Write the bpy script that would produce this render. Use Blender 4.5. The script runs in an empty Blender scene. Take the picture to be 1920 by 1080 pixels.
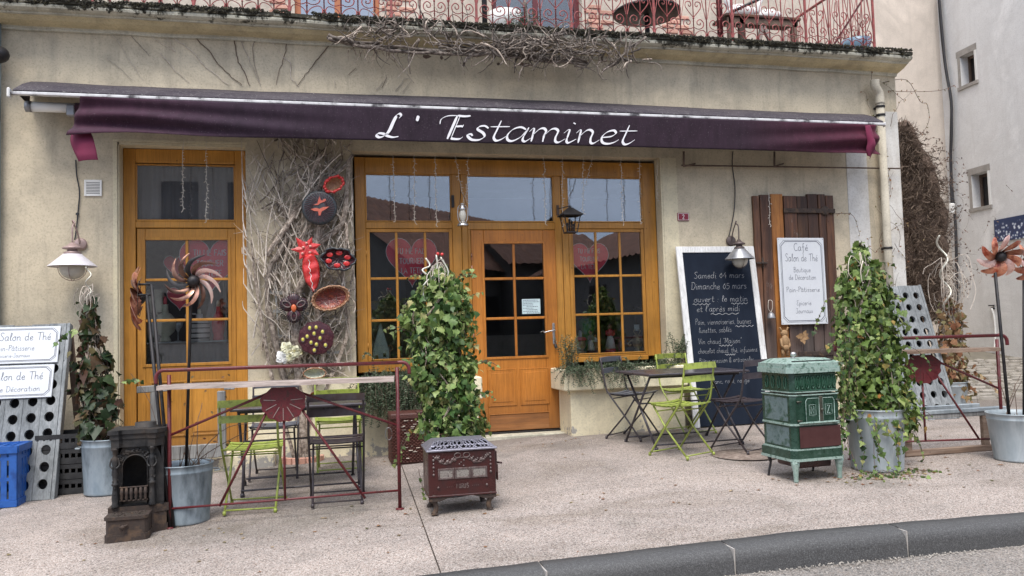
import bpy, bmesh, math, random
from mathutils import Vector, Matrix, noise
R = math.radians
random.seed(7)
SC = bpy.context.scene
COL = SC.collection

# ------------------------------------------------------------------ camera
FPX = 1500.3
CM = [[0.97269676, -0.23024138, -0.02915342], [0.0163334, -0.05739209, 0.9982181], [0.23150428, 0.97143968, 0.05206447]]
CC = Vector((0, -8.3, 1.075))
cam_d = bpy.data.cameras.new("camera")
cam = bpy.data.objects.new("camera", cam_d)
COL.objects.link(cam)
cam_d.sensor_width = 36
cam_d.lens = FPX / 1920 * 36
cam_d.clip_start = 0.05
cam_d.clip_end = 2000
rx, ux, fx = Vector(CM[0]), Vector(CM[1]), Vector(CM[2])
cam.matrix_world = Matrix(((rx.x, ux.x, -fx.x, CC.x), (rx.y, ux.y, -fx.y, CC.y), (rx.z, ux.z, -fx.z, CC.z), (0, 0, 0, 1)))
SC.camera = cam

# ------------------------------------------------------------------ world, sun, exposure
SUN_EL, SUN_AZ = 60, 200          # azimuth measured clockwise from +Y (north)
world = bpy.data.worlds.new("World")
SC.world = world
world.use_nodes = True
wn, wl = world.node_tree.nodes, world.node_tree.links
wn.clear()
sky = wn.new("ShaderNodeTexSky")
sky.sky_type = 'NISHITA'
sky.sun_disc = False
sky.sun_elevation = R(SUN_EL)
sky.sun_rotation = R(SUN_AZ)
sky.air_density = 1.0
sky.dust_density = 2.5
tc = wn.new("ShaderNodeTexCoord")
mp = wn.new("ShaderNodeMapping")
mp.inputs['Scale'].default_value = (1, 1, 2.6)
nz = wn.new("ShaderNodeTexNoise")
nz.inputs['Scale'].default_value = 2.2
nz.inputs['Detail'].default_value = 7
cr = wn.new("ShaderNodeValToRGB")
cr.color_ramp.elements[0].position = 0.38
cr.color_ramp.elements[0].color = (0.45, 0.45, 0.45, 1)
cr.color_ramp.elements[1].position = 0.68
cr.color_ramp.elements[1].color = (0.97, 0.97, 0.97, 1)
mxw = wn.new("ShaderNodeMixRGB")
mxw.inputs[2].default_value = (11.6, 12.3, 13.6, 1)      # cloud radiance next to the physical sky
bg = wn.new("ShaderNodeBackground")
bg.inputs['Strength'].default_value = 0.12
wo = wn.new("ShaderNodeOutputWorld")
wl.new(tc.outputs['Generated'], mp.inputs[0]); wl.new(mp.outputs[0], nz.inputs['Vector'])
wl.new(nz.outputs[0], cr.inputs[0]); wl.new(cr.outputs[0], mxw.inputs[0])
sxw = wn.new("ShaderNodeSeparateXYZ"); crw = wn.new("ShaderNodeValToRGB"); mlw = wn.new("ShaderNodeMixRGB")
mlw.blend_type = 'MULTIPLY'; mlw.inputs[0].default_value = 1        # overcast sky: a third as bright at the horizon as overhead
crw.color_ramp.elements[0].position = 0.0; crw.color_ramp.elements[0].color = (0.25, 0.305, 0.40, 1)
crw.color_ramp.elements[1].position = 1.0; crw.color_ramp.elements[1].color = (1, 1, 1, 1)
wl.new(tc.outputs['Generated'], sxw.inputs[0]); wl.new(sxw.outputs[2], crw.inputs[0])
wl.new(sky.outputs[0], mxw.inputs[1]); wl.new(mxw.outputs[0], mlw.inputs[1]); wl.new(crw.outputs[0], mlw.inputs[2]); wl.new(mlw.outputs[0], bg.inputs[0]); wl.new(bg.outputs[0], wo.inputs[0])

sun_d = bpy.data.lights.new("sun", 'SUN')
sun_d.energy = 1.6
sun_d.angle = R(26)
sun_d.color = (1, 0.95, 0.88)
sun = bpy.data.objects.new("sun", sun_d)
COL.objects.link(sun)
az, el = R(SUN_AZ), R(SUN_EL)
sd = Vector((math.sin(az) * math.cos(el), math.cos(az) * math.cos(el), math.sin(el)))
sun.rotation_euler = sd.to_track_quat('Z', 'Y').to_euler()
SC.view_settings.view_transform = 'Standard'
SC.view_settings.look = 'None'
SC.view_settings.gamma = 1
SC.view_settings.use_curve_mapping = False
SC.view_settings.exposure = 0.98
SC.render.engine = 'CYCLES'
SC.cycles.max_bounces = 7
SC.cycles.diffuse_bounces = 3
SC.cycles.transparent_max_bounces = 16
SC.cycles.use_denoising = True

# ------------------------------------------------------------------ measuring helpers (photo pixel -> place)
def ray(px, py):
    return rx * ((px - 960) / FPX) + ux * (-(py - 540) / FPX) + fx
def W(px, py, Y=0.0):
    d = ray(px, py)
    return CC + d * ((Y - CC.y) / d.y)
def gz(x, y):
    b = -0.02 + 0.005 * (x - 2.6) if x > 2.6 else (-0.02 - 0.036 * (2.6 - x) if x > 0 else -0.1136 + 0.026 * x)
    z = b + 0.02 * (min(y, 0.2) + .2)
    if y > 0.2 and x > 6.5:
        z += 0.115 * (y - 0.2)
    return z
def G(px, py):
    d = ray(px, py); lo, hi = 0.5, 60
    for _ in range(50):
        m = (lo + hi) / 2
        q = CC + d * m
        if q.z > gz(q.x, q.y): lo = m
        else: hi = m
    return CC + d * lo
def lerp(a, b, t): return a + (b - a) * t

# ------------------------------------------------------------------ object helpers
def rootloc(p):
    v = Vector((0, 0, 0))
    while p is not None:
        v = v + p.location
        p = p.parent
    return v
def thing(name, label, cat, loc=(0, 0, 0), group=None, kind=None):
    o = bpy.data.objects.new(name, None)
    COL.objects.link(o)
    o.location = loc
    o.empty_display_size = 0.1
    if label: o['label'] = label
    if cat: o['category'] = cat
    if group: o['group'] = group
    if kind: o['kind'] = kind
    return o
def tag(o, label=None, cat=None, group=None, kind=None):
    for k, v in (('label', label), ('category', cat), ('group', group), ('kind', kind)):
        if v: o[k] = v
    return o
def copy_tree(o, parent=None):
    c = o.copy(); COL.objects.link(c); c.parent = parent
    for ch in o.children: copy_tree(ch, c)
    return c

class MB:
    def __init__(s, T=None):
        s.v, s.f, s.sm, s.T = [], [], [], T
    def add(s, vs, fs, smooth=False):
        b = len(s.v)
        if s.T is not None: vs = [s.T @ Vector(v) for v in vs]
        s.v += [tuple(v) for v in vs]
        s.f += [tuple(i + b for i in f) for f in fs]
        s.sm += [smooth] * len(fs)
        return s
    def box(s, x0, x1, y0, y1, z0, z1, ch=0.0, M=None):
        if x0 > x1: x0, x1 = x1, x0
        if y0 > y1: y0, y1 = y1, y0
        if z0 > z1: z0, z1 = z1, z0
        if ch <= 0:
            vs = [(x, y, z) for x in (x0, x1) for y in (y0, y1) for z in (z0, z1)]
            fs = [(0, 1, 3, 2), (4, 6, 7, 5), (0, 4, 5, 1), (2, 3, 7, 6), (0, 2, 6, 4), (1, 5, 7, 3)]
        else:
            c = min(ch, (x1 - x0) * .45, (y1 - y0) * .45, (z1 - z0) * .45)
            vs, idx = [], {}
            for ax in range(3):
                for i in (0, 1):
                    for j in (0, 1):
                        for k in (0, 1):
                            q = [x1 if i else x0, y1 if j else y0, z1 if k else z0]
                            sg = [1 if i else -1, 1 if j else -1, 1 if k else -1]
                            for a in range(3):
                                if a != ax: q[a] -= sg[a] * c
                            idx[(ax, i, j, k)] = len(vs); vs.append(tuple(q))
            fs = []
            for ax in range(3):
                for sd_ in (0, 1):
                    l = []
                    for (u, w) in ((0, 0), (1, 0), (1, 1), (0, 1)):
                        k = [0, 0, 0]; k[ax] = sd_; k[(ax + 1) % 3] = u; k[(ax + 2) % 3] = w
                        l.append(idx[(ax, *k)])
                    fs.append(tuple(l) if sd_ else tuple(reversed(l)))
            for a in range(3):
                b, c2 = (a + 1) % 3, (a + 2) % 3
                for u in (0, 1):
                    for w in (0, 1):
                        k0 = [0, 0, 0]; k0[b] = u; k0[c2] = w
                        k1 = list(k0); k1[a] = 1
                        q = (idx[(b, *k0)], idx[(b, *k1)], idx[(c2, *k1)], idx[(c2, *k0)])
                        fs.append(q if (u ^ w) else tuple(reversed(q)))
            for i in (0, 1):
                for j in (0, 1):
                    for k in (0, 1):
                        t = (idx[(0, i, j, k)], idx[(1, i, j, k)], idx[(2, i, j, k)])
                        fs.append(t if (i + j + k) % 2 else tuple(reversed(t)))
        if M is not None: vs = [M @ Vector(v) for v in vs]
        return s.add(vs, fs)
    def bar(s, a, b, w, t, up=(0, 0, 1), ch=0.0):
        a, b = Vector(a), Vector(b); d = b - a; L = d.length; d.normalize()
        u = Vector(up); x = d.cross(u)
        if x.length < 1e-4: x = d.cross(Vector((1, 0, 0)))
        x.normalize(); y = x.cross(d).normalized()
        M = Matrix(((x.x, d.x, y.x, a.x), (x.y, d.y, y.y, a.y), (x.z, d.z, y.z, a.z), (0, 0, 0, 1)))
        return s.box(-w / 2, w / 2, 0, L, -t / 2, t / 2, ch, M)
    def tube(s, pts, r, n=6, closed=False, cap=True):
        pts = [Vector(p) for p in pts]
        if len(pts) < 2: return s
        rs = r if isinstance(r, (list, tuple)) else [r] * len(pts)
        vs, fs = [], []
        m = len(pts)
        pu = None
        for i, p in enumerate(pts):
            if closed: d = pts[(i + 1) % m] - pts[i - 1]
            else: d = pts[min(i + 1, m - 1)] - pts[max(i - 1, 0)]
            if d.length < 1e-9: d = Vector((0, 0, 1))
            d.normalize()
            if pu is None:
                u = d.cross(Vector((0.1, 0.25, 1)))
                if u.length < 1e-3: u = d.cross(Vector((1, 0, 0)))
            else:
                u = pu - d * pu.dot(d)
                if u.length < 1e-4: u = d.cross(Vector((1, 0.3, 0)))
            u.normalize(); pu = u
            w = d.cross(u)
            for k in range(n):
                a = 2 * math.pi * k / n
                vs.append(p + (u * math.cos(a) + w * math.sin(a)) * rs[i])
        for i in range(m if closed else m - 1):
            j = (i + 1) % m
            for k in range(n):
                l = (k + 1) % n
                fs.append((i * n + k, i * n + l, j * n + l, j * n + k))
        if cap and not closed:
            fs.append(tuple(reversed(range(n)))); fs.append(tuple(range((m - 1) * n, m * n)))
        return s.add(vs, fs, n > 4)
    def lathe(s, prof, c=(0, 0, 0), n=20, sx=1, sy=1, axis=None, cap=True, smooth=True):
        c = Vector(c); vs, fs = [], []
        for (r, z) in prof:
            for k in range(n):
                a = 2 * math.pi * k / n
                q = Vector((r * math.cos(a) * sx, r * math.sin(a) * sy, z))
                if axis is not None: q = axis @ q
                vs.append(c + q)
        m = len(prof)
        for i in range(m - 1):
            for k in range(n):
                l = (k + 1) % n
                fs.append((i * n + k, i * n + l, (i + 1) * n + l, (i + 1) * n + k))
        if cap:
            if prof[0][0] > 1e-5: fs.append(tuple(reversed(range(n))))
            if prof[-1][0] > 1e-5: fs.append(tuple(range((m - 1) * n, m * n)))
        return s.add(vs, fs, smooth)
    def ball(s, c, r, n=10, m=6, sc=(1, 1, 1), M=None):
        vs, fs = [], []
        for i in range(m + 1):
            t = math.pi * i / m
            for k in range(n):
                a = 2 * math.pi * k / n
                q = Vector((math.sin(t) * math.cos(a) * sc[0], math.sin(t) * math.sin(a) * sc[1], -math.cos(t) * sc[2])) * r
                if M is not None: q = M @ q
                vs.append(Vector(c) + q)
        for i in range(m):
            for k in range(n):
                l = (k + 1) % n
                fs.append((i * n + k, i * n + l, (i + 1) * n + l, (i + 1) * n + k))
        return s.add(vs, fs, True)
    def ext(s, outline, O, U, V, N, t, smooth=False):
        """outline [(u,v)] extruded from O + .. by t along N"""
        O, U, V, N = Vector(O), Vector(U), Vector(V), Vector(N)
        n = len(outline)
        a = [O + U * u + V * v for u, v in outline]
        b = [p + N * t for p in a]
        fs = [tuple(range(n)), tuple(reversed(range(n, 2 * n)))]
        fs += [(i, i + n, (i + 1) % n + n, (i + 1) % n) for i in range(n)]
        return s.add(a + b, fs, smooth)
    def grid(s, P, smooth=True):
        """P[i][j] points"""
        m, n = len(P), len(P[0])
        vs = [p for row in P for p in row]
        fs = [(i * n + j, i * n + j + 1, (i + 1) * n + j + 1, (i + 1) * n + j) for i in range(m - 1) for j in range(n - 1)]
        return s.add(vs, fs, smooth)
    def mesh(s, name, m, off=Vector((0, 0, 0))):
        me = bpy.data.meshes.new(name)
        me.from_pydata([(v[0] - off[0], v[1] - off[1], v[2] - off[2]) for v in s.v], [], s.f)
        me.polygons.foreach_set('use_smooth', s.sm)
        for q in (m if isinstance(m, (list, tuple)) else [m]): me.materials.append(q)
        me.update()
        return me
    def build(s, name, m, parent=None, loc=None, fix=False, bevel=0):
        off = rootloc(parent)
        if loc is not None: off = Vector(loc)
        me = s.mesh(name, m, off)
        if fix:
            b = bmesh.new(); b.from_mesh(me); bmesh.ops.recalc_face_normals(b, faces=b.faces); b.to_mesh(me); b.free()
        o = bpy.data.objects.new(name, me)
        COL.objects.link(o)
        o.parent = parent
        if loc is not None: o.location = Vector(loc) - rootloc(parent)
        if bevel:
            md = o.modifiers.new("bevel", 'BEVEL'); md.width = bevel; md.segments = 2; md.limit_method = 'ANGLE'
        return o
def inst(name, me, parent, loc=(0, 0, 0), rot=None, scale=None):
    o = bpy.data.objects.new(name, me); COL.objects.link(o); o.parent = parent
    if isinstance(rot, Matrix): o.rotation_euler = rot.to_euler()
    elif rot is not None: o.rotation_euler = rot
    o.location = loc
    if scale is not None: o.scale = (scale,) * 3 if not isinstance(scale, (tuple, Vector)) else scale
    return o
def smooth_pts(p, k=4):
    p = [Vector(q) for q in p]
    if len(p) < 3: return p
    out = []
    for i in range(len(p) - 1):
        a, b, c, d = p[max(i - 1, 0)], p[i], p[i + 1], p[min(i + 2, len(p) - 1)]
        for j in range(k):
            t = j / k
            out.append(0.5 * ((2 * b) + (c - a) * t + (2 * a - 5 * b + 4 * c - d) * t * t + (3 * b - a - 3 * c + d) * t ** 3))
    out.append(p[-1])
    return out

# ------------------------------------------------------------------ materials
def nt(name):
    m = bpy.data.materials.new(name); m.use_nodes = True
    n, l = m.node_tree.nodes, m.node_tree.links
    return m, n, l, n['Principled BSDF']
def col4(c): return (c[0], c[1], c[2], 1)
def coords(n, l, space='Object', scale=(1, 1, 1), rot=(0, 0, 0)):
    t = n.new("ShaderNodeTexCoord"); mp = n.new("ShaderNodeMapping")
    if space == 'World':
        g = n.new("ShaderNodeNewGeometry"); l.new(g.outputs['Position'], mp.inputs[0])
    else: l.new(t.outputs[space], mp.inputs[0])
    mp.inputs['Scale'].default_value = scale
    mp.inputs['Rotation'].default_value = rot
    return mp.outputs[0]
def noise_n(n, l, vec, scale, detail=4, rough=0.55, dist=0):
    q = n.new("ShaderNodeTexNoise"); q.inputs['Scale'].default_value = scale; q.inputs['Detail'].default_value = detail
    q.inputs['Roughness'].default_value = rough; q.inputs['Distortion'].default_value = dist
    l.new(vec, q.inputs['Vector']); return q.outputs[0]
def ramp(n, l, fac, stops):
    r = n.new("ShaderNodeValToRGB"); e = r.color_ramp.elements
    while len(e) < len(stops): e.new(0.5)
    for k, (p, c) in enumerate(stops):
        e[k].position = p; e[k].color = col4(c) if not isinstance(c, (int, float)) else (c, c, c, 1)
    l.new(fac, r.inputs[0]); return r.outputs[0]
def mix(n, l, fac, a, b, mode='MIX'):
    m = n.new("ShaderNodeMixRGB"); m.blend_type = mode
    for k, v in ((0, fac), (1, a), (2, b)):
        if isinstance(v, (int, float)): m.inputs[k].default_value = v
        elif isinstance(v, tuple): m.inputs[k].default_value = col4(v)
        else: l.new(v, m.inputs[k])
    return m.outputs[0]
def bump(n, l, p, h, strength=0.3, dist=0.01):
    b = n.new("ShaderNodeBump"); b.inputs['Strength'].default_value = strength; b.inputs['Distance'].default_value = dist
    l.new(h, b.inputs['Height']); l.new(b.outputs[0], p.inputs['Normal'])
def mat(name, c1, c2=None, scale=8, rough=0.6, metal=0, bmp=0.2, bscale=None, c3=None, stretch=(1, 1, 1), sep=(0.35, 0.65), space='Object', bd=0.004, spec=0.5, vary=0.0):
    m, n, l, p = nt(name)
    if c2 is None: c2 = tuple(v * 0.8 for v in c1)
    v = coords(n, l, space, stretch)
    f = noise_n(n, l, v, scale, 6, 0.62)
    st = [(sep[0], c1), (sep[1], c2)] if c3 is None else [(sep[0], c1), ((sep[0] + sep[1]) / 2, c2), (sep[1], c3)]
    c = ramp(n, l, f, st)
    if vary:
        g = n.new("ShaderNodeNewGeometry"); oi = n.new("ShaderNodeObjectInfo")
        ad = n.new("ShaderNodeMath"); ad.operation = 'ADD'; l.new(g.outputs['Random Per Island'], ad.inputs[0]); l.new(oi.outputs['Random'], ad.inputs[1])
        fr = n.new("ShaderNodeMath"); fr.operation = 'FRACT'; l.new(ad.outputs[0], fr.inputs[0])
        vv = ramp(n, l, fr.outputs[0], [(0, 1 - vary), (1, 1 + vary)])
        c = mix(n, l, 1.0, c, vv, 'MULTIPLY')
    l.new(c, p.inputs['Base Color'])
    p.inputs['Roughness'].default_value = rough
    rr = ramp(n, l, f, [(0.3, max(rough - .1, .03)), (0.7, min(rough + .12, 1))]); l.new(rr, p.inputs['Roughness'])
    p.inputs['Metallic'].default_value = metal
    p.inputs['Specular IOR Level'].default_value = spec
    if bmp: bump(n, l, p, noise_n(n, l, v, bscale or scale * 6, 4), bmp, bd)
    return m

def plaster(name, base, stain, dark, speck=True, grime=True, peel=None, mould=None):
    m, n, l, p = nt(name)
    v = coords(n, l, 'World')
    big = noise_n(n, l, v, 0.9, 6, 0.6, 0.6)
    mid = noise_n(n, l, v, 3.2, 7, 0.65)
    c = ramp(n, l, big, [(0.30, stain), (0.47, base), (0.56, tuple(k * .93 for k in base)), (0.70, tuple(min(1, k * 1.2) for k in base))])
    c = mix(n, l, ramp(n, l, mid, [(0.45, 0.0), (0.75, 0.55)]), c, dark)
    fine = noise_n(n, l, v, 55, 3, 0.7)
    c = mix(n, l, ramp(n, l, fine, [(0.35, 0.22), (0.5, 0.0)]), c, tuple(k * 0.5 for k in dark))
    if speck:
        vo = n.new("ShaderNodeTexVoronoi"); vo.inputs['Scale'].default_value = 26; l.new(v, vo.inputs['Vector'])
        c = mix(n, l, ramp(n, l, vo.outputs['Distance'], [(0.05, 0.55), (0.11, 0.0)]), c, tuple(k * 0.35 for k in dark))
    if grime:   # rain streaks and dust
        vs = coords(n, l, 'World', (2.2, 2.2, 0.22))
        s_ = noise_n(n, l, vs, 2.6, 6, 0.62, 0.4)
        c = mix(n, l, ramp(n, l, s_, [(0.52, 0.0), (0.72, 0.5)]), c, dark)
    if mould:      # black mould creeping down from the top edge
        sx = n.new("ShaderNodeSeparateXYZ"); g = n.new("ShaderNodeNewGeometry"); l.new(g.outputs['Position'], sx.inputs[0])
        hm = n.new("ShaderNodeMapRange"); hm.inputs[1].default_value = 4.05; hm.inputs[2].default_value = 4.18; hm.inputs[3].default_value = -.12; hm.inputs[4].default_value = .16; l.new(sx.outputs[2], hm.inputs[0])
        ad = n.new("ShaderNodeMath"); l.new(noise_n(n, l, coords(n, l, 'World', (1, 1, .6)), 8, 8, .75), ad.inputs[0]); l.new(hm.outputs[0], ad.inputs[1])
        c = mix(n, l, ramp(n, l, ad.outputs[0], [(.52, 0.0), (.6, .95)]), c, mould)
    if peel:
        pn = noise_n(n, l, coords(n, l, 'World'), 7, 8, 0.7)
        sx = n.new("ShaderNodeSeparateXYZ"); g = n.new("ShaderNodeNewGeometry"); l.new(g.outputs['Position'], sx.inputs[0])
        hm = n.new("ShaderNodeMapRange"); hm.inputs[1].default_value = -0.12; hm.inputs[2].default_value = 0.3; hm.inputs[3].default_value = 0.16; hm.inputs[4].default_value = -0.1
        l.new(sx.outputs[2], hm.inputs[0])
        ad = n.new("ShaderNodeMath"); l.new(pn, ad.inputs[0]); l.new(hm.outputs[0], ad.inputs[1])
        c = mix(n, l, ramp(n, l, ad.outputs[0], [(0.63, 0.0), (0.65, 1.0)]), c, peel)
    l.new(c, p.inputs['Base Color'])
    p.inputs['Roughness'].default_value = 0.92
    p.inputs['Specular IOR Level'].default_value = 0.2
    h = mix(n, l, 0.5, noise_n(n, l, v, 60, 5, 0.7), noise_n(n, l, v, 9, 5, 0.6))
    bump(n, l, p, h, 0.55, 0.012)
    return m
def wood(name, c1, c2, c3, axis='Z', rough=0.4, scale=3.0, bmp=0.12, fine=60, spec=0.5, vary=0.12, wear=None, foot=None, fz=(.7, 1.5)):
    m, n, l, p = nt(name)
    st = {'Z': (6, 6, 0.35), 'X': (0.35, 6, 6), 'Y': (6, .35, 6)}[axis]
    v = coords(n, l, 'World', st)
    f = noise_n(n, l, v, scale, 7, 0.65, 0.8)
    c = ramp(n, l, f, [(0.3, c1), (0.5, c2), (0.72, c3)])
    f2 = noise_n(n, l, v, fine / 4, 3, 0.6)
    c = mix(n, l, ramp(n, l, f2, [(0.4, 0.35), (0.55, 0.0)]), c, tuple(k * .6 for k in c1))
    oi = n.new("ShaderNodeObjectInfo")
    c = mix(n, l, 1.0, c, ramp(n, l, oi.outputs['Random'], [(0, 1 - vary), (1, 1 + vary)]), 'MULTIPLY')
    big = noise_n(n, l, coords(n, l, 'World'), 2.2, 4)
    c = mix(n, l, 1.0, c, ramp(n, l, big, [(0.3, .74), (0.7, 1.12)]), 'MULTIPLY')
    vd = n.new("ShaderNodeTexVoronoi"); vd.inputs['Scale'].default_value = 7; l.new(coords(n, l, 'World'), vd.inputs['Vector'])
    c = mix(n, l, ramp(n, l, vd.outputs['Distance'], [(0.035, .8), (0.06, 0.0)]), c, tuple(k * .25 for k in c1))
    if foot is not None:      # silvery weathering where rain splashes up
        g = n.new("ShaderNodeNewGeometry"); sx = n.new("ShaderNodeSeparateXYZ"); l.new(g.outputs['Position'], sx.inputs[0])
        mr = n.new("ShaderNodeMapRange"); mr.inputs[1].default_value = fz[0]; mr.inputs[2].default_value = fz[1]; mr.inputs[3].default_value = .75; mr.inputs[4].default_value = 0; l.new(sx.outputs[2], mr.inputs[0])
        fm = n.new("ShaderNodeMath"); fm.operation = 'MULTIPLY'; l.new(mr.outputs[0], fm.inputs[0]); l.new(ramp(n, l, f, [(.3, .4), (.6, 1.0)]), fm.inputs[1])
        c = mix(n, l, fm.outputs[0], c, foot)
    if wear:
        w_ = noise_n(n, l, coords(n, l, 'World', (1, 1, .5)), 14, 8, .75)
        c = mix(n, l, ramp(n, l, w_, [(0.62, 0.0), (0.68, 0.9)]), c, wear)
    l.new(c, p.inputs['Base Color'])
    p.inputs['Roughness'].default_value = rough
    p.inputs['Specular IOR Level'].default_value = spec
    bump(n, l, p, mix(n, l, 0.6, f, f2), bmp, 0.006)
    return m
def glass(name, refl=0.16, tint=(0.97, 0.98, 0.98), rough=0.0):
    m = bpy.data.materials.new(name); m.use_nodes = True
    n, l = m.node_tree.nodes, m.node_tree.links; n.clear()
    o = n.new("ShaderNodeOutputMaterial"); t = n.new("ShaderNodeBsdfTransparent"); g = n.new("ShaderNodeBsdfGlossy")
    t.inputs[0].default_value = col4(tint); g.inputs['Roughness'].default_value = rough
    fr = n.new("ShaderNodeFresnel"); fr.inputs[0].default_value = 1.5
    ad = n.new("ShaderNodeMath"); ad.operation = 'MULTIPLY_ADD'; ad.inputs[1].default_value = 1.0; ad.inputs[2].default_value = refl - 0.04; ad.use_clamp = True
    l.new(fr.outputs[0], ad.inputs[0])
    # old hand-drawn panes: faint waviness
    v = coords(n, l, 'World'); b = n.new("ShaderNodeBump"); b.inputs['Strength'].default_value = 0.02; b.inputs['Distance'].default_value = 0.01
    l.new(noise_n(n, l, v, 2.5, 2), b.inputs['Height']); l.new(b.outputs[0], g.inputs['Normal'])
    mx = n.new("ShaderNodeMixShader"); l.new(ad.outputs[0], mx.inputs[0]); l.new(t.outputs[0], mx.inputs[1]); l.new(g.outputs[0], mx.inputs[2]); l.new(mx.outputs[0], o.inputs[0])
    return m
def leafmat(name, stops, rough=0.45):
    m, n, l, p = nt(name)
    g = n.new("ShaderNodeNewGeometry"); oi = n.new("ShaderNodeObjectInfo")
    ad = n.new("ShaderNodeMath"); l.new(g.outputs['Random Per Island'], ad.inputs[0]); l.new(oi.outputs['Random'], ad.inputs[1])
    fr = n.new("ShaderNodeMath"); fr.operation = 'FRACT'; l.new(ad.outputs[0], fr.inputs[0])
    c = ramp(n, l, fr.outputs[0], stops)
    v = coords(n, l, 'World')
    c = mix(n, l, 1.0, c, ramp(n, l, noise_n(n, l, v, 40, 3), [(0.3, .7), (0.7, 1.25)]), 'MULTIPLY')
    l.new(c, p.inputs['Base Color'])
    p.inputs['Roughness'].default_value = rough
    p.inputs['Specular IOR Level'].default_value = 0.35
    tr = n.new("ShaderNodeBsdfTranslucent"); l.new(c, tr.inputs[0])
    mx = n.new("ShaderNodeMixShader"); mx.inputs[0].default_value = 0.22
    l.new(p.outputs[0], mx.inputs[1]); l.new(tr.outputs[0], mx.inputs[2]); l.new(mx.outputs[0], n['Material Output'].inputs[0])
    return m

M = {}
M['plaster'] = plaster("wall plaster", (0.60, 0.515, 0.375), (0.43, 0.375, 0.285), (0.26, 0.23, 0.18))
M['white_plaster'] = plaster("whitewashed plaster", (0.66, 0.64, 0.60), (0.56, 0.53, 0.48), (0.38, 0.34, 0.28))
M['cream'] = plaster("cream masonry paint", (0.78, 0.70, 0.50), (0.72, 0.64, 0.46), (0.52, 0.45, 0.32), speck=False, peel=(0.34, 0.32, 0.29))
M['cream_band'] = plaster("cream smooth render", (0.68, 0.60, 0.42), (0.62, 0.54, 0.38), (0.42, 0.37, 0.27), speck=False)
M['pink_wall'] = plaster("pale pink render", (0.66, 0.58, 0.50), (0.60, 0.53, 0.46), (0.48, 0.42, 0.36), speck=False)
M['pale_wall'] = plaster("pale grey render", (0.74, 0.73, 0.715), (0.70, 0.685, 0.67), (0.58, 0.56, 0.54), speck=False)
M['stone_wall'] = plaster("rubble wall", (0.60, 0.52, 0.43), (0.50, 0.42, 0.34), (0.32, 0.27, 0.22))
M['orange'] = wood("honey varnished joinery", (0.42, 0.182, 0.028), (0.50, 0.226, 0.036), (0.57, 0.268, 0.048), 'Z', 0.38, 1.2, 0.08, foot=(0.20, 0.105, 0.045), fz=(-.1, .5))
M['door_orange'] = wood("russet varnished door", (0.39, 0.135, 0.020), (0.47, 0.172, 0.026), (0.54, 0.205, 0.036), 'Z', 0.36, 1.2, 0.08, foot=(0.20, 0.10, 0.045), fz=(-.1, .45))
M['grey_wood'] = wood("silvered weathered wood", (0.16, 0.155, 0.15), (0.30, 0.295, 0.28), (0.42, 0.41, 0.385), 'Z', 0.85, 2.4, 0.5)
M['rack_wood'] = wood("grey blue riddling oak", (0.13, 0.14, 0.145), (0.225, 0.24, 0.245), (0.32, 0.33, 0.335), 'Z', 0.8, 2.4, 0.4)
M['plank_wood'] = wood("bleached plank", (0.26, 0.20, 0.17), (0.42, 0.34, 0.30), (0.56, 0.48, 0.43), 'X', 0.8, 2.4, 0.5)
M['brown_wood'] = wood("old brown shutter planks", (0.022, 0.011, 0.007), (0.082, 0.034, 0.018), (0.23, 0.10, 0.042), 'Z', 0.6, 1.6, 0.7, vary=0.55, wear=(0.17, 0.14, 0.12), foot=(0.13, 0.11, 0.10))
M['honey_plank'] = wood("lighter honey plank", (0.26, 0.09, 0.02), (0.40, 0.16, 0.035), (0.5, 0.22, 0.05), 'Z', 0.6, 2.2, 0.4)
M['white_wood'] = wood("chipped white paint", (0.6, 0.59, 0.56), (0.74, 0.73, 0.71), (0.8, 0.8, 0.78), 'Z', 0.6, 3, 0.3, vary=.03, wear=(0.3, 0.26, 0.22))
M['iron_red'] = mat("oxide red painted iron", (0.085, 0.010, 0.014), (0.13, 0.016, 0.02), 30, 0.45, 0.0, 0.25, c3=(0.07, 0.02, 0.018))
M['iron_pink'] = mat("faded red railing paint", (0.36, 0.09, 0.08), (0.28, 0.06, 0.055), 20, 0.6, 0.0, 0.25, c3=(0.14, 0.06, 0.05))
M['iron_black'] = mat("black iron", (0.02, 0.02, 0.022), (0.045, 0.04, 0.04), 30, 0.5, 0.5, 0.3)
M['cast_black'] = mat("sooty cast iron", (0.014, 0.014, 0.015), (0.032, 0.030, 0.029), 9, 0.6, 0.3, 0.5, 60, c3=(0.05, 0.038, 0.03))
M['cast_rust'] = mat("rusted cast iron", (0.065, 0.042, 0.03), (0.042, 0.03, 0.025), 12, 0.75, 0.2, 0.5, 70, c3=(0.11, 0.07, 0.045))
M['maroon'] = mat("maroon enamelled iron", (0.032, 0.007, 0.007), (0.048, 0.010, 0.009), 7, 0.3, 0.0, 0.2, 60, c3=(0.03, 0.012, 0.012))
M['maroon_dark'] = mat("dull maroon panel", (0.050, 0.014, 0.013), (0.065, 0.02, 0.018), 14, 0.5, 0.0, 0.1)
M['steel_lid'] = mat("dull steel lid", (0.30, 0.29, 0.34), (0.20, 0.19, 0.22), 14, 0.42, 0.6, 0.2)
M['emboss'] = mat("worn grey relief", (0.20, 0.165, 0.155), (0.10, 0.06, 0.055), 40, 0.5, 0.4, 0.2)
M['mica'] = mat("smoky mica pane", (0.17, 0.15, 0.135), (0.27, 0.245, 0.22), 40, 0.3, 0.1, 0.4, 60, c3=(0.07, 0.05, 0.045))
M['green_enamel'] = mat("green enamelled iron", (0.010, 0.036, 0.022), (0.018, 0.052, 0.034), 14, 0.28, 0.0, 0.12, c3=(0.10, 0.145, 0.125), sep=(.42, .74))
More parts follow.
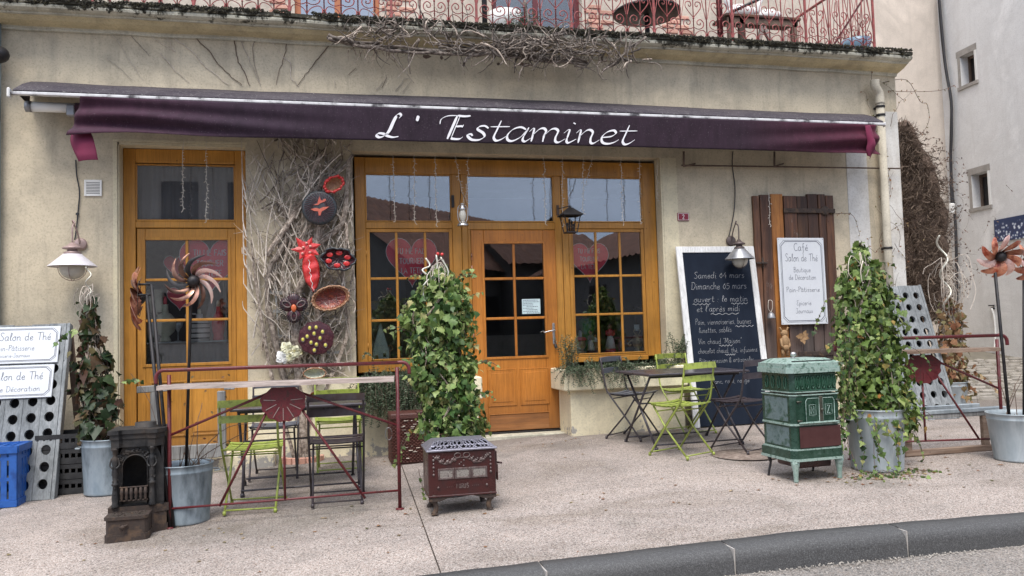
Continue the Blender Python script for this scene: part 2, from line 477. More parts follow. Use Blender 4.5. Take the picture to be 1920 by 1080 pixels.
M['green_pale'] = mat("pale green enamel", (0.19, 0.29, 0.245), (0.30, 0.39, 0.345), 26, 0.35, 0.0, 0.2, c3=(0.06, 0.12, 0.09))
M['green_side'] = mat("mottled grey green enamel", (0.07, 0.115, 0.11), (0.13, 0.18, 0.185), 12, 0.35, 0, 0.1, c3=(0.02, 0.06, 0.035))
M['zinc'] = mat("galvanised zinc", (0.20, 0.25, 0.285), (0.28, 0.33, 0.365), 7, 0.5, 0.35, 0.15, 40, c3=(0.12, 0.15, 0.17), stretch=(1, 1, .35))
M['zinc_bright'] = mat("pale galvanised zinc", (0.31, 0.36, 0.385), (0.42, 0.465, 0.485), 5, 0.5, 0.3, 0.12, 40, c3=(0.24, 0.28, 0.30), stretch=(1, 1, .25))
M['soil'] = mat("potting soil", (0.05, 0.035, 0.025), (0.025, 0.018, 0.012), 40, 0.95, 0, 0.8)
M['blue_plastic'] = mat("blue crate plastic", (0.012, 0.075, 0.30), (0.02, 0.10, 0.36), 9, 0.45, 0, 0.08, c3=(0.01, 0.055, 0.22))
M['black_plastic'] = mat("black crate plastic", (0.015, 0.015, 0.016), (0.03, 0.03, 0.03), 9, 0.5, 0, 0.1)
M['chair_green'] = mat("lime green lacquer", (0.26, 0.32, 0.055), (0.32, 0.38, 0.075), 20, 0.42, 0, 0.12, c3=(0.19, 0.22, 0.05))
M['chair_dark'] = mat("plum black lacquer", (0.032, 0.024, 0.028), (0.05, 0.04, 0.045), 9, 0.42, 0, 0.08, c3=(0.035, 0.02, 0.018))
M['chair_slate'] = mat("slate grey lacquer", (0.10, 0.105, 0.125), (0.135, 0.14, 0.165), 9, 0.42, 0, 0.08)
M['table_dark'] = mat("dark table lacquer", (0.04, 0.034, 0.04), (0.055, 0.047, 0.055), 9, 0.3, 0, 0.05)
M['sign_white'] = mat("white enamel sign", (0.62, 0.64, 0.66), (0.57, 0.59, 0.62), 4, 0.3, 0, 0.02)
M['ink'] = mat("dark blue ink", (0.03, 0.035, 0.06), (0.04, 0.045, 0.08), 50, 0.5, 0, 0)
M['chalk'] = mat("chalk", (0.52, 0.52, 0.52), (0.26, 0.27, 0.29), 60, 0.95, 0, 0)
M['letter_white'] = mat("white print", (0.78, 0.76, 0.78), (0.70, 0.68, 0.70), 30, 0.8, 0, 0)
M['red'] = mat("glossy red ceramic", (0.50, 0.02, 0.02), (0.62, 0.05, 0.045), 20, 0.22, 0, 0.2, c3=(0.35, 0.01, 0.015))
M['red_matt'] = mat("red card", (0.82, 0.06, 0.11), (0.84, 0.07, 0.12), 4, 0.6, 0, 0)
M['ceramic_dark'] = mat("dark plum glaze", (0.045, 0.012, 0.018), (0.085, 0.025, 0.03), 30, 0.25, 0, 0.4)
M['ceramic_brown'] = mat("blood brown glaze", (0.22, 0.03, 0.02), (0.12, 0.02, 0.012), 22, 0.25, 0, 0.5, c3=(0.35, 0.07, 0.03))
M['ceramic_rim'] = mat("sandy glaze rim", (0.42, 0.24, 0.13), (0.30, 0.14, 0.08), 40, 0.4, 0, 0.5)
M['ceramic_teal'] = mat("dark teal glaze", (0.02, 0.035, 0.04), (0.05, 0.045, 0.05), 40, 0.3, 0, 0.7)
M['yellow'] = mat("yellow glaze", (0.62, 0.55, 0.10), (0.55, 0.48, 0.08), 20, 0.3, 0, 0.1)
M['cream_glaze'] = mat("pale yellow glaze", (0.62, 0.58, 0.32), (0.72, 0.70, 0.52), 22, 0.4, 0, 0.3, c3=(0.40, 0.34, 0.14))
M['lamp_white'] = mat("white enamel lamp", (0.60, 0.56, 0.58), (0.68, 0.64, 0.66), 9, 0.4, 0, 0.05)
M['lamp_pink'] = mat("dusty pink metal", (0.38, 0.27, 0.25), (0.30, 0.21, 0.19), 20, 0.5, 0.2, 0.1)
M['lamp_grey'] = mat("grey zinc lamp", (0.24, 0.24, 0.25), (0.32, 0.32, 0.33), 12, 0.4, 0.5, 0.1)
M['lamp_brown'] = mat("brown lamp iron", (0.09, 0.07, 0.065), (0.12, 0.09, 0.085), 20, 0.5, 0.4, 0.2)
M['old_pipe'] = plaster("dingy beige pipe paint", (0.56, 0.51, 0.41), (0.46, 0.41, 0.33), (0.22, 0.19, 0.15))
M['dirty_white'] = mat("dirty white rail", (0.62, 0.61, 0.61), (0.50, 0.49, 0.49), 6, 0.5, 0, 0.1, c3=(0.06, 0.055, 0.06), sep=(.42, .62))
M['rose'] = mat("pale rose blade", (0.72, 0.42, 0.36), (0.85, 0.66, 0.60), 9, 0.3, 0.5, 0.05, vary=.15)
M['vine_grey'] = mat("grey brown vine", (0.27, 0.23, 0.195), (0.15, 0.12, 0.10), 30, 0.9, 0, 0.9, c3=(0.07, 0.055, 0.045), vary=.5)
M['bulb'] = mat("frosted globe", (0.55, 0.52, 0.45), (0.5, 0.47, 0.4), 6, 0.15, 0, 0)
M['silver'] = mat("brushed silver metal", (0.62, 0.60, 0.58), (0.50, 0.48, 0.46), 20, 0.28, 0.9, 0.1)
M['cable'] = mat("black cable", (0.02, 0.02, 0.024), (0.035, 0.035, 0.04), 20, 0.6, 0, 0)
M['wire_white'] = mat("clear string light wire", (0.62, 0.56, 0.48), (0.5, 0.44, 0.36), 20, 0.4, 0, 0)
M['spiral'] = mat("pale spiral stake", (0.62, 0.60, 0.52), (0.5, 0.48, 0.4), 20, 0.4, 0.4, 0)
M['vine'] = mat("dry grey vine bark", (0.46, 0.39, 0.32), (0.30, 0.24, 0.195), 30, 0.9, 0, 0.9, c3=(0.11, 0.085, 0.065), vary=0.5)
M['vine_pale'] = mat("pale dry twig", (0.60, 0.53, 0.45), (0.38, 0.32, 0.265), 22, 0.9, 0, 0.4, vary=0.5)
M['vine_dark'] = mat("dark dry twig", (0.14, 0.095, 0.07), (0.09, 0.06, 0.045), 22, 0.9, 0, 0.4, vary=0.4)
M['moss'] = mat("black green moss", (0.016, 0.016, 0.010), (0.035, 0.031, 0.022), 40, 1.0, 0, 1.0, c3=(0.08, 0.07, 0.035))
M['cornice'] = plaster("weathered limestone", (0.60, 0.57, 0.46), (0.46, 0.43, 0.34), (0.14, 0.13, 0.10), speck=False, mould=(0.03, 0.028, 0.02))
M['cornice_cream'] = plaster("ochre limewash cove", (0.62, 0.53, 0.33), (0.50, 0.42, 0.28), (0.26, 0.21, 0.15), speck=False)
M['ivy'] = leafmat("ivy leaf", [(0, (0.018, 0.042, 0.012)), (0.25, (0.055, 0.12, 0.03)), (0.6, (0.165, 0.25, 0.065)), (0.88, (0.32, 0.39, 0.14)), (1, (0.42, 0.38, 0.16))])
M['ivy_light'] = leafmat("yellow green ivy leaf", [(0, (0.03, 0.06, 0.015)), (0.35, (0.09, 0.15, 0.03)), (0.8, (0.19, 0.27, 0.07)), (0.95, (0.33, 0.38, 0.12)), (1, (0.40, 0.17, 0.04))])
M['ivy_dark'] = leafmat("bronzed ivy leaf", [(0, (0.02, 0.04, 0.018)), (0.5, (0.04, 0.065, 0.022)), (0.8, (0.10, 0.045, 0.03)), (1, (0.14, 0.12, 0.05))])
M['dry_leaf'] = leafmat("dried brown leaf", [(0, (0.22, 0.09, 0.045)), (0.4, (0.28, 0.16, 0.08)), (0.75, (0.12, 0.12, 0.04)), (1, (0.4, 0.29, 0.17))], 0.8)
M['thatch'] = leafmat("brown thatch twig", [(0, (0.075, 0.052, 0.038)), (0.5, (0.15, 0.108, 0.08)), (1, (0.30, 0.225, 0.17))], 0.95)
M['rosemary'] = leafmat("rosemary needle", [(0, (0.04, 0.07, 0.035)), (0.5, (0.09, 0.135, 0.07)), (1, (0.22, 0.25, 0.17))], 0.6)
M['glass'] = glass("window glass", 0.18)
M['glass_dark'] = glass("dim window glass", 0.11)
M['curtain'] = mat("grey net curtain", (0.20, 0.19, 0.19), (0.16, 0.15, 0.155), 3, 0.9, 0, 0.2, stretch=(6, 6, .3))
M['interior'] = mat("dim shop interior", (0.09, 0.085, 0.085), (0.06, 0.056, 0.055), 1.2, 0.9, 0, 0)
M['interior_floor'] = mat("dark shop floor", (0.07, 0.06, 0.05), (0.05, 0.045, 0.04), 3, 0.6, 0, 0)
M['shelf_wood'] = mat("window shelf", (0.34, 0.30, 0.25), (0.26, 0.23, 0.19), 7, 0.6, 0, 0)
M['wicker'] = mat("dark wicker case", (0.055, 0.018, 0.014), (0.10, 0.035, 0.025), 30, 0.5, 0, 0.8, 90, stretch=(1, 1, 3))
M['paper'] = mat("pale blue paper", (0.55, 0.66, 0.66), (0.50, 0.62, 0.63), 4, 0.8, 0, 0)
M['plate'] = mat("oxblood number plate", (0.20, 0.012, 0.03), (0.24, 0.02, 0.04), 5, 0.3, 0, 0)
M['white'] = mat("plain white paint", (0.76, 0.75, 0.72), (0.7, 0.69, 0.66), 6, 0.5, 0, 0.05)
M['brick'] = mat("pinkish brick", (0.50, 0.25, 0.18), (0.58, 0.34, 0.26), 12, 0.9, 0, 0.5, vary=0.2)
M['orange_up'] = mat("orange upstairs frame", (0.40, 0.13, 0.05), (0.45, 0.16, 0.06), 6, 0.5, 0, 0.1)
M['jar_green'] = mat("green glass", (0.01, 0.18, 0.05), (0.02, 0.25, 0.07), 4, 0.1, 0, 0)
M['jar_red'] = mat("ruby glass", (0.55, 0.03, 0.06), (0.7, 0.09, 0.11), 30, 0.15, 0, 0.3)
M['jar_stone'] = mat("sage stoneware", (0.52, 0.54, 0.42), (0.62, 0.62, 0.48), 14, 0.3, 0, 0.4)
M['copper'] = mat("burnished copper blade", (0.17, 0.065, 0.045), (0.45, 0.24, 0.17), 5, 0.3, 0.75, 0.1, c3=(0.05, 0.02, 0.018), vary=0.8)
M['gold'] = mat("gilded orange blade", (0.30, 0.06, 0.03), (0.46, 0.20, 0.12), 12, 0.34, 0.5, 0.1, c3=(0.14, 0.02, 0.016), vary=0.65)
# ------------------------------------------------------------------ lettering: single-stroke hand, own glyph table
GL = {
'a': (5.2, ["4,5 1.5,5 .3,2.5 1.5,0 3.5,1.2 4,4.5", "4,5 4,1 5,.3"]), 'b': (4.8, ["0.6,10 .5,5 .5,0 2.5,0 4.2,2.5 2.5,5 .7,4"]),
'c': (4.4, ["4,4.3 2,5 .4,2.5 2,0 4.2,.9"]), 'd': (5.2, ["4,4.5 1.5,5 .3,2.5 1.5,0 4,1.2", "4.2,10 4,5 4,.8 5,.2"]),
'e': (4.4, ["0.6,2.3 3.6,3 2.6,5 .6,3 1.5,0 4.2,.9"]), 'f': (4.4, ["4,9.3 2.6,9.8 2,7 2,-2 .8,-3.6", "!.4,5 3.8,5.1"]),
'g': (5, ["4,4.5 1.5,5 .3,2.5 1.5,0 4,1.2", "4,5 4,-2 2,-4 .3,-2.8"]), 'h': (4.9, ["0.6,10 .5,5 .5,0", "0.5,3.2 2.5,5 3.8,3.5 3.8,.6 4.7,.2"]),
'i': (2.4, ["1,5 1,1 2.2,.2", "!1,7 1.2,7.6"]), 'j': (2.6, ["1.6,5 1.5,-2.5 0,-4", "!1.6,7 1.8,7.6"]), 'l': (2.6, ["0.4,2 2.4,8 1.6,10 1,7 1,1 2.4,.2"]),
'm': (7, ["!.5,5 .5,0", "0.5,3.3 2,5 3,3.5 3,0", "3,3.3 4.7,5 5.6,3.5 5.6,.6 6.6,.2"]), 'n': (4.9, ["!.5,5 .5,0", "0.5,3.3 2.5,5 3.7,3.5 3.7,.6 4.7,.2"]),
'o': (4.8, ["2.6,5 .4,3 1,.3 3,.1 4,2.7 2.6,5 4.6,4.6"]), 'p': (4.8, ["!.5,5 .4,-4", "0.5,4 2.5,5 4.2,2.6 2.5,0 .5,1"]),
'q': (5, ["4,4.5 1.5,5 .3,2.5 1.5,0 4,1.2", "4,5 4,-4 5,-3"]), 'r': (3.9, ["!.5,5 .5,0", "0.5,3 2,5 3.7,4.5"]),
's': (4, ["3.5,4.5 1.6,5 .9,3.7 3.2,1.7 2.3,0 .3,.5"]), 't': (3.9, ["1.8,8.6 1.7,4 1.8,.6 2.8,0 3.8,.6", "!.2,5.4 3.6,5.5"]),
'u': (5, ["0.5,5 .5,1.2 1.8,0 3.6,1.5 3.8,5", "3.8,5 3.8,.8 4.8,.2"]), 'v': (4.2, ["!.3,5 2,0 3.8,5"]), 'x': (4.4, ["!.5,5 3.8,0", "!3.8,5 .5,0"]),
'C': (5.6, ["5,8.5 3.5,10 .8,8 .5,3 2.5,0 5.4,1.2"]), 'S': (5.6, ["5,9 3,10.3 1.2,8 4.5,3.5 3.3,.3 .2,1"]),
'T': (6, ["!0,9.4 6.4,10", "!3.3,9.8 2.8,0"]), 'B': (5.4, ["!1.1,10 .8,0", "0,9.3 3.5,10 4.2,7.5 1.2,5.3 4.9,4.5 4,.5 .2,.2"]),
'D': (6.2, ["!1.1,10 .8,0", "0,9.3 4,9.5 5.8,5 3.5,.3 .1,.2"]), 'P': (5, ["!1.1,10 .8,0", "0,9.2 3.5,10.2 5,7.5 1.1,4.8"]),
'E': (5.4, ["5,9 3,10 1.2,8 3,5.5 .7,3 2,0 5,1"]), 'J': (5.2, ["!1.5,9.8 5.3,10", "3.6,10 3.6,1 2,-.5 .2,1.2"]),
'M': (7, ["0.2,1 1.2,9 1.6,9.6 3.4,3 5.2,10 6,8 6.2,1 7,.2"]), 'V': (5.6, ["0,9.4 1,9.6 2.7,0 5.4,10"]),
'0': (4.6, ["2.2,7 .4,3.5 2.2,0 4,3.5 2.2,7 3.4,7"]), '4': (5.2, ["!3.4,9 .3,3.5 5,3.5", "!3.8,6 3.8,0"]), '5': (5, ["!4.5,8 1.2,8 .9,5", "0.9,5 4,5 4.4,2.3 2.5,0 .4,.8"]),
'2': (5.2, ["0.6,7.6 2.5,10 4.4,7.8 3.4,4.6 .4,0", "!.4,0 4.8,0"]),
'-': (4, ["!.5,3 3.3,3.2"]), ',': (2, ["!1,.4 .4,-1.4"]), "'": (2, ["!1,10 .8,7.8"]), ':': (2.2, ["!1,.2 1,.7", "!1,4 1,4.5"]), '"': (2.8, ["!.8,10 .6,8", "!1.9,10 1.7,8"]),
'&': (5.6, ["4.8,0 1,7 2.5,9.5 3.8,7.5 .5,3 2,0 5,3.6"]), '.': (1.8, ["!.8,.1 .9,.5"]), ' ': (3.4, []),
}
for k, b, acc in (('é', 'e', "!2.2,6.3 3.6,8.2"), ('è', 'e', "!3.4,6.3 1.8,8.2"), ('â', 'a', "!1,6.3 2.2,7.9 3.4,6.3")):
    GL[k] = (GL[b][0], GL[b][1] + [acc])
CAPS = {'T': (5.6, ["!0,10 5,10", "!2.5,10 2.5,0"]), 'U': (6, ["0.6,10 .6,3 1.4,.4 3.6,.4 4.6,3 4.6,10"]), 'M': (7, ["!.5,0 .8,10 3.4,3.4 6,10 6.3,0"]),
'E': (5, ["!4.4,10 .6,10 .6,0 4.5,0", "!.6,5.2 3.9,5.2"]), 'F': (5, ["!.6,0 .6,10 4.5,10", "!.6,5.3 3.9,5.3"]), 'A': (6, ["!.1,0 2.8,10 5.4,0", "!1.1,3.5 4.4,3.5"]),
'I': (2, ["!1,0 1,10"]), 'S': (5.2, ["4.5,8.6 2.4,10 .7,7.8 2.5,5.3 4.5,3.2 2.8,0 .5,1.2"]), 'O': (6.4, ["3,10 .6,7 .6,3 3,0 5.4,3 5.4,7 3,10"]), 'R': (5.6, ["!.6,0 .6,10", "0.6,10 3.6,10 4.6,7.6 3.4,5.2 .6,5.2", "!2.6,5.2 5,0"]),
'N': (6.2, ["!.6,0 .6,10 5.2,0 5.2,10"]), 'L': (4.8, ["!.6,10 .6,0 4.4,0"]), 'Z': (5.4, ["!.5,10 4.8,10 .4,0 4.9,0"]), 'H': (5.8, ["!.6,0 .6,10", "!4.8,0 4.8,10", "!.6,5.2 4.8,5.2"]), ' ': (3.4, []), '.': (2, ["!.8,.1 1,.5"]),
'-': (4, ["!.5,4.6 3.3,4.6"]), "'": (2, ["!1,10 .8,7.8"])}
def strokes(text, table=GL, shear=0.0, jit=0.0, xs=1.0):
    x, out = 0.0, []
    for ch in text:
        adv, ss = table.get(ch, table[' '])
        dy = random.uniform(-jit, jit)
        for s_ in ss:
            straight = s_.startswith('!')
            P = [tuple(float(c) for c in q.split(',')) for q in s_.strip('!').split()]
            P = [Vector((px_ * xs, py_ + dy, 0)) for px_, py_ in P]
            if not straight: P = smooth_pts(P, 4)
            out.append([(x + p.x + p.y * shear, p.y) for p in P])
        x += (adv + 0.5) * xs
    return out, x
def ribbon(mb, pts, wfun, place):
    """flat pen stroke; place(u, v) -> 3D point"""
    n = len(pts); L, Rr = [], []
    for i in range(n):
        a, b = pts[max(i - 1, 0)], pts[min(i + 1, n - 1)]
        dx, dy = b[0] - a[0], b[1] - a[1]
        q = math.hypot(dx, dy) or 1
        dx, dy = dx / q, dy / q
        w = wfun(dx, dy, i / (n - 1)) / 2
        L.append(place(pts[i][0] - dy * w, pts[i][1] + dx * w)); Rr.append(place(pts[i][0] + dy * w, pts[i][1] - dx * w))
    mb.add(L + Rr, [(i, i + n, i + 1 + n, i + 1) for i in range(n - 1)])
def write(mb, text, O, U, V, size, w=0.9, table=GL, shear=0.0, center=True, jit=0.0, xs=1.0, width=None, off=None):
    ss, tot = strokes(text, table, shear, jit, xs)
    k = size / 10.0
    ku = width / tot if width else k
    sh = -tot / 2 if center else 0
    O, U, V = Vector(O), Vector(U).normalized(), Vector(V).normalized()
    for p in ss:
        e = p
        ribbon(mb, e, lambda dx, dy, t: w, lambda u, v: O + U * ((u + sh) * ku) + V * (v * k))
    return tot * ku

# ------------------------------------------------------------------ ground
def gsheet(x0, x1, y0, y1, nx, ny, off, name, m, fn=gz):
    b = MB(); P = []
    for j in range(ny + 1):
        row = []
        for i in range(nx + 1):
            x = lerp(x0, x1, i / nx); ya = y0(x) if callable(y0) else y0; yb = y1(x) if callable(y1) else y1; y = lerp(ya, yb, j / ny)
            row.append(Vector((x, y, fn(x, y) + off)))
        P.append(row)
    b.grid(P)
    return b
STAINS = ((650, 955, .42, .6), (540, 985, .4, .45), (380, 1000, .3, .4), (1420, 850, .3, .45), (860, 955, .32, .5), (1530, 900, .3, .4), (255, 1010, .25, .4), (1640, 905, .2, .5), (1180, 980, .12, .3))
def aggregate(name, base, pale, dark, red, scale=130):
    m, n, l, p = nt(name)
    v = coords(n, l, 'World')
    vo = n.new("ShaderNodeTexVoronoi"); vo.inputs['Scale'].default_value = scale; l.new(v, vo.inputs['Vector'])
    sep = n.new("ShaderNodeSeparateColor"); l.new(vo.outputs['Color'], sep.inputs[0])
    c = ramp(n, l, sep.outputs[0], [(0, dark), (0.18, base), (0.55, pale), (0.8, red), (1, tuple(min(1, k * 1.3) for k in pale))])
    c = mix(n, l, ramp(n, l, vo.outputs['Distance'], [(0.5, 0.0), (0.8, 0.6)]), c, tuple(k * .55 for k in dark))
    big = noise_n(n, l, v, 0.8, 6, .6)
    c = mix(n, l, 1.0, c, ramp(n, l, big, [(0.3, (.80, .79, .78)), (0.7, (1.08, 1.06, 1.05))]), 'MULTIPLY')
    med = noise_n(n, l, v, 5, 6, .7, .5)
    c = mix(n, l, ramp(n, l, med, [(0.58, 0.0), (0.8, 0.4)]), c, (0.16, 0.14, 0.11))
    st = noise_n(n, l, coords(n, l, 'World', (1, 1.6, 1)), .55, 7, .68, .8)      # old stains and damp patches
    c = mix(n, l, 1.0, c, ramp(n, l, st, [(.34, (.66, .64, .60)), (.46, (.9, .9, .9)), (.6, (1.05, 1.04, 1.03))]), 'MULTIPLY')
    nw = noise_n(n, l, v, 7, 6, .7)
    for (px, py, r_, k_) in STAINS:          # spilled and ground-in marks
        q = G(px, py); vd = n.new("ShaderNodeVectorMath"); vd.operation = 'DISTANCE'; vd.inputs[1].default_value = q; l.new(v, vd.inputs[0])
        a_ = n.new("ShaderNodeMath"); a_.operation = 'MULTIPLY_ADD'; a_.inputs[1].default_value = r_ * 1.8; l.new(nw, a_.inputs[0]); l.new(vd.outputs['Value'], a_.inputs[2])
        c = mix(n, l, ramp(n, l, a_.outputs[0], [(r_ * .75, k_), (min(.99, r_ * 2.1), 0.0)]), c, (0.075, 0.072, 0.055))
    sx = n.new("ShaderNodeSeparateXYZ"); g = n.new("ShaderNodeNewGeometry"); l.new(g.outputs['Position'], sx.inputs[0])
    hm = n.new("ShaderNodeMapRange"); hm.inputs[1].default_value = -1.7; hm.inputs[2].default_value = -.2; hm.inputs[3].default_value = -.16; hm.inputs[4].default_value = .12; l.new(sx.outputs[1], hm.inputs[0])  # wall-foot dirt, with the shade near the facade mixed into its colour
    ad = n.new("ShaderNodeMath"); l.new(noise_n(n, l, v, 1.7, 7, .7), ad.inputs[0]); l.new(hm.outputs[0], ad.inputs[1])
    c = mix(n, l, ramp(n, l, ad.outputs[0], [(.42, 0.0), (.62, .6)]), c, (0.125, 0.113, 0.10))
    l.new(c, p.inputs['Base Color']); p.inputs['Roughness'].default_value = 0.85
    p.inputs['Specular IOR Level'].default_value = 0.3
    bump(n, l, p, vo.outputs['Distance'], 0.4, 0.002)
    return m
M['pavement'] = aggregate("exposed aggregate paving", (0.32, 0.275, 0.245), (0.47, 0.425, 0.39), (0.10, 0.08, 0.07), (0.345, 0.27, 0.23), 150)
M['road'] = aggregate("worn asphalt", (0.20, 0.185, 0.17), (0.30, 0.28, 0.26), (0.08, 0.075, 0.07), (0.24, 0.20, 0.17), 130)
M['kerb'] = mat("dark basalt kerb", (0.034, 0.033, 0.033), (0.056, 0.055, 0.055), 150, 0.62, 0, 0.6, 300, c3=(0.11, 0.11, 0.11), bd=0.003, space='World')
M['mortar'] = mat("pale joint mortar", (0.42, 0.39, 0.36), (0.34, 0.31, 0.28), 60, 0.9, 0, 0.4)
M['cobble'] = mat("lane cobble stone", (0.26, 0.235, 0.205), (0.34, 0.31, 0.27), 20, 0.85, 0, 0.4, vary=0.25)
M['earth'] = mat("lane bedding earth", (0.14, 0.125, 0.10), (0.20, 0.18, 0.14), 6, 0.95, 0, 0.4, space='World')

def KY(x): return -4.085 - .058 * x
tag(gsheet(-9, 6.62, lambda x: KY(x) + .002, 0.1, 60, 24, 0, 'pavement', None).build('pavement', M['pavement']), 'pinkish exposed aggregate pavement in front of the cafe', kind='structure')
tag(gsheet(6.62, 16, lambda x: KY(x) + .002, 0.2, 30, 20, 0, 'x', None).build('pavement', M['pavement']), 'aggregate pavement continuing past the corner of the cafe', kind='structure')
# expansion joint in the pavement
jb = MB()
jp = [G(782, 935), G(800, 985), G(815, 1030), G(832, 1072)]
jp = [Vector((lerp(.67, .575, t), lerp(-1.0, KY(.58) + .01, t), 0)) for t in [i / 14 for i in range(15)]]
jb.grid([[Vector((p.x - .0035, p.y, gz(p.x, p.y) + .004)), Vector((p.x + .0035, p.y, gz(p.x, p.y) + .004))] for p in jp])
tag(jb.build('pavement_joint', M['soil']), 'narrow dark expansion joint running across the pavement', kind='structure')
jb = MB()
jb.grid([[Vector((lerp(-2.44, -2.62, t) - .004, lerp(-1.1, -4.19, t), gz(-2.5, lerp(-1.1, -4.19, t)) + .004)), Vector((lerp(-2.44, -2.62, t) + .004, lerp(-1.1, -4.19, t), gz(-2.5, lerp(-1.1, -4.19, t)) + .004))] for t in [i / 10 for i in range(11)]])
tag(jb.build('pavement_joint', M['soil']), 'second pavement joint beside the blue crate', kind='structure')
# kerb stones
def kz(x): return gz(x, KY(x))
kerb = thing('kerb', 'dark grey stone kerb between pavement and road', None, (0, KY(0), kz(0)), kind='structure')
ks = [0.07 + 1.02 * k for k in range(-6, 13)]
for a, b_ in zip(ks, ks[1:]):
    mb = MB(); n = 8
    prof = [(0, -0.3), (0, 0.004), (-.07, .002), (-.115, -.008), (-.145, -.032), (-.157, -.07), (-.175, -.3)]
    P = []
    for i in range(n + 1):
        x = lerp(a + .005, b_ - .005, i / n)
        P.append([Vector((x, KY(x) + y + .003 * noise.noise(Vector((x * 3, y * 9, z * 9))), kz(x) + z + .004 * noise.noise(Vector((x * 5, y * 7, 3))))) for y, z in prof])
    mb.grid(P); mb.add([p for p in P[0]], [tuple(range(len(prof)))]); mb.add([p for p in P[-1]], [tuple(reversed(range(len(prof))))])
    mb.build('kerb_stone', M['kerb'], kerb)
jm = MB()
for a in ks:
    jm.box(a - .004, a + .004, KY(a) - .155, KY(a) - .002, kz(a) - .3, kz(a) - .004)
tag(jm.build('mortar_joint', M['mortar'], kerb), kind='stuff')
def rz(x, y): return kz(x) - .135 + 0.015 * max(-14, y + 4.36)*0.3 - (0.0)
tag(gsheet(-60, 60, -45, lambda x: KY(x) - .1, 60, 20, 0, 'road', None, rz).build('road', M['road']), 'grey asphalt road beyond the kerb', kind='structure')
# ground sheet reaching the horizon
gb = MB(); gb.box(-700, 700, -700, 700, -4.0, -3.5)
tag(gb.build('ground', M['earth']), 'ground far around the village', kind='structure')
# grit and crumbs gathered in the gutter and along the foot of the facade
gr = MB()
def grit(x, y, z, r): a = random.uniform(0, 3); gr.add([(x + math.cos(a + k * 1.57) * r, y + math.sin(a + k * 1.57) * r, z) for k in range(4)] + [(x, y, z + r)], [(0, 1, 4), (1, 2, 4), (2, 3, 4), (3, 0, 4)])
for i in range(1500):
    x = random.uniform(.2, 4.6)
    if i % 3: y = KY(x) - .17 - random.expovariate(1 / .05); grit(x, y, rz(x, y) + .001, random.uniform(.002, .007))
    else: x = random.uniform(-2.5, 6.4); y = -.5 - random.expovariate(1 / .06); grit(x, y, gz(x, y) + .001, random.uniform(.002, .006))
tag(gr.build('gravel', M['cobble']), 'fine grit gathered in the gutter and at the foot of the wall', kind='stuff')
# small litter of leaves and grit on the pavement
lt = MB()
for i in range(520):
    x = random.uniform(-2.6, 6); y = random.choice([random.uniform(-4.1, -.5), random.uniform(-1, -.5), random.gauss(-3, .3)])
    if random.random() < .35: x, y = 4.0 + random.gauss(0, .35), -3.1 + random.gauss(0, .15)
    if y > -.5 or y < -4.15: continue
    z = gz(x, y) + .004; a = random.uniform(0, 6.28); r = random.uniform(.004, .018)
    c_, s_ = math.cos(a) * r, math.sin(a) * r
    lt.add([(x + c_, y + s_, z), (x - s_, y + c_, z + random.uniform(0, .006)), (x - c_, y - s_, z), (x + s_, y - c_, z + random.uniform(0, .006))], [(0, 1, 2, 3)])
tag(lt.build('fallen_leaves', M['dry_leaf']), 'small dry leaves and grit scattered over the pavement', kind='stuff')
mh = MB(); c = G(1400, 853); mh.lathe([(.0, .003), (.30, .003), (.30, .001)], (c.x, c.y, gz(c.x, c.y) + .004), 28, cap=False)
M['patch'] = mat("dark repair patch", (0.30, 0.24, 0.20), (0.17, 0.125, 0.10), 26, 0.9, 0, 0.5, sep=(.4, .55))
o = mh.build('manhole_cover', M['patch']); tag(o, 'dark round manhole cover under the plum coloured chair', 'manhole cover')

# ------------------------------------------------------------------ lane, neighbouring walls beyond the cafe's corner
PWY = 4.6
crn = W(1795, 650, PWY)
def gzl(x, y):   # lane surface rising to the back
    t = min(1, max(0, (y - 0.2) / (PWY - .2)))
    return lerp(gz(x, .2), crn.z, t)
tag(gsheet(6.62, 14, .2, 8, 16, 16, 0, 'lane', None, gzl).build('lane', M['earth']), 'lane of bedded stones rising beside the cafe', kind='structure')
lane = thing('cobbled_path', 'rough stone cobbles laid across the rising lane', None, (8, 2, gzl(8, 2)), kind='structure')
cobs = []
for k in range(5):
    mb = MB(); n = 7; pr = []
    ang = [2 * math.pi * i / n + random.uniform(-.25, .25) for i in range(n)]
    for (s_, z) in ((1, 0), (.97, .55), (.8, .9), (.4, 1.0)):
        pr.append([Vector((math.cos(a) * s_, math.sin(a) * s_, z)) for a in ang])
    for i in range(3): mb.add(pr[i] + pr[i + 1], [(j, (j + 1) % n, (j + 1) % n + n, j + n) for j in range(n)])
    mb.add(pr[3], [tuple(range(n))])
    cobs.append(mb.mesh('cobble', M['cobble']))
cnt = 0; seen_c = []
y = 0.25
while y < PWY - .15 and cnt < 298:
    x = 6.9 + random.uniform(0, .2)
    xmax = crn.x + .1
    while x < xmax and cnt < 298:
        w_ = random.uniform(.15, .30); d_ = random.uniform(.09, .13)
        yy = y + random.uniform(-.02, .02)
        o = inst('cobble', random.choice(cobs), lane, Vector((x + w_ / 2, yy, gzl(x, yy) - .008)) - lane.location, (0, 0, random.uniform(-.15, .15)), (w_ * .52, d_ * .62, random.uniform(.03, .055)))
        cnt += 1; x += w_ + .015
    y += .205
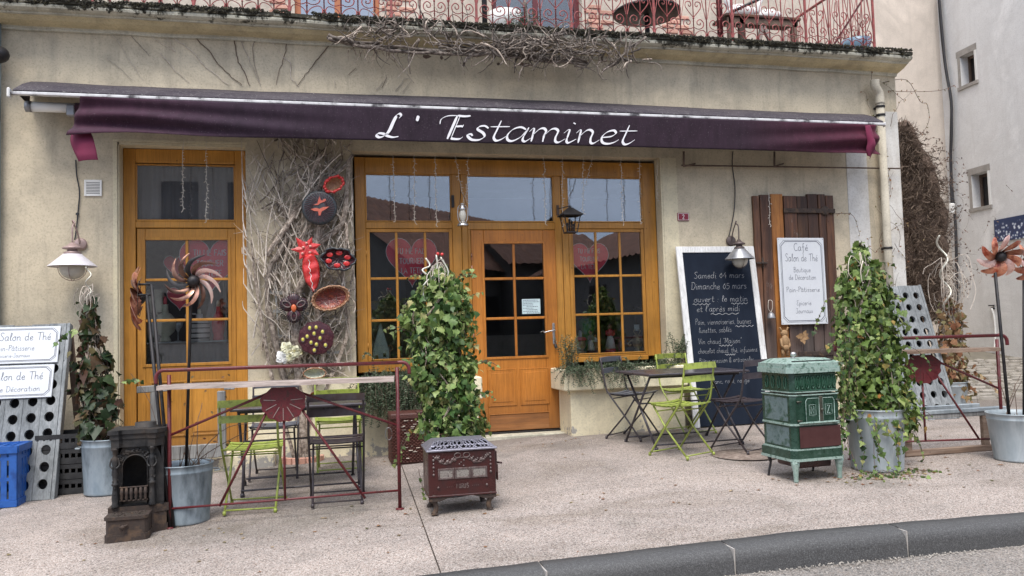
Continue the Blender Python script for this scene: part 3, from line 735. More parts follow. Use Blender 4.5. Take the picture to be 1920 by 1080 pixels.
# ------------------------------------------------------------------ walls with real openings
def holed(mb, O, U, V, N, u0, u1, v0, v1, holes, depth, div=1.2):
    """front face on O+U*u+V*v with rectangular holes; reveals go along N by depth; closed behind"""
    O, U, V, N = Vector(O), Vector(U), Vector(V), Vector(N)
    us = {u0, u1}; vs = {v0, v1}
    for a, b, c, d in holes: us |= {a, b}; vs |= {c, d}
    us, vs = sorted(us), sorted(vs)
    def ins(a, b, c, d): return any(a >= h[0] - 1e-6 and b <= h[1] + 1e-6 and c >= h[2] - 1e-6 and d <= h[3] + 1e-6 for h in holes)
    for i in range(len(us) - 1):
        for j in range(len(vs) - 1):
            a, b, c, d = us[i], us[i + 1], vs[j], vs[j + 1]
            if ins(a, b, c, d): continue
            for off in (0, depth):
                q = [O + U * x + V * y + N * off for x, y in ((a, c), (b, c), (b, d), (a, d))]
                mb.add(q, [(0, 1, 2, 3)] if off == 0 else [(3, 2, 1, 0)])
    for a, b, c, d in list(holes) + [(u0, u1, v0, v1)]:
        cs = [(a, c), (b, c), (b, d), (a, d)]
        for k in range(4):
            p, q = cs[k], cs[(k + 1) % 4]
            A, B = O + U * p[0] + V * p[1], O + U * q[0] + V * q[1]
            mb.add([A, B, B + N * depth, A + N * depth], [(0, 1, 2, 3)])
X, Y_, Z = Vector((1, 0, 0)), Vector((0, 1, 0)), Vector((0, 0, 1))
CX1 = 6.755
cafe = thing('cafe_building', 'old plastered cafe building with varnished wooden door, windows and mossy cornice', 'building', (2, 0, 0))
mb = MB()
holed(mb, (0, -.15, 0), X, Z, Y_, -7, CX1, -.5, 4.0, [(-1.86, -.705, -.4, 2.965), (.325, 3.685, -.4, 2.93)], .45)
wall = mb.build('facade_wall', M['plaster'], cafe)
mb = MB(); mb.box(CX1 - .3, CX1, .3, 7, -.5, 4.0); mb.build('side_wall', M['white_plaster'], cafe)
# smooth painted bands and plinths
mb = MB()
mb.box(3.687, 3.86, -.154, -.1, .62, 2.93, .002)
mb.box(3.665, 3.684, -.15, .0, .62, 2.93)
mb.build('painted_surround', M['cream_band'], cafe)
mb = MB(); mb.box(-1.9, -1.862, -.153, -.1, .0, 2.96, .002); mb.box(-1.9, -.69, -.153, -.1, 2.967, 2.99, .002)
mb.box(-1.858, -1.847, -.14, .02, 0, 2.962); mb.box(-1.858, -.707, -.14, .02, 2.94, 2.963)
mb.build('painted_surround', M['cream_band'], cafe)
mb = MB(); mb.box(-.704, .345, -.235, -.1, -.4, .62, .015); mb.build('painted_plinth', M['cream'], cafe)
mb = MB(); mb.box(3.69, 5.95, -.20, -.1, -.4, .62, .012); mb.build('painted_plinth', M['cream'], cafe)
mb = MB(); mb.box(-1.86, -.45, -.47, -.1, -.4, -.005, .015); mb.build('door_step', M['cream'], cafe)
mb = MB(); mb.box(1.40, 2.63, -.20, .35, -.4, -.014, .008)
mb.build('threshold', M['cornice'], cafe)
mb = MB(); mb.box(1.55, 2.485, -.03, .02, -.02, .003, .002); mb.build('threshold_strip', M['iron_black'], cafe)
# whitewashed corner pilaster strips
mb = MB()
mb.box(6.02, 6.30, -.158, -.1, -.4, 3.2, .004)
mb.box(6.53, CX1 + .003, -.157, -.1, -.4, 3.55, .004)
mb.build('whitewashed_strip', M['white_plaster'], cafe)

# cornice
def cornice_run(prof, x0, x1, n, name, m, mitre=-.15):
    mb = MB(); P = []
    for i in range(n + 1):
        t = i / n; row = []
        for (y, z) in prof:
            xe = x1 + .004
            x = lerp(x0, xe, t)
            row.append(Vector((x, y + .006 * noise.noise(Vector((x * 4, y * 8, z * 8))), z + .007 * noise.noise(Vector((x * 2.5, y * 8, 5))) + .012 * noise.noise(Vector((x * .5, 1, 2))))))
        P.append(row)
    mb.grid(P, False)
    ret = []
    for s_ in range(9):
        row = []
        for (y, z) in prof:
            e = P[-1][prof.index((y, z))]
            row.append(Vector((e.x, lerp(e.y, 3.0, s_ / 8), e.z)))
        ret.append(row)
    mb.grid(ret, False)
    return mb.build(name, m, cafe)
cornice_run([(-.15, 3.985), (-.178, 3.99), (-.18, 4.008), (-.2, 4.018)], -7, CX1, 160, 'cornice_fillet', M['cornice'])
cornice_run([(-.2, 4.018), (-.25, 4.026), (-.31, 4.042), (-.36, 4.07)], -7, CX1, 160, 'cornice_cove', M['cornice_cream'])
cornice_run([(-.36, 4.07), (-.385, 4.072), (-.388, 4.086), (-.42, 4.09), (-.448, 4.105), (-.455, 4.125), (-.44, 4.145), (-.46, 4.15), (-.462, 4.182), (-.44, 4.19), (.2, 4.195)], -7, CX1, 160, 'cornice_moulding', M['cornice'])
mb = MB(); mb.box(-7, CX1, .2, 3, 4.0, 4.19); mb.build('terrace_floor', M['cornice'], cafe)
# moss lumps on the cornice
mb = MB(); random.seed(11)
TET = [(1, 1, 1), (1, -1, -1), (-1, 1, -1), (-1, -1, 1)]
def lump(mb, c, r):
    Mx = Matrix.Rotation(random.uniform(0, 6), 3, 'Z') @ Matrix.Rotation(random.uniform(0, 6), 3, 'X')
    vs = []
    for (a, b, d) in ((1, 0, 0), (-1, 0, 0), (0, 1, 0), (0, -1, 0), (0, 0, 1), (0, 0, -1)):
        vs.append(Vector(c) + (Mx @ Vector((a, b, d))) * r * random.uniform(.6, 1.3))
    mb.add(vs, [(0, 2, 4), (2, 1, 4), (1, 3, 4), (3, 0, 4), (2, 0, 5), (1, 2, 5), (3, 1, 5), (0, 3, 5)])
for i in range(15000):
    x = random.uniform(-2.9, 6.74)
    d = noise.noise(Vector((x * 1.3, 0, 0))) * .5 + noise.noise(Vector((x * 6, 3, 0))) * .55 + .34
    if 6.4 < x: d -= .25
    d -= .12 + .35 * max(0, noise.noise(Vector((x * .8, 5, 1))))
    if -.25 < x < .0: d -= .6
    d += .5 * noise.noise(Vector((x * 17, 8, 0)))
    if random.random() > d + .45: continue
    drop = max(0, d) * .12 * random.random() ** 1.3
    if -2.15 < x < -1.75: drop += .09 * random.random() ** 1.5
    z = 4.205 - drop - random.uniform(0, .02)
    y = -.467 if z > 4.15 else -.455
    if random.random() < .25: y = random.uniform(-.46, -.3); z = 4.2
    lump(mb, (x, y + random.uniform(-.012, .006), z), random.uniform(.004, .012) * random.choice((1, 1, 1.5)))
tag(mb.build('moss', M['moss'], cafe), kind='stuff')
# dark crack and holes under the cornice
mb = MB(); random.seed(5)
for (px, py, w_, h_) in ((190, 61, 12, 9), (800, 106, 18, 8), (828, 108, 7, 8), (935, 120, 10, 5), (985, 121, 26, 9), (498, 68, 8, 5)):
    c = W(px, py, -.152); n = 11
    vs = [(c.x + math.cos(6.283 * k / n) * w_ * .0027 * random.uniform(.6, 1.2), -.1525, c.z + math.sin(6.283 * k / n) * h_ * .0027 * random.uniform(.6, 1.2)) for k in range(n)]
    mb.add(vs, [tuple(range(n))])
mb.build('plaster_hole', M['vine_dark'], cafe)

# ------------------------------------------------------------------ joinery
def rect_frame(mb, x0, x1, z0, z1, gx0, gx1, gz0, gz1, y0, y1, ch=.004):
    mb.box(x0, gx0, y0, y1, z0, z1, ch); mb.box(gx1, x1, y0, y1, z0, z1, ch)
    mb.box(gx0 + .0003, gx1 - .0003, y0 + .0006, y1 - .0006, z0 + .0004, gz0, ch); mb.box(gx0 + .0003, gx1 - .0003, y0 + .0006, y1 - .0006, gz1, z1 - .0004, ch)
def bead(mb, gx0, gx1, gz0, gz1, w, y0, y1):
    rect_frame(mb, gx0 - w, gx1 + w, gz0 - w, gz1 + w, gx0, gx1, gz0, gz1, y0, y1, .002)
def glazing(part, gx0, gx1, gz0, gz1, mx, mz, y, m, mw=.026, gm='glass'):
    xs = [gx0] + list(mx) + [gx1]; zs = [gz0] + list(mz) + [gz1]
    zs.sort()
    for i in range(len(xs) - 1):
        for j in range(len(zs) - 1):
            a = xs[i] + (mw / 2 if i else 0); b = xs[i + 1] - (mw / 2 if i < len(xs) - 2 else 0)
            c = zs[j] + (mw / 2 if j else 0); d = zs[j + 1] - (mw / 2 if j < len(zs) - 2 else 0)
            pb = MB(); pb.box(a - .004, b + .004, y + .012, y + .015, c - .004, d + .004)
            # old panes are never quite coplanar
            t = random.uniform(-.0012, .0012); pb.v = [(v[0], v[1] + t * (v[0] - a) + random.choice((0, 0)), v[2]) for v in pb.v]
            pb.build('pane', M[gm], part)
    for xm in mx:
        b = MB(); b.box(xm - mw / 2, xm + mw / 2, y, y + .03, gz0, gz1, .005); b.build('muntin', m, part)
    for zm in mz:
        for i in range(len(xs) - 1):
            b = MB(); b.box(xs[i] + (mw / 2 if i else 0), xs[i + 1] - (mw / 2 if i < len(xs) - 2 else 0), y + .001, y + .029, zm - mw / 2, zm + mw / 2, .005); b.build('muntin', m, part)
OR, DO = M['orange'], M['door_orange']
# --- side door (two thirds glazed, fixed)
mb = MB()
rect_frame(mb, -1.845, -.716, -.0, 2.937, -1.737, -.821, .02, 2.80, 0, .09, .006)
mb.box(-1.737, -.821, .002, .088, 2.163, 2.226, .005)
mb.box(-1.728, -.830, .006, .02, 2.226, 2.242, .004)
mb.build('door_frame', OR, cafe)
w = MB(); bead(w, -1.724, -.834, 2.246, 2.778, .0125, .012, .05); wp = w.build('window', OR, cafe)
glazing(wp, -1.724, -.834, 2.246, 2.778, [], [], .025, OR, gm='glass_dark')
mb = MB()
rect_frame(mb, -1.727, -.823, .03, 2.157, -1.653, -.896, .845, 2.044, .012, .055, .004)
bead(mb, -1.653, -.896, .845, 2.044, .028, .003, .012)
bead(mb, -1.60, -1.31, .16, .66, .016, .002, .012); bead(mb, -1.24, -.945, .16, .66, .016, .002, .012)
sd_ = mb.build('door', OR, cafe)
glazing(sd_, -1.653, -.896, .845, 2.044, [-1.276], [1.657, 1.262], .014, OR)
for a, b in ((-1.60, -1.31), (-1.24, -.945)):
    q = MB(); q.box(a + .02, b - .02, .006, .0118, .18, .64, .004); q.build('door_panel', OR, sd_)
# --- shopfront frame
mb = MB()
F0 = 0.0
mb.box(.348, .452, F0, .09, .68, 2.9, .006)                # outer stile by the vine
mb.box(3.512, 3.663, F0, .09, .74, 2.9, .006)
mb.box(3.583, 3.589, -.003, .01, .74, 2.9)
mb.box(.4525, 3.5115, .001, .089, 2.735, 2.899, .006)      # head
mb.box(1.352, 1.448, F0, .09, .68, 2.7348, .006)
mb.box(1.452, 1.516, F0 + .004, .09, 0, 2.7348, .006)
mb.box(2.478, 2.556, F0 + .004, .09, 0, 2.7348, .006)
mb.box(2.560, 2.628, F0, .09, .70, 2.7348, .006)
mb.box(1.517, 1.546, .01, .07, 0, 2.157, .004); mb.box(2.488, 2.4778 + .0, .01, .07, 0, 2.157, .004)
for a, b in ((.4525, 1.3515), (1.5165, 2.4775), (2.6285, 3.5115)):
    mb.box(a, b, .002, .088, 2.158 if a < 1.4 or a > 2.5 else 2.147, 2.226, .005)
mb.box(.4525, 1.3515, .002, .088, .68, .765, .006)
mb.box(2.6285, 3.5115, .002, .088, .70, .755, .006)
mb.build('shopfront_frame', OR, cafe)
for gx0, gx1 in ((.466, 1.340), (1.528, 2.466), (2.640, 3.500)):
    w = MB(); bead(w, gx0, gx1, 2.242, 2.722, .0125, .010, .05); wp = w.build('window', OR, cafe)
    glazing(wp, gx0, gx1, 2.242, 2.722, [], [], .022, OR)
for (x0, x1, gx0, gx1, gz0, mx, mzs, zb) in ((.4535, 1.3505, .490, 1.316, .815, [.763, 1.062], [1.640, 1.208], .767), (2.6295, 3.5105, 2.680, 3.472, .795, [2.943, 3.223], [1.637, 1.215], .757)):
    mb = MB(); rect_frame(mb, x0, x1, zb, 2.156, gx0, gx1, gz0, 2.122, .010, .055, .005)
    bead(mb, gx0, gx1, gz0, 2.122, .012, .004, .010)
    wp = mb.build('window', OR, cafe)
    glazing(wp, gx0, gx1, gz0, 2.122, mx, mzs, .012, OR)
    for z_ in (.95, 1.9):
        h = MB(); h.tube([(x0 - .001, .004, z_ - .03), (x0 - .001, .004, z_ + .03)], .006, 8); h.build('hinge', OR, wp)
# --- entrance door
mb = MB()
rect_frame(mb, 1.549, 2.4765, .008, 2.143, 1.684, 2.336, .792, 1.996, .004, .055, .005)
bead(mb, 1.684, 2.336, .792, 1.996, .026, -.006, .004)
bead(mb, 1.700, 1.985, .285, .650, .012, -.004, .004); bead(mb, 2.05, 2.345, .285, .650, .012, -.004, .004)
mb.box(1.70, 2.345, -.008, .004, .185, .192, .002)
dr = mb.build('door', DO, cafe)
mb = MB(); mb.box(1.70, 2.345, -.001, .004, .014, .184, .002)
M['door_worn'] = wood("worn bottom rail", (0.20, 0.085, 0.03), (0.30, 0.12, 0.035), (0.38, 0.17, 0.06), 'X', 0.6, 2, 0.2, wear=(0.5, 0.38, 0.22))
mb.build('kick_board', M['door_worn'], dr)
glazing(dr, 1.684, 2.336, .792, 1.996, [2.010], [1.621, 1.197], .006, DO, .028, 'glass_dark')
for a, b in ((1.700, 1.985), (2.05, 2.345)):
    q = MB(); q.box(a + .001, b - .001, -.001, .0038, .286, .649); q.box(a + .03, b - .03, -.005, .0, .315, .62, .004); q.build('door_panel', DO, dr)
q = MB(); q.box(2.412, 2.440, -.012, .002, .905, 1.135, .008); q.build('handle_plate', M['silver'], dr)
q = MB(); q.tube([(2.426, -.012, 1.055), (2.426, -.05, 1.055)], .009, 10); q.tube(smooth_pts([(2.426, -.05, 1.056), (2.40, -.058, 1.055), (2.30, -.056, 1.035)]), .008, 8); q.build('door_handle', M['silver'], dr)
for z in (1.86, 1.73, 1.02):
    q = MB(); q.tube([(1.5475, -.006, z - .035), (1.5475, -.006, z + .035)], .007, 8); q.tube([(1.5475, -.006, z - .004), (1.5475, -.006, z + .004)], .0085, 8); q.build('hinge', M['copper'], dr)
kk = MB(); kk.tube([(2.428, -.014, .94), (2.43, -.03, .93), (2.432, -.03, .90)], .004, 6); kk.ball((2.434, -.032, .885), .022, 8, 6, (.8, .5, 1.2))
tag(kk.build('key_bunch', M['cable'], None, loc=(2.43, -.03, .9)), 'bunch of keys hanging from the lock of the entrance door', 'keys')
# opening hours sheet on the door glass
c0 = W(978, 561, .016); c1 = W(1013, 588, .016)
q = MB(); q.box(c0.x, c1.x, .004, .006, c1.z, c0.z); ps = thing('opening_hours_notice', 'small pale blue printed notice taped inside the entrance door glass', 'notice', (c0.x, .01, c1.z))
q.build('sheet', M['paper'], ps)
q = MB()
for i in range(9):
    z = lerp(c0.z - .014, c1.z + .01, i / 8); x = c0.x + random.choice((.01, .012, .05)); xe = c1.x - random.choice((.01, .03, .08))
    while x < xe:
        l_ = random.uniform(.006, .02); q.box(x, min(x + l_, xe), .0030, .0042, z - .0028, z + .0028); x += l_ + .006
tag(q.build('printed_line', M['ink'], ps), kind='stuff')

# ------------------------------------------------------------------ interior behind the glass
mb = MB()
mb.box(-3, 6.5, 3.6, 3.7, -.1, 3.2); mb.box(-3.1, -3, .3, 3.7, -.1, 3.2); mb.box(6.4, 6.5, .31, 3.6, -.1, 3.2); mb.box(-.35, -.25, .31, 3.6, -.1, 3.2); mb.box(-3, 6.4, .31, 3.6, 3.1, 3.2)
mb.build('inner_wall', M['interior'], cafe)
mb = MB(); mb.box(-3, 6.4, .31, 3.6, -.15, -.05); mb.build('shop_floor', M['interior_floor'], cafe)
mb = MB(); mb.box(.36, 1.5, .075, .34, .765, .80, .004); mb.box(2.56, 3.66, .075, .34, .745, .782, .004); mb.build('window_shelf', M['shelf_wood'], cafe)
shz = W(350, 640, .22).z
mb = MB(); mb.box(-1.72, -.83, .12, .36, shz - .012, shz, .002); mb.build('window_shelf', M['zinc_bright'], cafe)
mb = MB()
def curtain(x0, x1, z0, z1, y, k):
    mb.grid([[Vector((x0 + (x1 - x0) * i / 60, y + .012 * math.sin(i * k) + .004 * math.sin(i * 2.3), z)) for i in range(61)] for z in (z0, (z0 + z1) / 2, z1)])
curtain(-1.78, -.78, 2.2, 2.85, .16, 1.1)
curtain(-1.72, -.83, .78, shz - .03, .2, .9)
mb.build('curtain', M['curtain'], cafe)
mb = MB(); mb.box(-1.0, -.97, .5, 1.2, -.05, 2.2); mb.box(1.5, 1.56, .9, 1.6, -.05, 2.4); mb.box(1.62, 1.95, 2.4, 2.5, .9, 1.4); mb.box(2.1, 3.5, 2.6, 3.0, -.05, 1.0); mb.box(.5, 1.3, 2.2, 2.6, -.05, 1.5); mb.build('shop_counter', M['shelf_wood'], cafe)

# ------------------------------------------------------------------ upper floor set back behind the terrace
UY = 1.5
def up(px, py=40): return W(px, py, UY)
ux0, ux1 = up(553).x, up(712).x
vx0, vx1 = up(925).x, up(1092).x
mb = MB(); ue = up(1508).x
holed(mb, (0, UY, 0), X, Z, Y_, -7, ue, 4.1, 8.5, [(ux0, ux1, 4.72, 6.6), (vx0, vx1, 4.25, 6.6)], .3)
mb.box(ue - .3, ue, UY + .31, 6, 4.1, 8.5)
mb.build('upper_wall', M['stone_wall'], cafe)
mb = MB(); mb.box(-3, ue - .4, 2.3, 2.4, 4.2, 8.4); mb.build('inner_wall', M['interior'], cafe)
def up_window(x0, x1, z0, z1, y, m, cols, gm):
    mb = MB(); rect_frame(mb, x0, x1, z0, z1, x0 + .07, x1 - .07, z0 + .09, z1 - .07, y, y + .06)
    wp = mb.build('window', m, cafe)
    n = len(cols) + 1
    glazing(wp, x0 + .07, x1 - .07, z0 + .09, z1 - .07, cols, [z0 + .62], y + .01, m, .07, gm)
M['glass_up'] = glass("upstairs window glass", 0.42, (.5, .55, .6))
up_window(ux0, ux1, 4.72, 6.6, UY + .05, M['orange_up'], [(ux0 + ux1) / 2], 'glass_up')
up_window(vx0, vx1, 4.25, 6.6, UY + .12, M['iron_red'], [(vx0 + vx1) / 2], 'glass_dark')
bm = MB(); bm.box(-.11, .11, -.012, .012, -.027, .027, .006); bme = bm.mesh('brick', M['brick'])
random.seed(3)
for (xa, xb) in ((ux1 + .02, ux1 + .36), (vx1 + .02, vx1 + .40), (up(1240).x, up(1300).x), (ux0 - .3, ux0 - .03)):
    for k in range(17):
        z = 4.24 + k * .066; x = xa + (.0 if k % 2 else .06)
        while x + .2 < xb + (.12 if k % 2 else 0):
            l_ = .22 * random.uniform(.8, 1.0)
            inst('brick', bme, cafe, Vector((x + l_ / 2, UY - .004 + random.uniform(-.003, .003), z)) - cafe.location, (0, random.uniform(-.02, .02), 0), (l_ / .24, 1, random.uniform(.85, 1)))
            x += l_ + .012

# ------------------------------------------------------------------ wrought iron railing on the terrace
rail = thing('balcony_railing', 'red wrought iron balcony railing with heart and scroll bars above the cornice', 'railing', (3, -.36, 4.2))
def spiral(c, r0, r1, a0, turns, n=16):
    return [Vector((c[0] + math.cos(a0 + turns * 2 * math.pi * i / n) * lerp(r0, r1, i / n), 0, c[1] + math.sin(a0 + turns * 2 * math.pi * i / n) * lerp(r0, r1, i / n))) for i in range(n + 1)]
def motif():
    mb = MB(); r = .0055
    mb.tube([(0, 0, 0), (0, 0, .92)], .006, 5)
    for s_ in (-1, 1):
        mb.tube([(s_ * .135, 0, 0), (s_ * .135, 0, .06)] if False else smooth_pts([(0, 0, .03), (s_ * .03, 0, .085), (s_ * .085, 0, .115), (s_ * .122, 0, .10), (s_ * .133, 0, .05)], 3), r, 4)
        # lower C scroll
        pts = [(0, 0, .145), (s_ * .05, 0, .125), (s_ * .10, 0, .15), (s_ * .108, 0, .20), (s_ * .075, 0, .235), (s_ * .04, 0, .215), (s_ * .042, 0, .18), (s_ * .07, 0, .175), (s_ * .075, 0, .20)]
        mb.tube(smooth_pts(pts, 3), r, 4)
        # heart
        pts = [(0, 0, .255), (s_ * .045, 0, .31), (s_ * .085, 0, .375), (s_ * .075, 0, .425), (s_ * .035, 0, .43), (s_ * .022, 0, .395), (s_ * .04, 0, .375), (s_ * .05, 0, .395)]
        mb.tube(smooth_pts(pts, 3), r, 4)
        mb.tube([(s_ * .135, 0, .24), (s_ * .02, 0, .86)], .0045, 4)
    mb.ball((0, 0, .245), .012, 6, 4); mb.ball((0, 0, .115), .010, 6, 4)
    return mb.mesh('scroll_panel', M['iron_pink'])
mot = motif()
bm = MB(); bm.tube([(0, 0, 0), (0, 0, .98)], .007, 5); bm.tube(smooth_pts([(-.03, 0, .0), (-.02, 0, .05), (0, 0, .085), (.02, 0, .05), (.03, 0, 0)], 3), .005, 4)
barm = bm.mesh('baluster', M['iron_pink'])
bm = MB(); bm.box(-.012, .012, -.012, .012, -.03, 1.0, .003); bm.ball((0, 0, 1.02), .02, 8, 6); postm = bm.mesh('post', M['iron_pink'])
RY = -.36
posts = [-2.9, -2.02, -1.14, -.26, up(0).x * 0 + W(735, 80, RY).x, 1.60, W(1072, 60, RY).x, W(1227, 60, RY).x, W(1374, 70, RY).x, W(1512, 80, RY).x, W(1640, 90, RY).x]
for a, b_ in zip(posts, posts[1:]):
    inst('post', postm, rail, Vector((a, RY, 4.2)) - rail.location)
    n = 3; d = (b_ - a) / n
    for k in range(n):
        inst('scroll_panel', mot, rail, Vector((a + d * (k + .5), RY, 4.2)) - rail.location, scale=(d / .285, 1, 1))
        if k: inst('baluster', barm, rail, Vector((a + d * k, RY, 4.2)) - rail.location)
inst('post', postm, rail, Vector((posts[-1], RY, 4.2)) - rail.location)
for k in range(7):
    inst('scroll_panel', mot, rail, Vector((posts[-1], RY + .14 + k * .26, 4.2)) - rail.location, (0, 0, math.pi / 2), (.92, 1, 1))
    inst('baluster', barm, rail, Vector((posts[-1], RY + .27 + k * .26, 4.2)) - rail.location)
mb = MB(); mb.box(-2.95, posts[-1] + .02, RY - .018, RY + .018, 5.17, 5.195, .004); mb.box(posts[-1] - .018, posts[-1] + .018, RY + .02, 1.49, 5.171, 5.194, .004); mb.build('handrail', M['iron_pink'], rail)
mb = MB(); mb.bar((posts[-1] - .01, RY + .02, 4.95), (posts[-1] - .42, RY + .35, 4.2), .02, .02); mb.build('brace', M['iron_red'], rail)

# ------------------------------------------------------------------ neighbouring house closing the lane
nh = thing('pink_rendered_house', 'pale pink rendered house wall behind the cafe at the end of the lane', 'house', (9, PWY, 1))
mb = MB(); mb.box(4.5, crn.x, PWY, PWY + .4, -.5, 14); mb.build('wall', M['pink_wall'], nh)
wd = Vector((-math.sin(R(5.4)), -math.cos(R(5.4)), 0)); wnrm = Vector((wd.y, -wd.x, 0))
def WW(px, py, off=0.0):
    d = ray(px, py); o_ = Vector((crn.x, PWY, 0)) + wnrm * off
    t = (o_ - CC).dot(wnrm) / d.dot(wnrm); q = CC + d * t
    return q
def su(q): return (q - Vector((crn.x, PWY, 0))).dot(wd)
nh2 = thing('pale_rendered_house', 'tall pale rendered house with two small stone framed windows beside the lane', 'house', (crn.x, 1, .5))
holes = []
for (a, b, c, d) in (((1803, 103), (1826, 97), (1803, 163), (1828, 152)), ((1821, 329), (1851, 320), (1825, 392), (1853, 384))):
    qa, qb, qc, qd = [WW(*p) for p in (a, b, c, d)]
    holes.append((min(su(qa), su(qc)), max(su(qb), su(qd)), (qc.z + qd.z) / 2, (qa.z + qb.z) / 2))
mb = MB(); holed(mb, (crn.x, PWY, 0), wd, Z, -wnrm, 0, 9, -1.2, 14, holes, .3)
if (CC - crn).dot(wnrm) < 0: print("normal faces away")
mb.build('wall', M['pale_wall'], nh2)
toCam = wnrm if (CC - Vector((crn.x, PWY, 0))).dot(wnrm) > 0 else -wnrm
M['stone_grey'] = mat("grey dressed stone", (0.36, 0.33, 0.30), (0.28, 0.26, 0.235), 9, 0.9, 0, 0.4)
for h in holes:
    O = Vector((crn.x, PWY, 0)); t = .006
    def slab(name, u0, u1, v0, v1, m, n0, n1, par):
        b = MB(); vs = [O + wd * u + Z * v + toCam * n_ for u in (u0, u1) for v in (v0, v1) for n_ in (n0, n1)]
        b.add(vs, [(0, 1, 3, 2), (4, 6, 7, 5), (0, 4, 5, 1), (2, 3, 7, 6), (0, 2, 6, 4), (1, 5, 7, 3)]); return b.build(name, m, par, fix=True)
    slab('lintel', h[0] - .10, h[1] + .07, h[3], h[3] + .12, M['stone_grey'], -.02, t, nh2)
    slab('sill', h[0] - .08, h[1] + .08, h[2] - .06, h[2], M['stone_grey'], -.02, .03, nh2)
    slab('jamb_stone', h[0] - .07, h[0] - .001, h[2], h[3], M['stone_grey'], -.02, t, nh2)
    slab('jamb_stone', h[1] + .001, h[1] + .05, h[2], h[3], M['white'], -.02, t, nh2)
    wf = slab('window', h[0], h[0] + .05, h[2], h[3], M['vine_dark'], -.22, -.16, nh2)
    slab('window_frame', h[0] + .05, h[1], h[3] - .05, h[3], M['vine_dark'], -.22, -.16, wf)
    slab('pane', h[0] + .05, h[1], h[2], h[3] - .05, M['iron_black'], -.2, -.19, wf)
# framed group photograph panel on that wall
pa, pb_, pc = WW(1866, 413), WW(1925, 399), WW(1868, 448)
m, n, l, p = nt("printed crowd photograph")
v = coords(n, l, 'World'); vo = n.new("ShaderNodeTexVoronoi"); vo.inputs['Scale'].default_value = 16; l.new(v, vo.inputs['Vector'])
sxy = n.new("ShaderNodeSeparateXYZ"); g_ = n.new("ShaderNodeNewGeometry"); l.new(g_.outputs['Position'], sxy.inputs[0])
zz = n.new("ShaderNodeMapRange"); zz.inputs[1].default_value = pa.z - .17; zz.inputs[2].default_value = pa.z - .03; l.new(sxy.outputs[2], zz.inputs[0])
cc = ramp(n, l, vo.outputs['Distance'], [(0.2, (0.7, 0.74, 0.8)), (0.42, (0.03, 0.06, 0.16)), (.6, (0.02, 0.03, 0.09))])
cc = mix(n, l, ramp(n, l, zz.outputs[0], [(0.3, 0.0), (0.8, 1.0)]), cc, (0.012, 0.03, 0.10))
l.new(cc, p.inputs['Base Color']); M['crowd'] = m
O = Vector((crn.x, PWY, 0)); h = (su(pa), su(pb_) + .3, pc.z - .06, pa.z)
pn = slab('photo_panel', h[0], h[1], h[2], h[3], M['crowd'], .012, .03, None)
tag(pn, 'dark blue group photograph panel fixed on the pale house wall', 'photo panel')
# cable and tap on the corner
def tubeW(mb, pts, Y, r, n=6, k=4):
    mb.tube(smooth_pts([W(a, b, Y) for a, b in pts], k), r, n)
cb = MB()
def onw(pts, o_): return smooth_pts([WW(a, b) + toCam * o_ for a, b in pts], 4)
cb.tube(onw([(1764, -20), (1770, 60), (1778, 130), (1788, 190), (1788, 250), (1787, 300), (1790, 360), (1796, 420), (1798, 500), (1799, 600), (1799, 648)], .05), .028, 8)
cb.tube(onw([(1768, -20), (1776, 70), (1783, 140), (1792, 195), (1793, 250), (1791, 300), (1791, 350), (1793, 390)], .09), .02, 8)
tag(cb.build('cable', M['cable'], None, loc=(crn.x, PWY, 4)), 'thick black cables running down the corner between the two neighbouring houses', 'cable')
jb = MB(); c = WW(1796, 391) + toCam * .12; jb.box(c.x - .05, c.x + .05, c.y - .04, c.y + .04, c.z - .1, c.z + .1, .02)
tag(jb.build('junction_box', M['white'], None, loc=c), 'small white junction box clipped on the black cable', 'junction box')
tp = thing('garden_tap', 'small outdoor tap with a white hose hanging on the pale house wall', 'tap', WW(1864, 582))
c = WW(1864, 578) + toCam * .05
q = MB(); q.tube([c - toCam * .05, c], .02, 8); q.box(c.x - .05, c.x + .05, c.y - .02, c.y + .02, c.z + .04, c.z + .06); q.build('tap_body', M['iron_black'], tp)
q = MB(); q.tube(smooth_pts([c, c + Vector((.02, -.02, -.15)), c + Vector((.03, -.02, -.45)), c + Vector((-.02, -.02, -.75))]), .018, 8); q.build('hose', M['white'], tp)

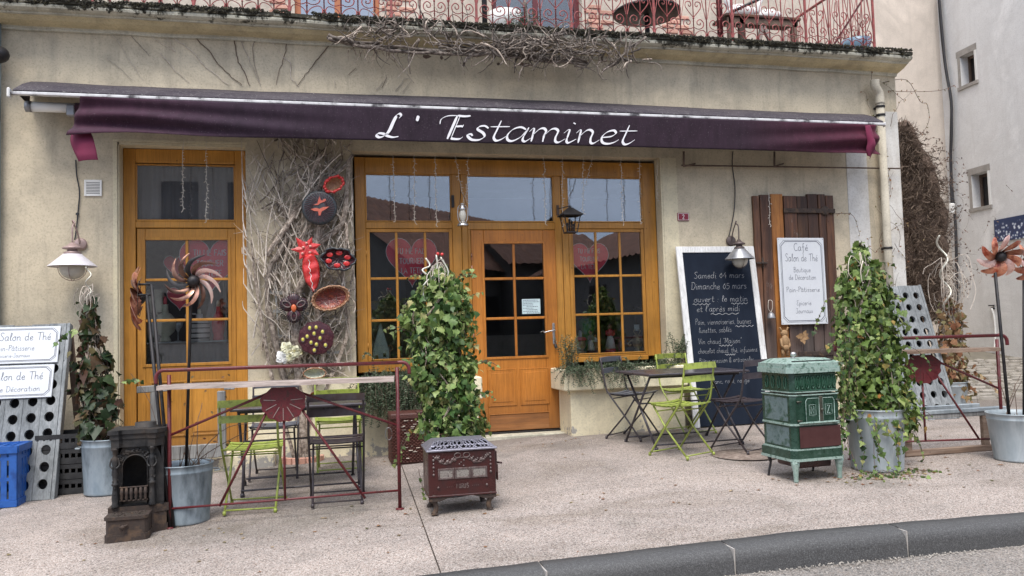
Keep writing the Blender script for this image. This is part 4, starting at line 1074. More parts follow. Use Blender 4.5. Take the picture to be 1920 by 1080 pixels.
# houses across the street (seen in the window reflections)
def opp(px, py, d): q = W(px, py, d); return Vector((q.x, -q.y, q.z))
M['tile'] = mat("clay roof tiles", (0.15, 0.07, 0.052), (0.10, 0.048, 0.035), 3, 0.9, 0, 0.6, c3=(0.20, 0.10, 0.07))
M['facade_dim'] = plaster("dull grey render", (0.13, 0.13, 0.13), (0.105, 0.105, 0.105), (0.07, 0.07, 0.07), speck=False)
def ridge_house(label, P1, P2, hw, drop, m):
    # ridge from P1 to P2, side facing the cafe gets windows
    t = thing('stone_house', label, 'house', ((P1.x + P2.x) / 2, (P1.y + P2.y) / 2, -.5))
    U = P2 - P1; U.z = 0; L = U.length; U.normalize(); N_ = Vector((-U.y, U.x, 0)); N_ = N_ if N_.y > 0 else -N_
    at = lambda u, n_, z: Vector((P1.x, P1.y, 0)) + U * u + N_ * n_ + Z * z
    zr = P1.z; zw = zr - drop
    b = MB(); vs = [at(u, n_, z) for u in (0, L) for n_ in (-hw, hw) for z in (-1, zw)]
    b.add(vs, [(0, 1, 3, 2), (4, 6, 7, 5), (0, 4, 5, 1), (2, 3, 7, 6), (1, 5, 7, 3)]); b.add([at(0, -hw, zw), at(0, hw, zw), at(0, 0, zr - .1)], [(0, 1, 2)]); b.add([at(L, -hw, zw), at(L, hw, zw), at(L, 0, zr - .1)], [(0, 1, 2)]); b.build('wall', m, t)
    for s_ in (-1, 1):
        b = MB(); n = int(L / .14); P = []
        for i in range(n + 1): P.append([at(lerp(-.2, L + .2, i / n), s_ * lerp(hw + .4, 0, j / 12), lerp(zw - drop / hw * .4, zr, j / 12) + (.05 if i % 2 else 0) + (.03 if j % 2 else 0)) for j in range(13)])
        b.grid(P, False); b.build('roof', M['tile'], t)
    for k in range(int(L / 3)):
        w_ = MB(); u = 1.5 + k * 3; vs = [at(u + a, hw + n_, z) for a in (-.5, .5) for z in (1.0, 2.2) for n_ in (-.05, .02)]
        w_.add(vs, [(0, 1, 3, 2), (4, 6, 7, 5), (0, 4, 5, 1), (2, 3, 7, 6), (0, 2, 6, 4), (1, 5, 7, 3)]); w_.build('window', M['iron_black'], t, fix=True)
    return t
def ridge_pt(px, py, zr):
    d = ray(px, py); t = (zr - CC.z) / d.z; q = CC + d * t; return Vector((q.x, -q.y, zr))
A_, B_ = ridge_pt(600, 352, 5.6), ridge_pt(930, 415, 5.6)
ridge_house('low stone house with a clay tile roof across the street', A_, B_, 3.2, 2.3, M['facade_dim'])
A_, B_ = ridge_pt(905, 436, 4.6), ridge_pt(1082, 440, 4.6)
ridge_house('low grey outbuilding across the street behind the tiled house', A_, B_, 2.5, 1.2, M['facade_dim'])
A_, B_ = ridge_pt(1180, 425, 4.4), ridge_pt(1500, 330, 4.4)
ridge_house('grey house across the street further along, with a clay roof', A_, B_, 3.2, 1.5, M['facade_dim'])
tl = thing('tall_house', 'tall plain grey rendered house across the street', 'house', (-9, -17, -.5))
b = MB(); q0 = W(140, 300, 16); q1 = W(520, 300, 16); b.box(q0.x, q1.x, -24, -16, -1, 9); b.build('wall', M['stone_grey'], tl)
b = MB(); b.box(q0.x - .4, q1.x + .4, -24.4, -15.6, 9.001, 9.4); b.build('roof', M['tile'], tl)
for k in range(3):
    for zz in (1.0, 4.2): w_ = MB(); u = lerp(q0.x, q1.x, (k + .5) / 3); w_.box(u - .5, u + .5, -16.02, -15.96, zz, zz + 1.4); w_.build('window', M['iron_black'], tl)
# ------------------------------------------------------------------ awning
random.seed(21)
AY = -.60
aw = thing('awning', 'long faded purple awning lettered L\' Estaminet over the shopfront', 'awning', (1.8, AY, 3.1))
m, n, l, p = nt("weathered purple awning cloth")
g_ = n.new("ShaderNodeNewGeometry"); sx = n.new("ShaderNodeSeparateXYZ"); l.new(g_.outputs['Position'], sx.inputs[0])
vx = coords(n, l, 'World', (.6, .6, .6))
mr = n.new("ShaderNodeMapRange"); mr.inputs[1].default_value = -2.7; mr.inputs[2].default_value = 6.2; l.new(sx.outputs[0], mr.inputs[0])
base = ramp(n, l, mr.outputs[0], [(0.02, (0.055, 0.018, 0.032)), (0.22, (0.030, 0.017, 0.028)), (0.5, (0.022, 0.014, 0.021)), (0.80, (0.025, 0.012, 0.021)), (0.95, (0.055, 0.010, 0.022)), (0.99, (0.085, 0.012, 0.028))])
nf = noise_n(n, l, coords(n, l, 'World', (3, 3, 1)), 6, 6, .6)
c = mix(n, l, 1.0, base, ramp(n, l, nf, [(0.3, .8), (0.7, 1.25)]), 'MULTIPLY')
sp = noise_n(n, l, coords(n, l, 'World'), 90, 2, .5)
c = mix(n, l, ramp(n, l, sp, [(0.66, 0.0), (0.74, 0.25)]), c, (0.3, 0.27, 0.27))
l.new(c, p.inputs['Base Color']); p.inputs['Roughness'].default_value = .9; p.inputs['Specular IOR Level'].default_value = .2
p.inputs['Sheen Weight'].default_value = .1
bump(n, l, p, noise_n(n, l, coords(n, l, 'World'), 160, 2), .15, .002); M['awning'] = m
m, n, l, p = nt("lichened awning hood")
v = coords(n, l, 'World')
c = ramp(n, l, noise_n(n, l, v, 3, 6, .7), [(0.3, (0.025, 0.018, 0.028)), (0.6, (0.055, 0.044, 0.052)), (0.8, (0.11, 0.10, 0.10))])
c = mix(n, l, ramp(n, l, noise_n(n, l, v, 45, 5, .8), [(0.55, 0.0), (0.66, 0.7)]), c, (0.26, 0.25, 0.235))
c = mix(n, l, ramp(n, l, noise_n(n, l, v, 70, 4, .8), [(0.58, 0.0), (0.66, 0.9)]), c, (0.02, 0.018, 0.02))
l.new(c, p.inputs['Base Color']); p.inputs['Roughness'].default_value = .85; bump(n, l, p, noise_n(n, l, v, 80, 4), .4, .004); M['hood'] = m
RZ = 3.262                                     # rail height
hl, hr = -2.59, 6.29
XL, XR = W(25, 178, AY).x, W(1655, 232, AY).x
mb = MB()
N_ = 120; P = []
for i in range(N_ + 1):
    t = i / N_
    sag = -.010 * math.sin(t * 9) + .006 * noise.noise(Vector((t * 20, 0, 0)))
    a = Vector((lerp(hl, hr, t), -.17, 3.505 + sag)); b_ = Vector((lerp(XL, XR, t), AY - .01, 3.300 + sag * .3))
    row = [a, a.lerp(b_, .5) + Vector((0, 0, .012)), b_, b_ + Vector((0, -.006, -.014)), b_ + Vector((0, .02, -.018))]
    P.append(row)
mb.grid(P)
mb.add([P[0][0], P[0][2], (XL, -.2, 3.262)], [(0, 1, 2)]); mb.add([P[-1][0], P[-1][2], (XR, -.2, 3.262)], [(2, 1, 0)])
mb.build('awning_hood', M['hood'], aw)
mb = MB(); mb.box(XL - .02, XR + .02, AY - .028, AY + .02, 3.250, 3.279, .006); mb.build('front_rail', M['dirty_white'], aw)
mb = MB(); mb.box(XL - .045, XL - .02, AY - .03, AY + .03, 3.225, 3.31, .008); mb.box(XR + .02, XR + .03, AY - .02, AY + .03, 3.24, 3.29, .004); mb.build('end_cap', M['white'], aw)
mb = MB(); mb.tube([(XL + .09, -.42, 3.20), (XL + .45, -.42, 3.20)], .045, 14); mb.build('roller_end', M['white'], aw)
mb = MB(); mb.tube([(XL + .04, -.42, 3.20), (XL + .09, -.42, 3.20)], .05, 12); mb.box(XL + .38, XL + .45, -.47, -.4, 3.12, 3.22, .008); mb.box(XL + .62, XL + .66, -.47, -.4, 3.13, 3.22, .006); mb.build('bracket', M['lamp_grey'], aw)
mb = MB(); mb.tube([(XL + .45, -.42, 3.20), (XR - .1, -.42, 3.20)], .05, 14); mb.build('roller', M['awning'], aw)
# hanging valance with slack folds at both ends
vl, vr = W(152, 186, AY).x, W(1640, 232, AY).x
nx, nzz = 260, 18; P = []
def vbot(x):
    z = 2.925
    if x < -1.0: z += .02 * (-1.0 - x)
    return z
for i in range(nx + 1):
    t = i / nx; x = lerp(vl, vr, t); row = []
    le = max(0, 1 - (x - vl) / 2.6); re = max(0, 1 - (vr - x) / 1.9)
    for j in range(nzz + 1):
        s_ = j / nzz
        zt = 3.25; zb = vbot(x)
        z = lerp(zt, zb, s_)
        # drapery folds running down and away from the top corners
        fl = math.sin((s_ * 5.4 - (x - vl) * 1.0) * 2.1) * .05 * le ** 1.3 * math.sin(min(1, s_ * 1.6) * math.pi / 2)
        fr_ = math.sin((s_ * 5.0 - (vr - x) * 1.25) * 2.1) * .045 * re ** 1.3 * math.sin(min(1, s_ * 1.6) * math.pi / 2)
        wv = .004 * math.sin(x * 7 + s_)
        pin = 0
        e0 = max(0, 1 - (x - vl) / .55) ** 2; e1 = max(0, 1 - (vr - x) / .4) ** 2
        xx = x - .085 * e0 * s_ ** .8 + .0 * e1 * s_
        row.append(Vector((xx, AY - .03 + fl + fr_ + wv * s_ + .05 * e0 * math.sin(s_ * 5), z - .07 * e0 * s_ - .02 * e1 * s_)))
    P.append(row)
mb = MB(); mb.grid(P); va = mb.build('valance', M['awning'], aw)
md = va.modifiers.new('thick', 'SOLIDIFY'); md.thickness = .003
# turned back end flaps with the unfaded red side out
m_flap = mat("unfaded plum cloth", (0.14, 0.014, 0.045), (0.17, 0.02, 0.055), 5, .9, 0, .1); M['flap'] = m_flap
def flap(pts_px, ys, name='end_flap'):
    L_ = [W(a, b, y) for (a, b), y in zip(pts_px[0], ys[0])]; R_ = [W(a, b, y) for (a, b), y in zip(pts_px[1], ys[1])]
    L_, R_ = smooth_pts(L_, 5), smooth_pts(R_, 5)
    P = []
    for a, b in zip(L_, R_):
        P.append([a.lerp(b, k / 8) + Vector((0, -.02 * math.sin(k / 8 * math.pi * 1.3), 0)) for k in range(9)])
    mb = MB(); mb.grid(P); o = mb.build(name, M['flap'], aw); q = o.modifiers.new('thick', 'SOLIDIFY'); q.thickness = .004
flap([[(136, 245), (133, 256), (133, 268), (139, 284), (144, 294), (148, 303)], [(168, 246), (173, 256), (176, 266), (179, 278), (181, 289), (183, 299)]], [[-.60, -.61, -.63, -.64, -.65, -.64], [-.62, -.64, -.66, -.66, -.66, -.65]])
flap([[(1622, 236), (1624, 252), (1626, 268), (1624, 280), (1626, 292)], [(1634, 236), (1640, 255), (1643, 270), (1638, 284), (1632, 298)]], [[-.66, -.67, -.66, -.65, -.64], [-.62, -.66, -.70, -.66, -.62]])
# awning support bars seen under the cloth on the right
mb = MB()
for px in (1282, 1452):
    a = W(px, 284, -.35); b_ = W(px, 312, -.35); mb = MB(); mb.tube([a, b_], .012, 6); mb.tube([b_, b_ + Vector((.22, .17, .07))], .01, 6); mb.build('support_bar', M['vine_dark'], aw)
a = W(1278, 310, -.22); b_ = W(1690, 316, -.22); mb = MB(); mb.tube([a, b_], .009, 6)
mb.build('support_bar', M['vine_dark'], aw)
# lettering: broad-nib italic
def nib(w, ang=R(38)):
    ca, sa = math.cos(ang), math.sin(ang)
    return lambda dx, dy, t: (w[0] + w[1] * abs(dx * sa - dy * ca)) * (0.55 + .45 * min(1, 6 * t, 6 * (1 - t)))
low = {'s': (5.4, [("4.9,5.6 3.8,6.6 2.4,6.2 2.1,4.9 3.7,3.3 4.2,1.6 3,.1 1.2,0 .1,1.0 -.3,2.2 .5,2.6 1.0,1.8", 0)]),
 't': (4.6, [("2.6,9.3 1.9,5 1.4,1.6 2.1,0 3.4,.5 4.9,2.4", 0), ("!.0,6.3 5.2,6.7", 1)]),
 'a': (6.6, [("5.2,5.6 3.6,6.6 1.6,5.4 .4,2.6 .8,.4 2.2,.1 4.2,2.2 5.6,5.8", 0), ("!5.9,6.6 4.9,2.4", 0), ("4.9,2.4 4.8,.6 5.6,0 6.9,1.6", 0)]),
 'm': (9.8, [("!.9,6.4 .6,0", 0), ("0.7,3 2.2,5.8 3.4,6.4 4.2,5.2 3.9,3 3.8,0", 0), ("3.9,3 5.4,5.8 6.7,6.4 7.6,5.2 7.2,2.4 7.4,.4 8.4,.1 10,1.8", 0), ("-.4,4.6 .5,6.2 .9,6", 1)]),
 'i': (3.4, [("!1.1,6.4 .7,2.2", 0), ("0.7,2.2 .7,.6 1.4,0 3.3,1.8", 0), ("!2.0,9.0 2.1,9.5", 2), ("-.5,4.4 .5,6 1.1,6.2", 1)]),
 'n': (6.6, [("!.9,6.4 .6,0", 0), ("0.7,3 2.2,5.8 3.4,6.4 4.3,5.2 4.0,2.4 4.2,.4 5.1,.1 6.6,1.8", 0), ("-.4,4.6 .5,6.2 .9,6", 1)]),
 'e': (5.4, [("0.8,3.0 3.2,3.6 4.4,5.2 3.6,6.5 1.8,5.6 .6,3.2 .9,.8 2.4,0 4.2,.7 5.6,2.2", 0)])}
low['y'] = low['n']
CAP_L = [("5.4,8.6 6.0,9.8 5.2,10.6 4.0,9.6 3.2,7 2.4,3.4 1.2,.8 -.6,-.1 -1.9,.6 -1.4,1.6 .4,1.5 2.6,.5 4.6,.1 6.6,.5", 0), ("4.4,9.4 3.6,7 2.9,3.6 2.2,1.6", 3)]
CAP_E = [("-3.4,6.4 -3.2,8.6 -.6,10.1 3.6,10.4", 1), ("3.6,10.4 6.6,10.2 9.2,10.5", 0), ("!3.4,10.2 1.0,0", 3), ("!4.6,10.2 2.6,.6", 1), ("2.6,.6 3.4,.2 6.2,.2 7.6,1.2", 0), ("!3.8,5.6 6.6,5.9", 0), ("!6.4,5.2 6.9,6.5", 1)]
lt = MB()
A_ = W(715, 257, AY - .04); B_ = W(1186, 271, AY - .04)
Ud = (B_ - A_).normalized(); size = (W(735, 212, AY).z - W(725, 257, AY).z) / 10.2
zb = A_.z
def pen(sp, x0, xs, ys, kind):
    straight = sp.startswith('!')
    Q = [tuple(float(c) for c in q.split(',')) for q in sp.strip('!').split()]
    Q = [Vector((a, b, 0)) for a, b in Q]
    if straight: Q = [Q[0].lerp(Q[-1], i / 6) for i in range(7)] if len(Q) == 2 else Q
    else: Q = smooth_pts(Q, 7)
    wf = {0: nib((.2, 1.1)), 1: nib((.18, .42)), 2: (lambda dx, dy, t: 1.1), 3: nib((.35, 1.5))}[kind]
    pts = [(x0 + (q.x * xs + q.y * ys * .22), q.y * ys) for q in Q]
    k_ = len(lt.v)
    ribbon(lt, pts, wf, lambda u, v: Vector((A_.x, AY - .0395 - .0003 * kind, zb)) + Ud * (u * size) + Z * (v * size))
x = 0
for sp, kd in CAP_L: pen(sp, 0, 1.05, .95, kd)
ap = W(777, 216, AY).x - A_.x
for sp, kd in (("!.6,10 .4,7.6", 3),): pen(sp, ap / size - 1.2, 1, .95, kd)
x = (W(833, 260, AY).x - A_.x) / size
for sp, kd in CAP_E: pen(sp, x, .98, .98, kd)
x0 = (W(876, 260, AY).x - A_.x) / size; xe = (W(1192, 270, AY).x - A_.x) / size
tot = sum(low[c_][0] for c_ in 'staminet')
xs = (xe - x0 - 2) / tot
for c_ in 'staminet':
    for sp, kd in low[c_][1]: pen(sp, x0, xs, .93, kd)
    x0 += low[c_][0] * xs
lt.build('lettering', M['letter_white'], aw)

# ------------------------------------------------------------------ vines
def wander(a, d, L, seg, wob, plane=None, pull=None):
    pts = [Vector(a)]; d = Vector(d).normalized()
    for i in range(int(L / seg)):
        d = (d + Vector((random.gauss(0, wob), random.gauss(0, wob * .4), random.gauss(0, wob)))).normalized()
        if pull is not None: d = (d + pull * .06).normalized()
        q = pts[-1] + d * seg
        if plane is not None:
            q.y = min(q.y, plane); 
            if q.y < plane - .16: q.y = plane - .16
        pts.append(q)
    return pts
def twig(mb, pts, r0, r1=None, n=4):
    r1 = r0 * .35 if r1 is None else r1
    mb.tube(pts, [lerp(r0, r1, i / (len(pts) - 1)) for i in range(len(pts))], n)
random.seed(33)
vine = thing('climbing_vine', 'leafless old vine climbing the wall between side door and shopfront', 'vine', (-.05, -.25, gz(0, -.3)))
wy = -.16
tr = MB()
stems_px = [([(572, 872), (566, 800), (560, 720), (556, 640), (553, 580), (560, 540), (580, 500), (598, 460), (640, 420), (650, 360), (655, 300)], .038, .016),
 ([(560, 870), (575, 800), (590, 720), (606, 660), (600, 600), (585, 540), (590, 470), (600, 400), (585, 340), (600, 290)], .028, .012),
 ([(578, 868), (556, 780), (530, 700), (512, 620), (500, 560), (506, 500), (520, 480), (540, 440), (552, 395), (600, 350), (640, 300)], .026, .014),
 ([(556, 872), (520, 740), (505, 690), (490, 600), (480, 530), (470, 450)], .018, .006),
 ([(582, 870), (596, 790), (610, 730), (640, 660), (650, 620), (646, 560), (640, 500), (652, 440), (640, 400), (610, 350)], .018, .008),
 ([(500, 480), (520, 450), (545, 415), (566, 380), (600, 348), (640, 320), (662, 290)], .022, .012),
 ([(545, 700), (560, 640), (545, 600), (530, 520), (545, 450)], .014, .007)]
for k, (pp, a, b) in enumerate(stems_px):
    a *= 1.35; b *= 1.4; pts = smooth_pts([W(px + random.uniform(-2, 2), py, wy - .06 - .02 * math.sin(py * .05 + k)) for px, py in pp], 4)
    tr.tube(pts, [lerp(a, b, i / (len(pts) - 1)) * random.uniform(.85, 1.15) for i in range(len(pts))], 7)
    # bark strands along the stem
    for j in range(3):
        off = Vector((random.uniform(-a, a) * .7, -a * .8, 0))
        tr.tube([q + off * lerp(1, b / a, i / len(pts)) for i, q in enumerate(pts)], a * .22, 4)
tr.build('trunk', M['vine'], vine)
br = MB(); pale = MB()
x0v, x1v = W(462, 500, wy).x, W(662, 500, wy).x
for i in range(720):
    t = random.random()
    z = lerp(3.05, .55, random.random() ** 1.15)
    cx_ = lerp(-.12, .05, (z - .6) / 2.4) if z < 1.6 else -.12
    x = random.gauss(cx_, .24 if z > 1.2 else .16)
    if x < x0v - .02 or x > x1v - .0 or i % 3 == 0: continue
    d = Vector((random.gauss(0, .6), random.uniform(-.25, .1), random.choice((1, 1, 1, -.8)) * random.uniform(.3, 1)))
    L = random.uniform(.12, .55)
    pts = wander((x, wy - random.uniform(.0, .07), z), d, L, .045, .16, wy)
    pts = [Vector((min(max(q.x, x0v - .03), x1v + .01), q.y, q.z)) for q in pts]
    twig(br if random.random() < .45 else pale, pts, random.uniform(.0035, .0105))
    if random.random() < .6:
        for s_ in range(random.randint(1, 4)):
            q = random.choice(pts)
            twig(pale, wander(q, (random.gauss(0, 1), random.uniform(-.9, .1), random.gauss(0, .7)), random.uniform(.03, .14), .03, .2, wy), .0022)
for i in range(190):   # long straighter shoots leaning up under the awning
    x = random.uniform(x0v, x1v); z = random.choice((random.uniform(1.3, 2.5), random.uniform(.7, 2)))
    pts = [Vector((min(max(q.x, x0v - .02), x1v), q.y, q.z)) for q in wander((x, wy - random.uniform(.03, .10), z), (random.choice((-.6, -.4, -.2, .25, .4, .6)), 0, 1), random.uniform(.3, .8) * (1 if z > 1.3 else .7), .06, .06, wy)]
    twig(random.choice((br, pale, pale)), pts, random.uniform(.004, .0095))
br.build('branches', M['vine'], vine); pale.build('twigs', M['vine_pale'], vine)
tb = MB()
for (a, b) in (((505, 548), (572, 552)), ((512, 583), (610, 590)), ((512, 630), (590, 632)), ((600, 662), (645, 660))):
    tb.bar(W(*a, wy - .03), W(*b, wy - .03), .015, .03)
tb.bar(W(516, 535, wy - .02), W(524, 650, wy - .02), .02, .015)
tb.build('trellis', M['grey_wood'], vine)
rb = MB()
c = G(562, 876); 
for k in range(9):
    a = math.pi + math.pi * (k + .5) / 9
    q = Vector((c.x + .18 * math.cos(a) + .02, -.30 + .15 * math.sin(a), gz(c.x, -.4)))
    b = MB(Matrix.Translation(q) @ Matrix.Rotation(a, 4, 'Z')); b.box(-.02, .02, -.028, .028, -.02, .055, .006)
    o = b.build('brick', M['brick'], vine)

# thin stems creeping over the plaster above the awning
cre = thing('creeping_stem', 'thin bare creeper stems crossing the plaster between cornice and awning', 'creeper', (-1, -.16, 3.8))
def stem_set(lst, m, name, Y=-.158):
    mb = MB()
    for pp, w_ in lst:
        pts = smooth_pts([W(a, b, Y) for a, b in pp], 4)
        pts = [q + Vector((random.gauss(0, .004), -abs(random.gauss(0, .003)), random.gauss(0, .004))) for q in pts]
        mb = MB(); mb.tube(pts, [w_ * lerp(1, .5, i / len(pts)) for i in range(len(pts))], 4); mb.build('stem', m, cre)
stem_set([([(275, 42), (305, 60), (330, 75), (360, 95), (385, 125), (410, 145), (428, 159)], .0055), ([(235, 56), (262, 85), (280, 104)], .0035), ([(270, 60), (300, 80), (330, 97)], .0035),
 ([(300, 98), (325, 128), (340, 143), (358, 156)], .004), ([(205, 60), (225, 85), (250, 125), (270, 152)], .0025), ([(200, 110), (225, 128), (248, 151)], .0025), ([(450, 70), (462, 100), (475, 130), (489, 162)], .0045),
 ([(478, 75), (474, 95), (480, 130), (489, 160)], .0045), ([(530, 105), (545, 120), (545, 145), (560, 162)], .005), ([(312, 70), (320, 85), (330, 97)], .003), ([(500, 70), (520, 90), (535, 118)], .003), ([(627, 150), (628, 165)], .003),
 ([(705, 170), (722, 150), (725, 140)], .0035), ([(742, 172), (756, 150), (770, 148)], .004), ([(755, 172), (772, 150)], .003)], M['vine_pale'], 'pale_stem')
stem_set([([(333, 42), (350, 60), (385, 88), (410, 120), (435, 145), (453, 160)], .006), ([(425, 40), (437, 55), (440, 80), (446, 110), (458, 135), (470, 161)], .006), ([(400, 8), (418, 25), (432, 42)], .006),
 ([(622, 80), (602, 103), (585, 125), (570, 145), (557, 160)], .005), ([(537, 72), (535, 95), (525, 130), (517, 161)], .004), ([(655, 140), (668, 128)], .003), ([(715, 165), (727, 145)], .003)], M['vine_dark'], 'dark_stem')

# tangle of dead vine over the cornice
tv = thing('vine_tangle', 'tangled grey dead vine hanging over the mossy cornice', 'vine', (3, -.5, 4.1))
b1, b2 = MB(), MB()
random.seed(44)
for pp, r in (([(1100, 118), (1010, 108), (930, 100), (870, 98), (790, 96), (720, 90), (650, 78), (615, 70)], .022), ([(1130, 100), (1040, 96), (960, 92), (900, 88), (820, 82)], .014), ([(870, 120), (885, 100), (930, 88), (1000, 80), (1060, 60)], .016),
     ([(1210, 70), (1180, 92), (1155, 118), (1130, 132)], .012), ([(690, 92), (720, 70), (740, 58), (738, 30)], .014), ([(1000, 110), (980, 80), (990, 50), (985, 0)], .010)):
    pts = smooth_pts([W(a, b, -.50) for a, b in pp], 4)
    for k in range(3):
        b1.tube([q + Vector((random.gauss(0, .006), random.gauss(0, .02), random.gauss(0, .008) + (k - 1) * r * .9)) for q in pts], [r * random.uniform(.6, .9) for _ in pts], 5)
def dens():
    r = random.random()
    if r < .40: return random.gauss(1040, 55), random.gauss(88, 13)
    if r < .60: return random.gauss(960, 40), random.gauss(86, 10)
    if r < .80: return random.gauss(735, 55), random.gauss(64, 12)
    if r < .90: return random.gauss(860, 50), random.gauss(78, 12)
    return random.gauss(1165, 22), random.gauss(115, 12)
for i in range(430):
    px, py = dens()
    if px < 618 or px > 1228: continue
    py = max(py, 30 + (px - 620) * .045)
    q = W(px, py, random.uniform(-.66, -.47))
    d = Vector((random.gauss(0, 1), random.gauss(0, .35), random.gauss(.1, .7)))
    L = random.uniform(.1, .42)
    pts = [q]
    dd = d.normalized(); curl = random.gauss(0, .16)
    for s_ in range(int(L / .035)):
        dd = (Matrix.Rotation(curl, 3, 'Y') @ dd + Vector((random.gauss(0, .14), random.gauss(0, .10), random.gauss(0, .14) - .02))).normalized()
        w_ = pts[-1] + dd * .035
        w_.y = min(w_.y, -.475) if w_.z < 4.25 else max(-.66, min(w_.y, -.40))
        pts.append(w_)
    if len(pts) > 2: twig(random.choice((b1, b1, b1, b2)), pts, random.choice((.004, .006, .008, .0115)) * random.uniform(.8, 1.2), None, 5)
for i in range(60):    # drooping ends below the cornice
    px = random.choice((random.gauss(700, 35), random.gauss(1160, 22), random.gauss(1090, 20), random.uniform(640, 1200)))
    q = W(px, 92 + (px - 640) * .03, -.40)
    twig(b2, wander(q, (random.gauss(0, .6), 0, -1), random.uniform(.08, .24), .03, .2, -.18), .004)
b1.build('stems', M['vine_grey'], tv); b2.build('twigs', M['vine'], tv)

# ------------------------------------------------------------------ string lights
random.seed(55)
SL = 'icicle light strings hanging over the shopfront'
def light_string(px, y0, y1, Y, label, lean=0):
    a = W(px, y0, Y); b = W(px + lean, y1, Y); L = a.z - b.z
    t = thing('string_light', label, 'string light', a, SL)
    pts = []; n = max(6, int(L / .03))
    for i in range(n + 1):
        q = a.lerp(b, i / n); q += Vector((random.gauss(0, .005), random.gauss(0, .004), 0)); pts.append(q)
    mb = MB(); mb.tube(pts, .0028, 4); mb.build('wire', M['wire_white'], t)
    mb = MB()
    for i, q in enumerate(pts[2:]):
        d = Vector((random.choice((-1, 1)) * random.uniform(.5, 1), random.uniform(-.6, .2), random.uniform(-1, .2))).normalized()
        mb.tube([q, q + d * random.uniform(.014, .028)], [.0024, .0034], 4)
    mb.build('bulbs', M['wire_white'], t)
for args in ((343, 262, 396, -.2, 'first light string over the side door transom'), (387, 264, 416, -.2, 'second light string over the side door transom, lower end kinked'),
  (737, 292, 416, -.2, 'light string before the first transom pane, nearest the vine', 4), (777, 290, 418, -.2, 'light string before the middle of the first transom pane'), (815, 292, 422, -.2, 'light string near the end of the first transom pane', 4),
  (853, 292, 384, -.2, 'light string slanting to the silver hurricane lamp', 18), (878, 292, 380, -.2, 'light string just past the silver hurricane lamp', -4),
  (1020, 294, 420, -.2, 'light string over the entrance door transom', 2), (1055, 292, 425, -.2, 'light string beside the black lantern'), (1092, 292, 400, -.2, 'light string above the third transom pane near the lantern', 2),
  (1112, 290, 345, -.2, 'short light string slanting to the black lantern', -14), (1164, 292, 420, -.2, 'light string in the middle of the third transom pane', 4), (1199, 295, 420, -.2, 'last light string on the third transom pane', 2),
  (1232, 300, 376, -.2, 'light string on the painted strip past the shopfront'), (1441, 360, 424, -.26, 'short light string hanging on the brown shutter', 3)):
    light_string(*args)

# ------------------------------------------------------------------ lamps and lanterns
def wall_lamp(px, py, Y, sw, mats, label, plate_px, loop):
    c = W(px, py, Y); s_ = sw / 2
    t = thing('wall_lamp', label, 'wall lamp', c)
    shade, globe, arm = mats
    mb = MB(); mb.lathe([(s_, 0), (s_ * .99, .006), (s_ * .42, .105), (s_ * .40, .112), (s_ * .38, .106), (s_ * .95, .002)], c, 32, cap=False); mb.build('lamp_shade', shade, t)
    mb = MB(); mb.lathe([(s_ * .36, .108), (s_ * .36, .13), (s_ * .22, .14), (s_ * .22, .155), (s_ * .42, .16), (s_ * .40, .175), (s_ * .22, .19), (s_ * .10, .215), (0, .22)], c, 20); mb.build('lamp_neck', arm, t)
    mb = MB(); mb.ball(c + Vector((0, 0, -.01)), s_ * .55, 16, 10, (1, 1, .95)); mb.build('globe', globe, t)
    mb = MB()
    for a in (0, math.pi / 2):
        mb.tube([c + Vector((math.cos(a) * s_ * .6 * math.cos(b_), math.sin(a) * s_ * .6 * math.cos(b_), -.01 - s_ * .58 * math.sin(b_))) for b_ in [math.pi * k / 12 for k in range(13)]], .003, 4)
    mb.build('wire_guard', arm, t)
    q = W(*plate_px, -.16)
    mb = MB(); rot = Matrix.Rotation(math.pi / 2, 3, 'X'); mb.lathe([(.058, -.0), (.058, .012), (.045, .022), (0, .024)], q, 20, axis=rot); mb.build('wall_plate', arm, t)
    mb = MB(); pts = smooth_pts([q + Vector((0, -.02, 0)), q + Vector((loop * .3, -.06, .10)), q + Vector((loop, -.14, .20)), Vector((c.x - loop * .1, (q.y + c.y) / 2 - .07, c.z + .40)), Vector((c.x, c.y, c.z + .36)), Vector((c.x, c.y, c.z + .21))], 5)
    mb.tube(pts, .007, 8); mb.build('gooseneck', arm, t)
    return t
wall_lamp(136, 500, -.42, .40, (M['lamp_white'], M['bulb'], M['lamp_pink']), 'white enamel wall lamp with dusty pink gooseneck beside the side door', (151, 458), -.03)
wall_lamp(1387, 486, -.42, .315, (M['lamp_grey'], M['bulb'], M['lamp_brown']), 'grey zinc wall lamp hanging in front of the menu blackboard', (1370, 452), .0)
cb = MB()
cb.tube(smooth_pts([W(a, b, -.165) for a, b in ((142, 300), (144, 330), (149, 360), (146, 400), (143, 430), (140, 450))], 4), .006, 6)
cb.box(W(145, 401, -.165).x - .012, W(145, 401, -.165).x + .012, -.172, -.155, W(145, 401, -.165).z - .01, W(145, 401, -.165).z + .01)
tag(cb.build('cable', M['cable'], None, loc=W(142, 300, -.165)), 'thin black cable dropping from the awning to the white wall lamp', 'cable')
cb = MB(); cb.tube(smooth_pts([W(a, b, -.165) for a, b in ((1374, 284), (1373, 310), (1378, 350), (1377, 390), (1372, 420), (1366, 445))], 4), .006, 6)
tag(cb.build('cable', M['cable'], None, loc=W(1374, 284, -.165)), 'thin black cable dropping from the awning to the grey wall lamp', 'cable')
